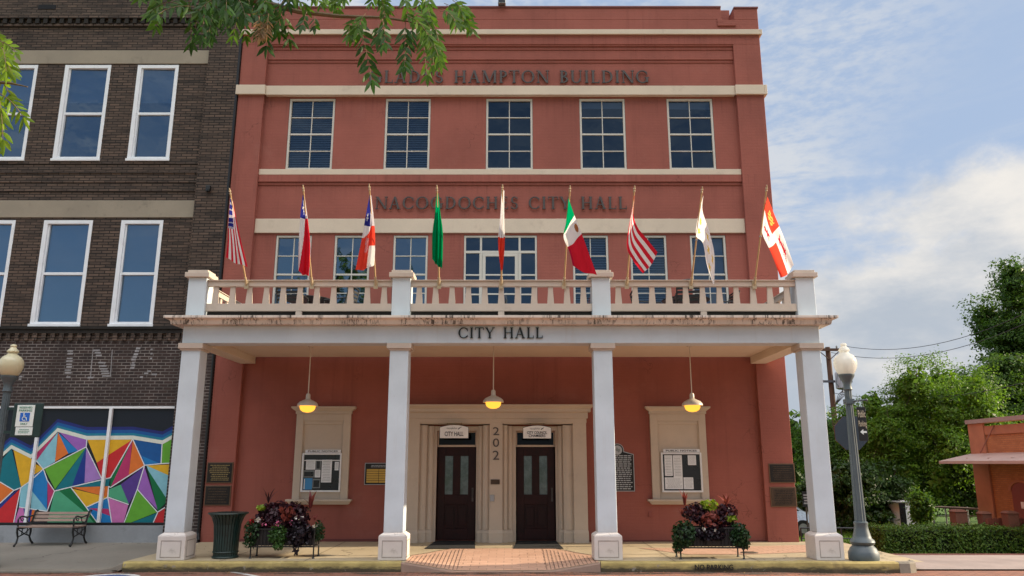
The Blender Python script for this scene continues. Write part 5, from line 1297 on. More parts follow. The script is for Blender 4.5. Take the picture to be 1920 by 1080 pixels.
LM = {'coleus': leaf_mat('dark_coleus_leaf', (.036, .009, .016), .2, .5, .45, .0), 'ivy': leaf_mat('dark_trailing_leaf', (.022, .055, .018), .25, .5, .4, .2), 'black': leaf_mat('black_purple_leaf', (.018, .010, .016), .15, .5, .4, 0),
      'green': leaf_mat('green_bedding_leaf', (.045, .11, .025), .3, .4, .45, .3), 'lime': leaf_mat('lime_leaf', (.22, .32, .025), .35, .25, .5, .2), 'pinkf': leaf_mat('pink_petal', (.55, .12, .24), .3, .3, .5, 0), 'redf': leaf_mat('red_petal', (.45, .015, .03), .3, .3, .5, 0),
      'whitef': leaf_mat('white_petal', (.62, .60, .58), .3, .1, .5, 0), 'cordy': leaf_mat('burgundy_strap_leaf', (.16, .035, .035), .35, .5, .35, .0), 'calad': leaf_mat('pink_veined_leaf', (.20, .05, .04), .3, .4, .45, .2)}
def plant(name, label, cat, loc, blobs, m, group):
    """blobs: (centre, radius, n, size, aspect, droop)"""
    V = [leaf_quads(n, (loc[0]+c[0], loc[1]+c[1], loc[2]+c[2]), r, s, a, .35, .55, nrs, dr) for (c, r, n, s, a, dr) in blobs]
    V = np.concatenate(V); V[:, 2] = np.maximum(V[:, 2], .05)
    o = leaf_mesh(name, V, None, m, None, loc); tag(o, label, cat, group); return o
def strap_plant(name, label, loc, n, L, w, m, group, spread=.5):
    q = MB()
    for i in range(n):
        az = 2*math.pi*(i+.6*rng.random())/n; tilt = spread*(.4+.8*rng.random()); l = L*(.7+.4*rng.random()); k = 6; vs = []
        for j in range(k+1):
            s = j/k; a = tilt*(.5+1.1*s); x = l*s*math.sin(a); z = l*s*math.cos(a*.8); ww = w*math.sin(math.pi*(.12+.88*s)**.8)*(1 if j < k else .02)
            c = Vector((loc[0]+x*math.cos(az), loc[1]+x*math.sin(az), loc[2]+z)); sd = Vector((-math.sin(az), math.cos(az), .0))*ww*.5
            vs += [c-sd+Vector((0, 0, .2*ww)), c+sd+Vector((0, 0, .2*ww))]
        q.add(vs, [(2*j, 2*j+1, 2*j+3, 2*j+2) for j in range(k)])
    o = q.build(name, None, m, origin=loc, recalc=False); tag(o, label, 'plant', group); return o
def planter(label, x0, x1, y0, y1, zb, zt, lattice):
    t = thing('planter', label, 'planter', ((x0+x1)/2, (y0+y1)/2, 0), 'black iron planters by the kerb')
    q = MB(); q.box(x0+.02, x1-.02, y0+.02, y1-.02, zb+.02, zt-.02); q.build('trough', t, M['black'], bevel=.006)
    q = MB(); q.box(x0+.03, x1-.03, y0+.03, y1-.03, zt-.0195, zt-.01); q.build('soil', t, M['soil'])
    q = MB(); e = .012
    for z in (zb, zt):
        q.box(x0, x1, y0-e, y0+e, z-e, z+e); q.box(x0, x1, y1-e, y1+e, z-e, z+e); q.box(x0-e, x0+e, y0+e, y1-e, z-e, z+e); q.box(x1-e, x1+e, y0+e, y1-e, z-e, z+e)
    n = 18
    for k in range(1, n): x = x0+(x1-x0)*k/n; q.box(x-.005, x+.005, y0-.008, y0+.004, zb+e, zt-e)
    q.build('frame', t, M['iron'])
    for x in (x0, x1):
        for y in (y0, y1): q = MB(); q.tube([(x, y, zt), (x, y, .03), (x, y, 0)], [.014, .014, .03]); q.build('leg', t, M['iron'])
    return t
# left planter
yp = 14.85; a0, a1 = xat(470, 1030, yp), xat(588, 1030, yp); zb, zt = zat(1025, yp), zat(992, yp)
planter('black iron planter on thin legs between the litter bin and the second column', a0, a1, yp, yp+.38, zb, zt, False)
def Pp(u, v, dy=.18): w = at(u, v, yp+dy); return (w.x, w.y, w.z)
G1 = 'plants in the left planter'
plant('coleus', 'dark burgundy coleus mass filling the top of the left planter', 'plant', Pp(530, 962), [((-.12, .02, .02), (.34, .17, .19), 520, .085, .7, .2), ((.22, .02, .0), (.30, .17, .20), 460, .08, .7, .2), ((-.30, .0, -.10), (.20, .18, .20), 300, .07, .7, .3), ((.28, -.05, -.12), (.26, .2, .20), 420, .07, .7, .3), ((.0, -.05, -.14), (.3, .16, .18), 420, .07, .7, .3)], LM['coleus'], G1)
plant('trailing_vine', 'black purple vine spilling over the right front of the left planter', 'plant', Pp(562, 1000, 0), [((0, -.03, 0), (.26, .1, .24), 560, .06, .8, .8), ((-.05, -.02, -.28), (.05, .05, .14), 50, .06, .8, 1)], LM['black'], G1)
plant('trailing_ivy', 'green ivy hanging over the left end of the left planter', 'plant', Pp(476, 998, .1), [((0, -.05, 0), (.17, .2, .26), 420, .06, .75, .8), ((-.04, -.05, -.18), (.12, .15, .12), 120, .055, .75, .8)], LM['ivy'], G1)
plant('trailing_ivy', 'green variegated trailing plant over the front middle of the left planter', 'plant', Pp(522, 1006, 0), [((0, -.03, .02), (.19, .08, .20), 380, .055, .8, .8), ((.02, -.04, -.16), (.10, .05, .08), 90, .055, .8, .8)], LM['green'], G1)
plant('trailing_ivy', 'green ivy at the right end of the left planter beside its leg', 'plant', Pp(598, 996, .2), [((0, 0, 0), (.11, .18, .20), 260, .055, .75, .8)], LM['ivy'], G1)
plant('lime_vine', 'small lime yellow leaves at the upper left of the left planter', 'plant', Pp(489, 952, .15), [((0, 0, 0), (.10, .07, .05), 45, .08, .7, .2)], LM['lime'], G1)
plant('caladium', 'pink red caladium leaves in the middle of the left planter', 'plant', Pp(540, 962, -.02), [((0, 0, 0), (.16, .06, .13), 40, .12, .7, .4)], LM['calad'], G1)
plant('petunia', 'red petunias at the left edge of the left planter', 'flower', Pp(472, 978, .0), [((0, 0, 0), (.055, .06, .045), 20, .048, 1, 0)], LM['redf'], G1)
plant('petunia', 'pink petunias scattered on the left planter', 'flower', Pp(520, 982, -.04), [((0, -.02, 0), (.07, .04, .05), 10, .036, 1, 0), ((.27, -.02, .02), (.05, .03, .05), 5, .034, 1, 0), ((-.24, .0, -.02), (.05, .03, .05), 7, .036, 1, 0)], LM['pinkf'], G1)
plant('petunia', 'white petunias scattered on the left planter', 'flower', Pp(560, 975, -.06), [((0, -.03, 0), (.13, .03, .10), 9, .032, 1, 0), ((-.75, 0, .0), (.06, .04, .05), 16, .042, 1, 0), ((.33, 0, -.1), (.08, .04, .04), 10, .036, 1, 0)], LM['whitef'], G1)
strap_plant('cordyline', 'tall burgundy strap leaved cordyline at the right of the left planter', Pp(582, 954, .12), 6, .36, .075, LM['cordy'], G1, .45)
strap_plant('purple_grass', 'thin dark purple grass fanning at the left of the left planter', Pp(503, 944, .12), 9, .34, .022, LM['coleus'], G1, .55)
strap_plant('purple_grass', 'thin red grass leaning out of the right end of the left planter', Pp(590, 976, .1), 7, .20, .018, LM['cordy'], G1, 1.0)
# right planter
yp = 14.75; a0, a1 = xat(1276, 1030, yp), xat(1394, 1030, yp); zb, zt = zat(1027, yp), zat(990, yp)
planter('black iron planter on thin legs under the right notice board, facing the NO PARKING kerb', a0, a1, yp, yp+.38, zb, zt, True)
q = MB(); b_ = rect(1324, 1348, 1008, 1022, yp-.02); e = .012
for (x0, x1, z0, z1) in ((b_[0], b_[1], b_[2], b_[2]+e), (b_[0], b_[1], b_[3]-e, b_[3]), (b_[0], b_[0]+e, b_[2]+e, b_[3]-e), (b_[1]-e, b_[1], b_[2]+e, b_[3]-e)): q.box(x0, x1, yp-.05, yp-.035, z0, z1)
q.box(b_[0]+e, b_[1]-e, yp-.045, yp-.036, b_[2]+e, b_[3]-e, M['bronzeplate']); q.mats[0] = M['bronzeplate']
tag(q.build('planter_badge', None, None), 'small dark framed badge hung on the front of the right planter', 'badge')
G2 = 'plants in the right planter'
plant('coleus', 'wine red coleus at the upper left of the right planter', 'plant', Pp(1304, 962), [((0, 0, 0), (.26, .16, .20), 480, .075, .6, .2), ((.2, -.06, -.12), (.22, .12, .2), 220, .07, .6, .3)], LM['coleus'], G2)
plant('coleus', 'dark purple coleus at the upper right of the right planter', 'plant', Pp(1362, 964), [((0, 0, 0), (.22, .16, .20), 420, .07, .7, .2), ((-.1, -.1, -.15), (.2, .1, .18), 200, .07, .7, .3)], LM['coleus'], G2)
plant('lime_vine', 'bright lime green plant at the top of the right planter', 'plant', Pp(1328, 947), [((0, 0, 0), (.17, .12, .10), 150, .09, .6, -.6)], LM['lime'], G2)
plant('lime_vine', 'small yellow green plant at the right of the right planter', 'plant', Pp(1372, 972, .02), [((0, 0, 0), (.10, .06, .06), 45, .08, .6, -.4)], LM['lime'], G2)
plant('caladium', 'pink and red caladium leaves in the middle of the right planter', 'plant', Pp(1335, 976, -.03), [((0, 0, 0), (.20, .06, .17), 50, .11, .7, .4)], LM['calad'], G2)
plant('trailing_ivy', 'dense dark ivy spilling over the left end of the right planter', 'plant', Pp(1281, 1003, .08), [((0, -.05, .02), (.22, .22, .25), 800, .06, .8, .9), ((-.12, -.03, -.20), (.10, .12, .12), 160, .055, .8, .9)], LM['ivy'], G2)
plant('trailing_ivy', 'dense dark ivy spilling over the right end of the right planter', 'plant', Pp(1384, 1003, .08), [((0, -.05, .0), (.19, .22, .23), 720, .06, .8, .9), ((.10, -.03, -.16), (.09, .12, .1), 130, .055, .8, .9)], LM['ivy'], G2)
plant('trailing_vine', 'black leaved vine over the front middle of the right planter', 'plant', Pp(1332, 1000, 0), [((0, -.03, 0), (.30, .06, .17), 520, .06, .8, .8)], LM['black'], G2)
plant('petunia', 'a few white flowers low on the front of the right planter', 'flower', Pp(1320, 992, -.08), [((0, 0, 0), (.05, .02, .04), 8, .045, 1, 0), ((.2, 0, -.02), (.03, .02, .02), 5, .04, 1, 0)], LM['whitef'], G2)
strap_plant('cordyline', 'red cordyline standing at the left of the right planter', Pp(1284, 948, .12), 6, .30, .06, LM['cordy'], G2, .25)
strap_plant('cordyline', 'pale pink and orange cordyline at the right of the right planter', Pp(1362, 950, .12), 7, .26, .05, LM['calad'], G2, .6)
strap_plant('purple_grass', 'thin red grass arching past the right end of the right planter', Pp(1378, 966, .1), 10, .26, .016, LM['cordy'], G2, 1.1)
strap_plant('purple_grass', 'thin red grass arching past the left end of the right planter', Pp(1278, 966, .1), 8, .22, .016, LM['cordy'], G2, 1.0)

# ------------------------------------------------------------------ the nine flags
FM = {'r': cloth_mat('red_flag_cloth', (.62, .02, .04)), 'w': cloth_mat('white_flag_cloth', (.80, .78, .76)), 'b': cloth_mat('blue_flag_cloth', (.025, .03, .22)), 'g': cloth_mat('green_flag_cloth', (.0, .27, .10)), 'y': cloth_mat('yellow_flag_cloth', (.75, .55, .12)),
      'o': cloth_mat('orange_red_flag_cloth', (.75, .07, .04)), 'n': cloth_mat('brown_emblem_cloth', (.35, .14, .06)), 'l': cloth_mat('pale_flag_cloth', (.62, .58, .62)), 'c': cloth_mat('crimson_flag_cloth', (.42, .01, .05))}
def star(u, v, cu, cv, r, asp=1.0):
    a = math.atan2(u-cu, (v-cv)*asp); d = math.hypot(u-cu, (v-cv)*asp)
    return d < r*(.55+.45*math.cos(5*a))
def usa(u, v):
    if u < .54 and v < .40: return 'w' if (int(u*24) % 2 == 0 and int(v*40) % 3 == 0) else 'b'
    return 'r' if int(u*9) % 2 == 0 else 'w'
def lone(u, v):
    if v < .34: return 'w' if star(u, v, .5, .18, .2, 2.) else ('b' if u < .72 else 'l')
    return 'w' if u < .62-.95*(v-.34) else 'r'
def lone2(u, v):
    if v < .42: return 'w' if star(u, v, .28, .30, .13, 2.4) else ('b' if u < .60 else 'l')
    if u > .60 and v > .70: return 'w'
    if v < .60 and u < .75-3.2*(v-.42): return 'w'
    if .58 < v < .76 and .30 < u < .52 and (int(u*50+v*23) % 3 == 0): return 'l'
    return 'o'
def green(u, v): return 'g'
def whitered(u, v): return 'l' if (v < .60 and int(u*9) % 3 == 1) else ('w' if v < .60 else 'o')
def mexico(u, v):
    if v < .27: return 'g'
    if v < .56: return 'n' if ((u-.14)/.09)**2+((v-.43)/.075)**2 < 1 else 'w'
    return 'r' if u < .9 else 'c'
def stripes(u, v): return 'r' if int(u*7+.0) % 2 == 0 else 'w'
def fleur(u, v):
    for cu, cv in ((.35, .28), (.7, .30), (.3, .52), (.55, .62), (.3, .76), (.7, .8)):
        if abs(u-cu) < .05 and abs(v-cv) < .045 or abs(u-cu) < .11 and abs(v-cv) < .016: return 'y'
    return 'w'
def lions(u, v):
    if u < .5 and v < .47: return 'y' if (abs(u-.27) < .10 and abs(v-.27) < .10 and (int(u*30)+int(v*30)) % 3 > 0) else 'o'
    if u >= .5 and v >= .60: return 'o'
    cu, cv = (.74, .34) if u >= .5 else (.25, .70)
    du, dv = u-cu, v-cv
    if abs(du+.25*dv) < .042 and abs(dv) < .11: return 'r'
    for k in (-.08, .05, .11):
        if abs(dv-k-.5*du) < .013 and abs(du) < .10: return 'r'
    return 'w'
def spl(pts, t):
    n = len(pts)-1; x = t*n; i = min(int(x), n-1); f = x-i
    P = [Vector(pts[max(0, min(n, j))]) for j in (i-1, i, i+1, i+2)]
    return .5*((2*P[1])+(-P[0]+P[2])*f+(2*P[0]-5*P[1]+4*P[2]-P[3])*f*f+(-P[0]+3*P[1]-3*P[2]+P[3])*f**3)
YRAIL = 14.74
def flag(label, base, top, AD, BC, fn, tB=.45, fold=.05, nf=3.0, nu=40, nv=60, ph=0., ring=True):
    pb = at(base[0], 526, YRAIL); zb = pb.z-.12
    # tip: the pole leans out over the street at about 45 degrees
    YTip = 13.38; pt = at(top[0], top[1], YTip); p0 = Vector((pb.x, YRAIL-.06, zb+.02))
    t = thing('flag', label, 'flag', tuple(p0), 'flags along the balcony rail')
    dirv = (pt-p0); L = dirv.length; d = dirv/L
    q = MB(); q.tube([p0, p0+d*(L-.12)], [.017, .014], 10); q.build('pole', t, M['pole'], smooth=True)
    q = MB(); q.tube([p0+d*(L-.13), p0+d*(L-.10), p0+d*(L-.09), p0+d*(L-.055), p0+d*(L-.05), p0+d*L], [.018, .022, .014, .024, .016, .010], 10); q.build('finial', t, M['finial'], smooth=True)
    q = MB(); q.tube([p0-d*.04, p0+d*.16], .026, 10, M['finial']); q.box(p0.x-.04, p0.x+.04, YRAIL-.07, YRAIL-.046, zb-.06, zb+.10, M['finial']); q.build('socket', t)
    Yt = (p0+d*L*.92).y; Yl = (p0+d*L*tB).y
    q = MB(); vs = []
    for j in range(nv+1):
        v = j/nv; a = spl(AD, v); b = spl(BC, v)
        for i in range(nu+1):
            u = i/nu; g = min(1, v*2.2)
            px = a.lerp(b, u)
            rip = math.sin(2*math.pi*(nf*u+.35*v)+ph)*fold*g*(.45+.55*v)
            Y = Yt+(Yl-Yt)*u*(1-.45*v)+rip-.02
            sag = 3.2*math.sin(math.pi*u)*v+.9*math.sin(2*math.pi*(nf*u+.35*v)+ph+1)*v*1.3
            w = at(px.x+.6*math.sin(2*math.pi*(nf*u+.7*v)+ph)*g, px.y+sag, Y); vs.append(w)
    fs = []; cols_ = []
    for j in range(nv):
        for i in range(nu):
            k = j*(nu+1)+i; q.add([], []); cols_.append(fn((i+.5)/nu, (j+.5)/nv)); fs.append((k, k+1, k+nu+2, k+nu+1))
    q.v = [tuple(x) for x in vs]; q.f = fs
    for c in cols_: q.mi.append(q._m(FM[c]))
    q.build('cloth', t, None, smooth=True, recalc=False)
    if ring:
        q = MB(); m = p0+d*L*(tB+.02); q.lathe([(.02, -.012), (.026, 0), (.02, .012)], tuple(m), 10); q.build('ring', t, M['steel'])
    return t
flag('American flag with stars at the top and stripes hanging down, beside the brick building', (465, 525), (430, 353), [(432, 371), (428, 420), (427, 452), (424, 483)], [(437, 378), (445, 420), (454, 462), (464, 499)], usa, .72, .028, 1.7, 52, 60, .3)
flag('blue, white and red lone star flag, second from the brick building', (587, 525), (568, 347), [(567.5, 366), (562.5, 408), (560.5, 460), (560, 509)], [(571, 366), (577, 410), (581, 460), (579, 516)], lone, .62, .06, 1.6, 44, 60, 1.0)
flag('blue and orange red star flag with a white lower corner', (706, 525), (692, 345), [(693, 366), (684, 412), (677, 455), (667, 507)], [(696, 366), (701, 412), (703, 455), (702, 496)], lone2, .60, .06, 1.8, 44, 60, .4)
flag('plain green flag hanging in folds in front of the lettering', (824, 525), (819, 347), [(818.5, 362), (815, 400), (811, 440), (811, 487)], [(821.5, 362), (826, 400), (830, 440), (829, 503)], green, .62, .075, 2.6, 44, 60, .9)
flag('narrow white over red flag hung close to its pole at the middle of the balcony', (940, 525), (942, 346), [(940, 357), (938.5, 400), (934.5, 455), (938.5, 505)], [(945.5, 357), (946, 400), (946.5, 455), (942, 506)], whitered, .70, .05, 2.2, 36, 60, 2.0)
flag('green, white and red tricolour flag with a brown emblem', (1057, 525), (1069, 348), [(1066, 372), (1080, 412), (1096, 452), (1120, 516)], [(1061, 418), (1057, 445), (1068, 472), (1074, 499)], mexico, .52, .05, 1.3, 44, 60, .2)
flag('red and white striped flag blown out to the right', (1174, 525), (1190, 348), [(1190, 366), (1187, 402), (1197, 428), (1213, 448), (1233, 474)], [(1185, 396), (1179, 425), (1176, 464), (1188, 490), (1206, 514)], stripes, .5, .03, 1.0, 49, 60, 1.6)
flag('white flag with pale gold emblems, hung right of the striped flag', (1294, 525), (1317, 350), [(1319, 366), (1317, 395), (1330, 435), (1340, 478), (1340, 529)], [(1311, 395), (1305, 440), (1318, 456), (1325, 496), (1335, 527)], fleur, .45, .05, 1.5, 44, 66, .6)
flag('red and white quartered flag with lions and a castle', (1412, 525), (1438, 347), [(1439, 369), (1454, 408), (1471, 448), (1489, 497)], [(1428, 418), (1430, 440), (1446, 474), (1464, 522)], lions, .48, .05, 1.2, 48, 64, .1)

# ------------------------------------------------------------------ across the side street on the right
# orange brick building, its front facing the side street
OX = 17.62; oy0, oy1 = 23.5, 30.2
ob = thing('orange_brick_building', 'low orange brick building with a pale pink metal awning and arched red doors', 'building', (OX+5, 26, -1.1))
zp1 = at(1815, 786, 30).z; zaw = at(1815, 868, 30).z
q = MB(); q.box(OX+.08, OX+16, oy0, oy1-.0, -2, zp1-.30, M['orange_brick']); 
q.box(OX, OX+.079, oy1-.95, oy1+.02, -2, zp1-.18, M['orange_flat']); q.box(OX, OX+.079, oy0, oy0+.8, -2, zp1-.18, M['orange_flat'])
q.box(OX+.04, OX+.0795, oy0+.801, oy1-.951, zp1-.62, zp1-.30, M['orange_flat']); q.build('wall', ob, None, bevel=.01)
q = MB(); q.box(OX-.06, OX+.35, oy0, oy1+.06, zp1-.1795, zp1-.03); q.build('coping', ob, surf('grey_coping', (.34, .27, .25), .8, .1))
q = MB()
q.add([(OX+.07, oy0, zaw+.36), (OX+.07, oy1+.05, zaw+.36), (OX-1.25, oy1+.05, zaw+.07), (OX-1.25, oy0, zaw+.07), (OX+.07, oy0, zaw+.31), (OX+.07, oy1+.05, zaw+.31), (OX-1.25, oy1+.05, zaw-.03), (OX-1.25, oy0, zaw-.03)], [(0, 1, 2, 3), (7, 6, 5, 4), (3, 2, 6, 7), (0, 4, 5, 1), (1, 5, 6, 2), (0, 3, 7, 4)])
y = oy0+.3
while y < oy1: q.box(OX-.9, OX+.0, y-.02, y+.02, zaw+.15, zaw+.18); y += 1.3
q.build('awning', ob, M['pinkroof'])
for k in range(2):
    y = oy1-1.6-3.4*k; q = MB(); q.tube([(OX+.05, y, zaw+1.35), (OX-.6, y-.0, zaw+.36)], .02, 6); q.build('tie_rod', ob, surf('rusty_rod', (.20, .06, .03), .7))
def arch(yc, w, zb, zs, x):
    return [(yc-w, zb), (yc+w, zb), (yc+w, zs)]+[(yc+w*math.cos(R(a)), zs+w*.55*math.sin(R(a))) for a in range(15, 180, 15)]+[(yc-w, zs)]
for (yc, ) in ((27.6,), (24.2,)):
    q = MB(); q.prism(arch(yc, .55, -1.15, .75, OX), OX+.055, OX+.0795, 'x'); dd = q.build('door', ob, M['reddoor'])
    q = MB(); a_ = arch(yc, .64, -1.15, .75, OX); 
    n = 12
    for i in range(n):
        t0, t1 = R(180*i/n), R(180*(i+1)/n); P = lambda t, w: (OX+.03, yc+w*math.cos(t), .75+w*.55*math.sin(t))
        q.add([P(t0, .56), P(t1, .56), P(t1, .70), P(t0, .70), *[(OX+.0795, *P(t, w)[1:]) for t, w in ((t0, .56), (t1, .56), (t1, .70), (t0, .70))]], [(0, 1, 2, 3), (0, 4, 5, 1), (2, 6, 7, 3), (1, 5, 6, 2), (3, 7, 4, 0)])
    q.build('arch_band', dd, M['orange_flat'])
    q = MB(); q.box(OX+.03, OX+.0545, yc-.09, yc+.09, .18, .40); q.build('door_notice', dd, M['paper'])
# brick posts and pickets behind the hedge
def brick_post(label, u, v0, v1, Y, w):
    p = at(u, v0, Y); q = MB(); z = at(u, v1, Y).z; q.box(p.x-w, p.x+w, Y-w, Y+w, -1.4, p.z); q.frus((p.x-w-.03, p.x+w+.03, Y-w-.03, Y+w+.03), p.z+.0005, (p.x-w*.7, p.x+w*.7, Y-w*.7, Y+w*.7), p.z+.07)
    tag(q.build('gate_post', None, surf('reddish_post_wood', (.16, .068, .042), .85, .2, 4, 25, .4, .006)), label, 'post', 'stout posts behind the hedge')
brick_post('stout brown post behind the hedge, standing free left of the orange building', 1796, 959, 985, 27.6, .20)
brick_post('brown post behind the hedge at the corner of the orange building', 1845, 963, 985, 27.3, .16)
brick_post('brown post behind the hedge in front of the arched door', 1893, 962, 985, 26.6, .18)
q = MB(); p = at(1858, 970, 27); p2 = at(1925, 970, 26.8); zt = at(1870, 972, 27).z
n = 16
for k in range(n+1): x = p.x-.15+(p2.x+.3-p.x)*k/n; q.box(x-.05, x+.05, 26.95, 26.98, -1.3, zt+.02*(k % 2))
t = thing('picket_fence', 'low rust brown picket fence behind the hedge before the orange building', 'fence', (p.x+.5, 27, -1.3)); q.build('pickets', t, surf('rusty_picket_paint', (.20, .06, .035), .8, .15))
q = MB(); q.box(p.x-.2, p2.x+.2, 26.985, 27.02, zt-.15, zt-.09); q.build('rail', t, surf('rusty_rail', (.18, .06, .035), .8))
# open metal roofed shelter
Y = 31; t = thing('metal_shelter', 'small open shelter with a rusty flat metal roof on thin posts behind the hedge', 'shelter', (at(1790, 985, Y).x, Y, -1.16))
x0, x1, z0, z1 = rect(1746, 1840, 949.5, 952.5, Y)
q = MB(); q.add([(x0, Y, z0), (x1, Y, z0-.08), (x1, Y+.9, z0-.08), (x0, Y+.9, z0), (x0, Y, z1), (x1, Y, z1-.08), (x1, Y+.9, z1-.08), (x0, Y+.9, z1)], [(0, 1, 2, 3), (4, 7, 6, 5), (0, 4, 5, 1), (1, 5, 6, 2), (2, 6, 7, 3), (3, 7, 4, 0)]); q.build('roof', t, surf('rusty_roof', (.11, .075, .065), .7, .2))
for x in (x0+.1, (x0+x1)/2, x1-.1):
    for y in (Y+.1, Y+.8): q = MB(); q.tube([(x, y, -1.2), (x, y, z0+.0)], .035, 8); q.build('post', t, M['steel'])
q = MB(); zr = at(1800, 968, Y).z; q.tube([(x0+.1, Y+.1, zr), (x1-.1, Y+.1, zr)], .025, 6); q.build('rail', t, M['steel'])
# white shed end glimpsed through leaves
Y = 32.2; x0, x1, z0, z1 = rect(1692, 1728, 943, 995, Y); t = thing('white_shed', 'white sided shed glimpsed behind the trees above the hedge', 'shed', ((x0+x1)/2, Y, -1.16))
q = MB(); q.box(x0, x1+.2, Y, Y+1.5, -1.3, z1); 
k = -1.0
while k < z1: q.box(x0-.01, x1+.2, Y-.012, Y-.0005, k, k+.13); k += .16
q.build('wall', t, M['whitewall']); q = MB(); q.box(x0-.1, x0+.14, Y-.04, Y-.013, -1.2, z1); q.build('corner_board', t, M['board']); q = MB(); q.box(x0-.2, x1+.25, Y-.05, Y+1.6, z1+.001, z1+.04); q.build('roof', t, M['steel'])
# low grey block wall
Y = 40; x0, x1, z0, z1 = rect(1480, 1685, 975, 1000, Y); q = MB(); q.box(x0-1.5, x1, Y, Y+.25, -1.5, z1); q.box(x0-1.5, x1+.02, Y-.03, Y+.28, z1+.0005, z1+.08)
tag(q.build('block_wall', None, surf('grey_block', (.24, .26, .28), .85, .08)), 'low grey block wall behind the lawn between the column and the hedge', 'wall')
# railing and little sign by the hall corner
t = thing('handrail', 'black metal handrail at the far side of the hall corner', 'railing', (at(1506, 1005, 24).x, 24, gz(8, 24)))
x0 = at(1502, 1000, 24).x; zt = at(1506, 990, 24).z; q = MB(); q.tube([(x0, 24, zt), (x0+1.6, 24, zt)], .025, 6); q.tube([(x0, 24, zt-.3), (x0+1.6, 24, zt-.3)], .018, 6)
for k in range(5): q.tube([(x0+.4*k, 24, gz(8, 24)-.1), (x0+.4*k, 24, zt)], .022, 6)
q.build('rails', t, M['iron'])
Y = 30; p = at(1511, 936, Y); t = thing('street_sign', 'small dark sign on a post glimpsed between the hall corner and the last column', 'sign', (p.x, Y, -1.16))
q = MB(); q.box(p.x-.12, p.x+.12, Y, Y+.02, p.z-.28, p.z+.28); q.build('panel', t, M['black']); q = MB(); bars(q, p.x-.09, p.x+.09, p.z-.2, p.z+.2, Y-.001, 4, M['silver']); q.build('lettering', t, M['silver']); q = MB(); q.tube([(p.x, Y+.04, -1.2), (p.x, Y+.04, p.z+.2)], .03, 6); q.build('post', t, M['iron'])
# parked car, mostly hidden
def car(label, x, y, z, rz, paint):
    t = thing('parked_car', label, 'car', (0, 0, 0))
    prof = [(-2.1, .35), (-2.15, .62), (-2.0, .82), (-1.25, .92), (-.65, 1.38), (.75, 1.42), (1.45, .98), (2.05, .90), (2.15, .6), (2.1, .35)]
    q = MB(); n = len(prof); vs = []
    for s, k in ((-.84, 1), (-.86, .0), (.86, .0), (.84, 1)):
        vs += [(a, s*(1 if b < .95 else .80), b) for a, b in prof]
    q.add(vs, [(i+j*n, i+1+j*n, i+1+(j+1)*n, i+(j+1)*n) for j in range(3) for i in range(n-1)]+[tuple(range(n)), tuple(range(3*n, 4*n))[::-1], (0, n, 2*n, 3*n), (n-1, 4*n-1, 3*n-1, 2*n-1)]); q.build('body', t, paint, bevel=.04)
    q = MB()
    for s in (-1, 1): q.add([(-1.1, s*.80, .97), (-.62, s*.695, 1.33), (.7, s*.695, 1.36), (1.25, s*.79, .99)], [(0, 1, 2, 3)])
    q.add([(-1.23, -.6, .96), (-1.23, .6, .96), (-.70, .58, 1.36), (-.70, -.58, 1.36)], [(0, 1, 2, 3)]); q.add([(1.44, -.6, 1.0), (1.44, .6, 1.0), (.82, .58, 1.40), (.82, -.58, 1.40)], [(0, 1, 2, 3)]); q.build('windows', t, M['board'])
    for sx in (-1.3, 1.3):
        for sy in (-.78, .78):
            q = MB(); k = 18; q.prism([(sx+.32*math.cos(2*math.pi*i/k), .32+.32*math.sin(2*math.pi*i/k)) for i in range(k)], sy-.1, sy+.1, 'y'); w = q.build('wheel', t, M['black'])
            q = MB(); yy = sy+(.101 if sy > 0 else -.101); q.prism([(sx+.19*math.cos(2*math.pi*i/k), .32+.19*math.sin(2*math.pi*i/k)) for i in range(k)], yy-.004, yy+.004, 'y'); q.build('rim', w, M['steel'])
    t.location = (x, y, z); t.rotation_euler.z = rz; return t
pc = at(1511, 985, 33); car('pale blue and white parked car glimpsed between the hall corner and the last column', pc.x-1.75, 33, -1.16, R(4), flat('pale_blue_car_paint', (.45, .55, .62), .3, .2))
# hedge
def hedge():
    Y = 26.0; x0 = at(1657, 1015, Y).x; x1 = x0+9.5; z1 = at(1750, 990, Y).z; zb = gz(14, Y)-.05; d = 1.3
    t = thing('hedge', 'long clipped green box hedge in front of the orange building', 'hedge', ((x0+x1)/2, Y, zb))
    q = MB(); q.box(x0+.12, x1, Y+.12, Y+d-.12, zb, z1-.12); q.build('shade_core', t, surf('dark_hedge_inside', (.010, .016, .005), .95, .3))  # near-black inner box paints the shade between the leaves
    rs = nrs; V = []
    def face(n, f, nm):
        c = f(rs.rand(n), rs.rand(n)); c = c+rs.normal(size=(n, 3))*.035; V.append(oriented(n, c, np.tile(np.array(nm, float), (n, 1)), .075, .6, .5, rs))
    st = lambda *a: np.stack(a, 1)
    wob = lambda a: .03*np.sin(a*37)+.03*np.sin(a*91+1)
    face(9000, lambda a, b: st(x0+(x1-x0)*a, Y+.05+wob(a)+0*b, zb+(z1-zb)*b), (0, -1, .2))
    face(6500, lambda a, b: st(x0+(x1-x0)*a, Y+d*b, z1-.03+wob(a)*.8+0*b), (0, 0, 1))
    face(500, lambda a, b: st(x0+(x1-x0)*a, Y+d*b, z1+.02+.05*rs.rand(len(a))), (0, 0, 1))
    face(1200, lambda a, b: st(x0+.05+0*a, Y+d*a, zb+(z1-zb)*b), (-1, 0, .2))
    leaf_mesh('foliage', np.concatenate(V), t, leaf_mat('hedge_leaf', (.085, .165, .022), .3, .45, .5, .3))
hedge()
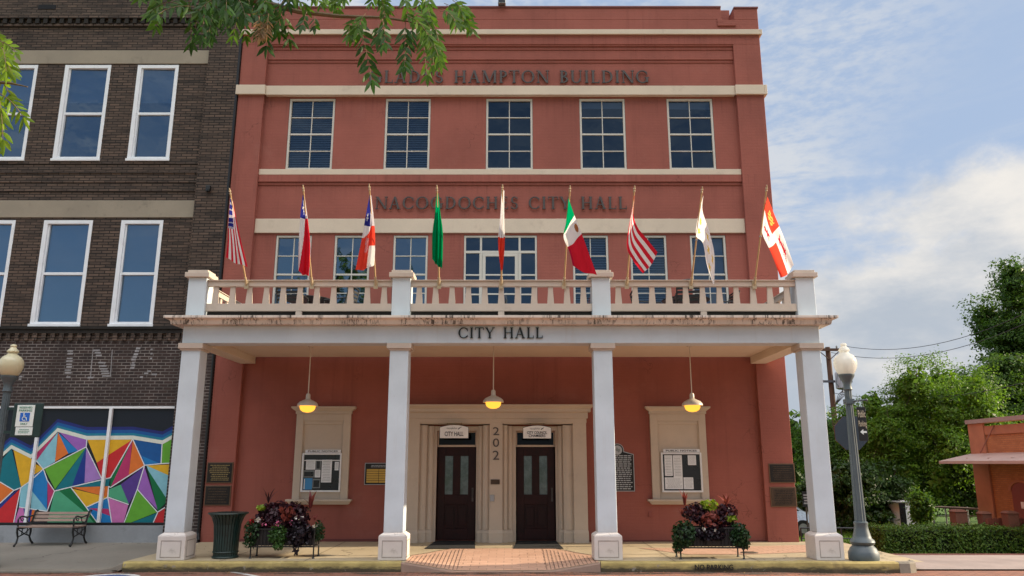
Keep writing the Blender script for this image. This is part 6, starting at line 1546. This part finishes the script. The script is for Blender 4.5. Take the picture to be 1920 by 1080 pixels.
# brick edging between grass and pavement
sheetY = yground(1044, gz(14, 24)); q = MB(); x0 = at(1640, 1042, 24.3).x
q.box(x0, 34, 24.25, 24.55, gz(14, 24.4)-.1, gz(14, 24.4)+.09); tag(q.build('brick_edging', None, surf('dull_brick_edging', (.26, .11, .075), .85, .15)), kind='structure')

# utility pole and wires
YP = 42; p = at(1552, 655, YP); px = p.x; t = thing('utility_pole', 'brown wooden utility pole with crossarm and transformers behind the right column', 'utility pole', (px, YP, -1.2))
q = MB(); q.tube([(px+.05, YP, -1.3), (px, YP, at(1552, 651, YP).z)], [.17, .13], 12); q.build('pole', t, M['upole'], smooth=True)
zc_ = at(1552, 656.5, YP).z; xa, xb = at(1534, 656, YP).x, at(1577, 656, YP).x
q = MB(); q.box(xa, xb+.1, YP-.22, YP-.11, zc_-.07, zc_+.07); q.tube([(px-.55, YP-.17, zc_-.08), (px, YP-.14, zc_-.55)], .025, 6); q.tube([(px+.55, YP-.17, zc_-.08), (px, YP-.14, zc_-.55)], .025, 6); q.build('crossarm', t, M['upole'])
for x in (xa+.1, px-.3, xb-.3, xb): q = MB(); q.lathe([(.02, 0), (.05, .05), (.05, .12), (.02, .16)], (x, YP-.16, zc_+.07), 8); q.build('insulator', t, M['papergrey'])
zt_ = at(1570, 715, YP).z
for (dx, dy) in ((.55, -.1), (.30, -.5), (.95, .25)):
    q = MB(); q.lathe([(.20, -.45), (.24, -.42), (.24, .38), (.20, .44), (.05, .46)], (px+dx, YP+dy, zt_), 16); tr = q.build('transformer', t, surf('grey_transformer', (.36, .39, .43), .5, .08), smooth=True)
q = MB(); q.box(px-.5, px+1.1, YP-.2, YP-.1, zt_-.08, zt_+.04)
for k in range(5): q.tube([(px+.1+.2*k, YP-.75, zt_+.4), (px+.2*k, YP-.7, zt_-.2), (px+.5-.1*k, YP-.6, zt_-.75), (px+.05, YP-.2, zt_-1.3)], .018, 5)
q.build('rack', t, surf('dull_grey_rack', (.10, .11, .13), .6, .1))
def wire(label, pts):
    q = MB(); q.tube(pts, .014, 5); tag(q.build('power_line', None, M['wire']), label, 'power line', 'overhead power lines on the right')
def span(a, b, sag, n=16): return [Vector(a).lerp(Vector(b), i/n)-Vector((0, 0, sag*4*(i/n)*(1-i/n))) for i in range(n+1)]
wire('upper power line running from the pole crossarm to the right', span((xb, YP-.16, zc_+.23), tuple(at(1975, 560, 30)), .9))
wire('lower power line running from the pole crossarm to the right', span((px+.1, YP-.16, zc_-.15), tuple(at(1985, 575, 30)), 1.0))
wire('faint low cable running from the pole past the lamp to the trees', span((px+.1, YP-.2, at(1552, 738, YP).z), tuple(at(1985, 700, 30)), .6))

# ------------------------------------------------------------------ trees beyond the side street
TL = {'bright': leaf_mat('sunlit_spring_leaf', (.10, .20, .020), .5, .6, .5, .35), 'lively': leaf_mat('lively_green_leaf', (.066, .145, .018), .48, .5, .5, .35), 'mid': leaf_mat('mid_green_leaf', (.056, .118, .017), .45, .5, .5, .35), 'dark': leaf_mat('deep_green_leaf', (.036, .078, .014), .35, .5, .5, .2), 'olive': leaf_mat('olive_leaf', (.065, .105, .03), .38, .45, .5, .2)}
def tree(name, label, u, Y, vtop, vbot, wpx, m, n, size, seed, gap=.45, lean=0., trunk=.22):
    rs = np.random.RandomState(seed); rr = random.Random(seed)
    zt = at(u, vtop, Y).z; zb = at(u, vbot, Y).z; x = at(u, (vtop+vbot)/2, Y).x; dcam = Y/(cp-((540-(vtop+vbot)/2)/FPX)*sp_); wd = wpx/FPX*dcam
    g = gz(x, Y)-.05
    t = thing(name, label, 'tree', (x, Y, g), 'trees beyond the side street')
    cz = (zt+zb)/2; rz_ = (zt-zb)/2; rx = wd/2
    blobs = []; k = 26
    for i in range(k):
        for _ in range(50):
            d = np.array([rr.uniform(-1, 1), rr.uniform(-1, 1), rr.uniform(-1, 1)])
            if .15 < np.linalg.norm(d) < .86: break
        s = rr.uniform(.26, .44)
        blobs.append((np.array([x+d[0]*rx*.9, Y+d[1]*rx*.8, cz+d[2]*rz_*.9]), np.array([rx*s, rx*s, rz_*s*.8+.25])))
    V = []; tot = sum(b[1][0]*b[1][2] for b in blobs)
    twigs = MB()
    for c, r in blobs:
        nn = max(60, int(n*(r[0]*r[2])/tot)); sub = max(4, nn//75)
        dd = rs.normal(size=(sub, 3)); dd /= np.linalg.norm(dd, axis=1)[:, None]; sc_ = c+dd*r*(.45+.6*rs.rand(sub, 1))
        per = nn//sub
        for s_ in sc_:
            o_ = rs.normal(size=(per, 3))*np.array([1, 1, .42])*(.17*r[0]+.10); cc = s_+o_
            V.append(oriented(per, cc, (cc-c)/np.linalg.norm(cc-c, axis=1)[:, None], size, .5, .45, rs, .3))
            if rr.random() < .12: twigs.tube([tuple(c), tuple(s_)], [.03, .008], 4)
    for c, r in blobs:               # older, larger leaves deep in the clumps
        V.append(leaf_quads(int(n*.011)+20, c, r*.62, size*2.4, .6, .4, .2, rs, .3))
    leaf_mesh('crown', np.concatenate(V), t, m)
    base = Vector((x+lean, Y, g)); fork = Vector((x, Y, zb+(zt-zb)*.25))
    twigs.tube([base, base.lerp(fork, .5)+Vector((.1, 0, 0)), fork, Vector((x+.2, Y, cz+rz_*.45))], [trunk*1.3, trunk, trunk*.8, trunk*.2], 10)
    for c, r in blobs:
        s = fork.lerp(Vector((x+.1, Y, cz)), rr.random()); e_ = Vector(c); twigs.tube([s, s.lerp(e_, .5)+Vector((0, 0, .2)), e_], [trunk*.38, trunk*.22, .03], 6)
    twigs.build('trunk', t, M['bark'], smooth=True)
    return t
tree('broadleaf_tree', 'tall dark broad tree rising highest at the right edge', 1940, 47, 462, 850, 230, TL['mid'], 48000, .19, 3, trunk=.32)
tree('broadleaf_tree', 'dark tree behind the orange building parapet', 1885, 41, 630, 900, 250, TL['mid'], 36000, .16, 4)
tree('spring_tree', 'bright yellow green tree with open branches left of the orange building', 1775, 36, 640, 975, 250, TL['bright'], 40000, .115, 5)
tree('spring_tree', 'bright green tree with a ragged top right of the street lamp', 1685, 37, 690, 985, 200, TL['bright'], 34000, .11, 6)
tree('spring_tree', 'green tree standing behind the stop sign and street lamp', 1610, 40, 748, 985, 170, TL['lively'], 32000, .12, 7)
tree('broadleaf_tree', 'mid green tree behind the utility pole', 1555, 47, 758, 990, 140, TL['lively'], 24000, .135, 14)
tree('broadleaf_tree', 'mid green tree glimpsed between the hall corner and the last column', 1495, 54, 765, 990, 130, TL['mid'], 11000, .22, 8)
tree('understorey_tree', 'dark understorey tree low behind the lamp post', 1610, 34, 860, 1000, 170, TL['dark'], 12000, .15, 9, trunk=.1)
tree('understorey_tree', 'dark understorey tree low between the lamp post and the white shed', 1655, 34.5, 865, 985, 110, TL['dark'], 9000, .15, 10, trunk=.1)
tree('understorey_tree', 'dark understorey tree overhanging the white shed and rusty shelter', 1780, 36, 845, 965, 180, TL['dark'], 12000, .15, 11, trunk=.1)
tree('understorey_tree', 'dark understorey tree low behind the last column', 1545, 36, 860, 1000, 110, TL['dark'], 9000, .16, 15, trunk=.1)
tree('understorey_tree', 'small leafy sapling growing in front of the white shed', 1727, 30.5, 925, 985, 44, TL['lively'], 2200, .11, 17, trunk=.04)
tree('spring_tree', 'green tree low behind the awning of the orange building', 1840, 38, 800, 970, 130, TL['mid'], 9000, .17, 12)
tree('broadleaf_tree', 'distant green tree at the far right behind the dark trees', 1990, 60, 600, 900, 260, TL['mid'], 9000, .3, 13)
# a belt of woodland far behind
rs = np.random.RandomState(21); V = []
for i in range(150):
    x = rs.uniform(-90, 130); y = rs.uniform(95, 130); h = rs.uniform(5, 9); r = rs.uniform(2.5, 5)
    V.append(leaf_quads(110, (x, y, -1+h*.55), (r, r, h*.55), .95, .7, .4, .6, rs))
tag(leaf_mesh('woodland', np.concatenate(V), None, TL['mid'], None, (20, 110, -1)), 'far band of green woodland along the horizon', 'woodland', None, 'stuff')
# tufts of grass on the verge that shows beside the lamp
rs = np.random.RandomState(5); n = 7000
gx = rs.uniform(7.3, 14.5, n); gy = rs.uniform(24.7, 40, n); V = []
zz = np.array([gz(a, b) for a, b in zip(gx, gy)]); h = .05+.09*rs.rand(n); an = rs.rand(n)*6.28; w = .02
dx, dy = np.cos(an)*w, np.sin(an)*w; lx, ly = rs.normal(size=n)*.03, rs.normal(size=n)*.03
V = np.stack([np.stack([gx-dx, gy-dy, zz-.03], 1), np.stack([gx+dx, gy+dy, zz-.03], 1), np.stack([gx+lx+dx*.2, gy+ly, zz+h], 1), np.stack([gx+lx-dx*.2, gy+ly, zz+h], 1)], 1).reshape(-1, 3)
tag(leaf_mesh('grass', V, None, leaf_mat('grass_blade', (.10, .20, .025), .35, .4, .5, .3), None, (10, 30, -1.1)), 'short green grass on the verge behind the street lamp', 'grass', None, 'stuff')

# ------------------------------------------------------------------ the street tree whose branches hang into the top of the view
def street_tree():
    rs = random.Random(31)
    bx, by = -6.3, 7.4
    t = thing('street_tree', 'near street tree whose leafy branches hang in at the upper left', 'tree', (bx, by, -.03))
    w = MB(); lv = {'dark': [], 'mid': [], 'lit': [], 'dry': []}  # one tree's leaves split into lit, midtone and dark colours, sunlight painted in
    def leaflet(buf, p, d, L, wd, nrm):
        d = d.normalized(); s = d.cross(nrm)
        if s.length < 1e-4: s = Vector((1, 0, 0))
        s.normalize(); n2 = s.cross(d); dr = Vector((0, 0, -1))
        m = []
        for f, ww in ((0, .10), (.25, .85), (.55, 1.0), (.82, .55), (1., .03)):
            c = p+d*L*f+dr*L*.16*f*f; m.append((c-s*wd*ww*.5+n2*wd*.10*ww, c, c+s*wd*ww*.5+n2*wd*.10*ww))
        buf.append(m)
    def compound(buf, p, d, L, pairs, ll, lw, droop):
        d = d.normalized(); pts = [p]; cur = p.copy(); dd = d.copy()
        for k in range(pairs+1):
            dd = (dd+Vector((0, 0, -droop))).normalized(); cur = cur+dd*(L/(pairs+1)); pts.append(cur.copy())
        w.tube(pts, [.004]+[.003]*(len(pts)-2)+[.0015], 4)
        for k in range(1, len(pts)):
            q, e = pts[k], (pts[k]-pts[k-1]).normalized()
            sd = e.cross(Vector((rs.uniform(-.5, .5), -1+rs.uniform(-.4, .4), rs.uniform(-.2, .4)))).normalized(); nr = e.cross(sd).normalized()
            for s in (-1, 1):
                dv = (sd*s*1.0+e*.65+Vector((0, 0, -.35-.3*rs.random()))+Vector((rs.uniform(-.2, .2), rs.uniform(-.3, .3), rs.uniform(-.15, .15)))).normalized()
                leaflet(buf, q, dv, ll*(.75+.4*rs.random()), lw*(.8+.35*rs.random()), (nr+Vector((rs.uniform(-.5, .5), rs.uniform(-.5, .5), rs.uniform(-.5, .5)))).normalized())
        leaflet(buf, pts[-1], pts[-1]-pts[-2], ll, lw, Vector((rs.uniform(-.5, .5), -1, rs.uniform(-.5, .5))).normalized())
    D = 7.0
    P = lambda u, v, y=D: at(u, v, y)
    # trunk and limbs, outside the view
    top = Vector((bx+.3, by, 5.2))
    w.tube([(bx, by, -.1), (bx+.05, by, 1.5), (bx+.15, by, 3.4), top, (bx+.4, by+.2, 7.2), (bx+.2, by+.6, 9.)], [.24, .19, .165, .14, .09, .03], 12)
    limb = [Vector((bx+.4, by+.2, 7.2)), Vector((-4.6, 7.3, 7.35)), P(380, -75), P(478, 0), P(560, 22), P(640, 31), P(720, 33), P(765, 40), P(806, 51)]
    w.tube(limb, [.08, .06, .045, .034, .026, .020, .014, .010, .005], 8)
    limb2 = [Vector((bx+.2, by, 4.6)), Vector((-5.2, 6.2, 4.5)), at(-60, 152, 5.6), at(20, 156, 5.6), at(52, 163, 5.6)]
    w.tube(limb2, [.07, .045, .02, .01, .004], 8)
    def cluster(buf, u0, u1, v0, v1, n, L, pairs, ll, lw, y=D, ys=.35, dv=None, droop=.22):
        for i in range(n):
            u = rs.uniform(u0, u1); v = rs.uniform(v0, v1); p = P(u, v, y+rs.uniform(-ys, ys))
            d = Vector(dv) if dv else Vector((rs.uniform(-1, 1), rs.uniform(-.6, .6), rs.uniform(-.8, .3)))
            compound(buf, p, d+Vector((rs.uniform(-.3, .3), rs.uniform(-.3, .3), rs.uniform(-.2, .2))), L*(.8+.4*rs.random()), pairs, ll, lw, droop)
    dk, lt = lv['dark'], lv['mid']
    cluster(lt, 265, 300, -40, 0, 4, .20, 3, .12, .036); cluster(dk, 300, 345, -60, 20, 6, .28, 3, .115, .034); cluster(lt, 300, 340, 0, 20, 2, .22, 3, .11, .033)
    cluster(dk, 350, 420, -60, 15, 16, .36, 4, .125, .036); cluster(dk, 385, 410, 5, 35, 4, .34, 4, .12, .036, dv=(.05, 0, -1)); cluster(dk, 420, 535, -60, 28, 34, .32, 4, .125, .036); cluster(lt, 430, 480, -10, 25, 3, .28, 3, .11, .033)
    cluster(dk, 500, 545, 0, 30, 5, .26, 3, .11, .033)
    cluster(lt, 540, 620, -40, 0, 8, .22, 4, .10, .03); cluster(dk, 575, 590, 22, 28, 2, .14, 2, .11, .035, dv=(0, 0, -1)); cluster(lt, 640, 720, -40, 0, 8, .22, 4, .10, .03); cluster(lt, 660, 690, 20, 34, 3, .22, 3, .12, .038, dv=(-.3, 0, -1))
    compound(dk, P(672, 34), Vector((.28, 0, -1)), .70, 8, .15, .046, .03)
    compound(dk, P(760, 40), Vector((.02, 0, -1)), .50, 6, .14, .042, .05); compound(dk, P(775, 45), Vector((-.25, .2, -1)), .40, 5, .125, .036, .05); compound(lt, P(790, 48), Vector((.15, 0, -1)), .55, 7, .115, .034, .04)
    cluster(lt, 790, 815, 40, 60, 5, .36, 5, .11, .033, dv=(.45, 0, -.8)); cluster(lt, 760, 850, -5, 35, 9, .28, 4, .12, .036, dv=(.8, 0, -.25)); cluster(lt, 735, 800, -30, 10, 7, .24, 4, .11, .034, dv=(.3, 0, -.6)); cluster(lt, 835, 850, -5, 5, 2, .2, 3, .11, .032, dv=(.8, 0, -.3))
    cluster(dk, 700, 730, 30, 45, 3, .22, 3, .11, .036, dv=(.2, 0, -1))
    for i in range(4): compound(lv['dry'], P(rs.uniform(482, 508), rs.uniform(28, 42), D-.35), Vector((rs.uniform(-.3, .3), -.2, -1)), .20, 4, .09, .018, .1)
    # bright sprays at the left edge
    lt = lv['lit']; y2 = 5.6
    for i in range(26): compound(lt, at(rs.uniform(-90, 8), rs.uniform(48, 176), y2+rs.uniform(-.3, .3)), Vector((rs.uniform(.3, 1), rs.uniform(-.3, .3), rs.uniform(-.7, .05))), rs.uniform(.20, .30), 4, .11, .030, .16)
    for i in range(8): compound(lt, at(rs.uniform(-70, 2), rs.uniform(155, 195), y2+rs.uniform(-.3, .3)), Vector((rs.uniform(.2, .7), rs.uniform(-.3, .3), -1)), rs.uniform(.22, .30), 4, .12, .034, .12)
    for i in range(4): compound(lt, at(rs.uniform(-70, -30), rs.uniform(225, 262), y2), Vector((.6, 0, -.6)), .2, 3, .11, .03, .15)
    # the rest of the crown, above and left of the view
    for i in range(170):
        a = rs.uniform(0, 6.28); r = rs.uniform(.3, 1.9); p = Vector((bx+.1+r*math.cos(a), by+r*math.sin(a)*.9, rs.uniform(7.7, 9.6)))
        compound(dk if i % 3 else lt, p, Vector((rs.uniform(-1, 1), rs.uniform(-1, 1), rs.uniform(-.6, .4))), .34, 4, .125, .036, .2)
    for nm, buf, m in (('midtone_foliage', lv['mid'], leaf_mat('midtone_leaf', (.075, .165, .016), .5, .35, .45, .3)), ('foliage', dk, leaf_mat('hanging_green_leaf', (.034, .092, .012), .42, .35, .45, .25)), ('sunlit_foliage', lt, leaf_mat('sunlit_leaf', (.16, .28, .02), .55, .35, .45, .35)), ('dry_leaves', lv['dry'], leaf_mat('dry_brown_leaf', (.24, .135, .05), .4, .4, .6, .1))):
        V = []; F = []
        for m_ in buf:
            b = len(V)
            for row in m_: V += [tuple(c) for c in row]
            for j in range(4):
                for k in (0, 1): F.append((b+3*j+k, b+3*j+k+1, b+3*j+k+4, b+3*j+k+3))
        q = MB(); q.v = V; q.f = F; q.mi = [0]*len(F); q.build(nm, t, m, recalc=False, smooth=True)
    w.build('trunk', t, M['twig'], smooth=True)
street_tree()

# gutter grime and a little leaf litter
def grime():
    t = NT('gutter_grime'); c = t.mix(t.noise(6, 6, .6), (.05, .04, .03), (.12, .095, .07))
    a = t.math('MULTIPLY', t.rng(t.noise(1, 8, .7, t.map((1.6, 5, 1))), .42, .62), .85)
    tr = t.N('ShaderNodeBsdfTransparent'); m = t.N('ShaderNodeMixShader'); t.L(a, m.inputs[0]); t.L(tr.outputs[0], m.inputs[1]); t.L(t.pbr(c, .8), m.inputs[2]); return t.done(m.outputs[0])
gm = grime()
q = MB(); q.add([(-9, KF-.34, -.1585), (6.6, KF-.34, -.1585), (6.6, KF-.06, -.1605), (-9, KF-.06, -.1605)], [(0, 1, 2, 3)])
tag(q.build('gutter_grime', None, gm, recalc=False, origin=(0, 0, 0)), kind='structure')
rs = np.random.RandomState(77); n = 240
px_ = np.concatenate([rs.uniform(-9, 6.6, 150), rs.uniform(-6.5, 6.2, 90)]); py_ = np.concatenate([KF-.05-np.abs(rs.normal(size=150))*.14, rs.uniform(14.5, 17.8, 90)])
pzv = np.array([(-.155 if b < KF-.03 else pz(a, b)+.012) for a, b in zip(px_, py_)]); C_ = np.stack([px_, py_, pzv], 1)
V = oriented(n, C_, np.tile(np.array([0., 0, 1.]), (n, 1)), .05, .5, 2.5, rs); V[:, 2] = np.maximum(V[:, 2], np.repeat(pzv, 4)-.002)
tag(leaf_mesh('leaf_litter', V, None, leaf_mat('fallen_leaf', (.20, .12, .05), .2, .5, .7, .2), None, (0, 14.3, -.15)), 'a scatter of dry fallen leaves along the gutter and porch floor', 'leaf litter', None, 'stuff')
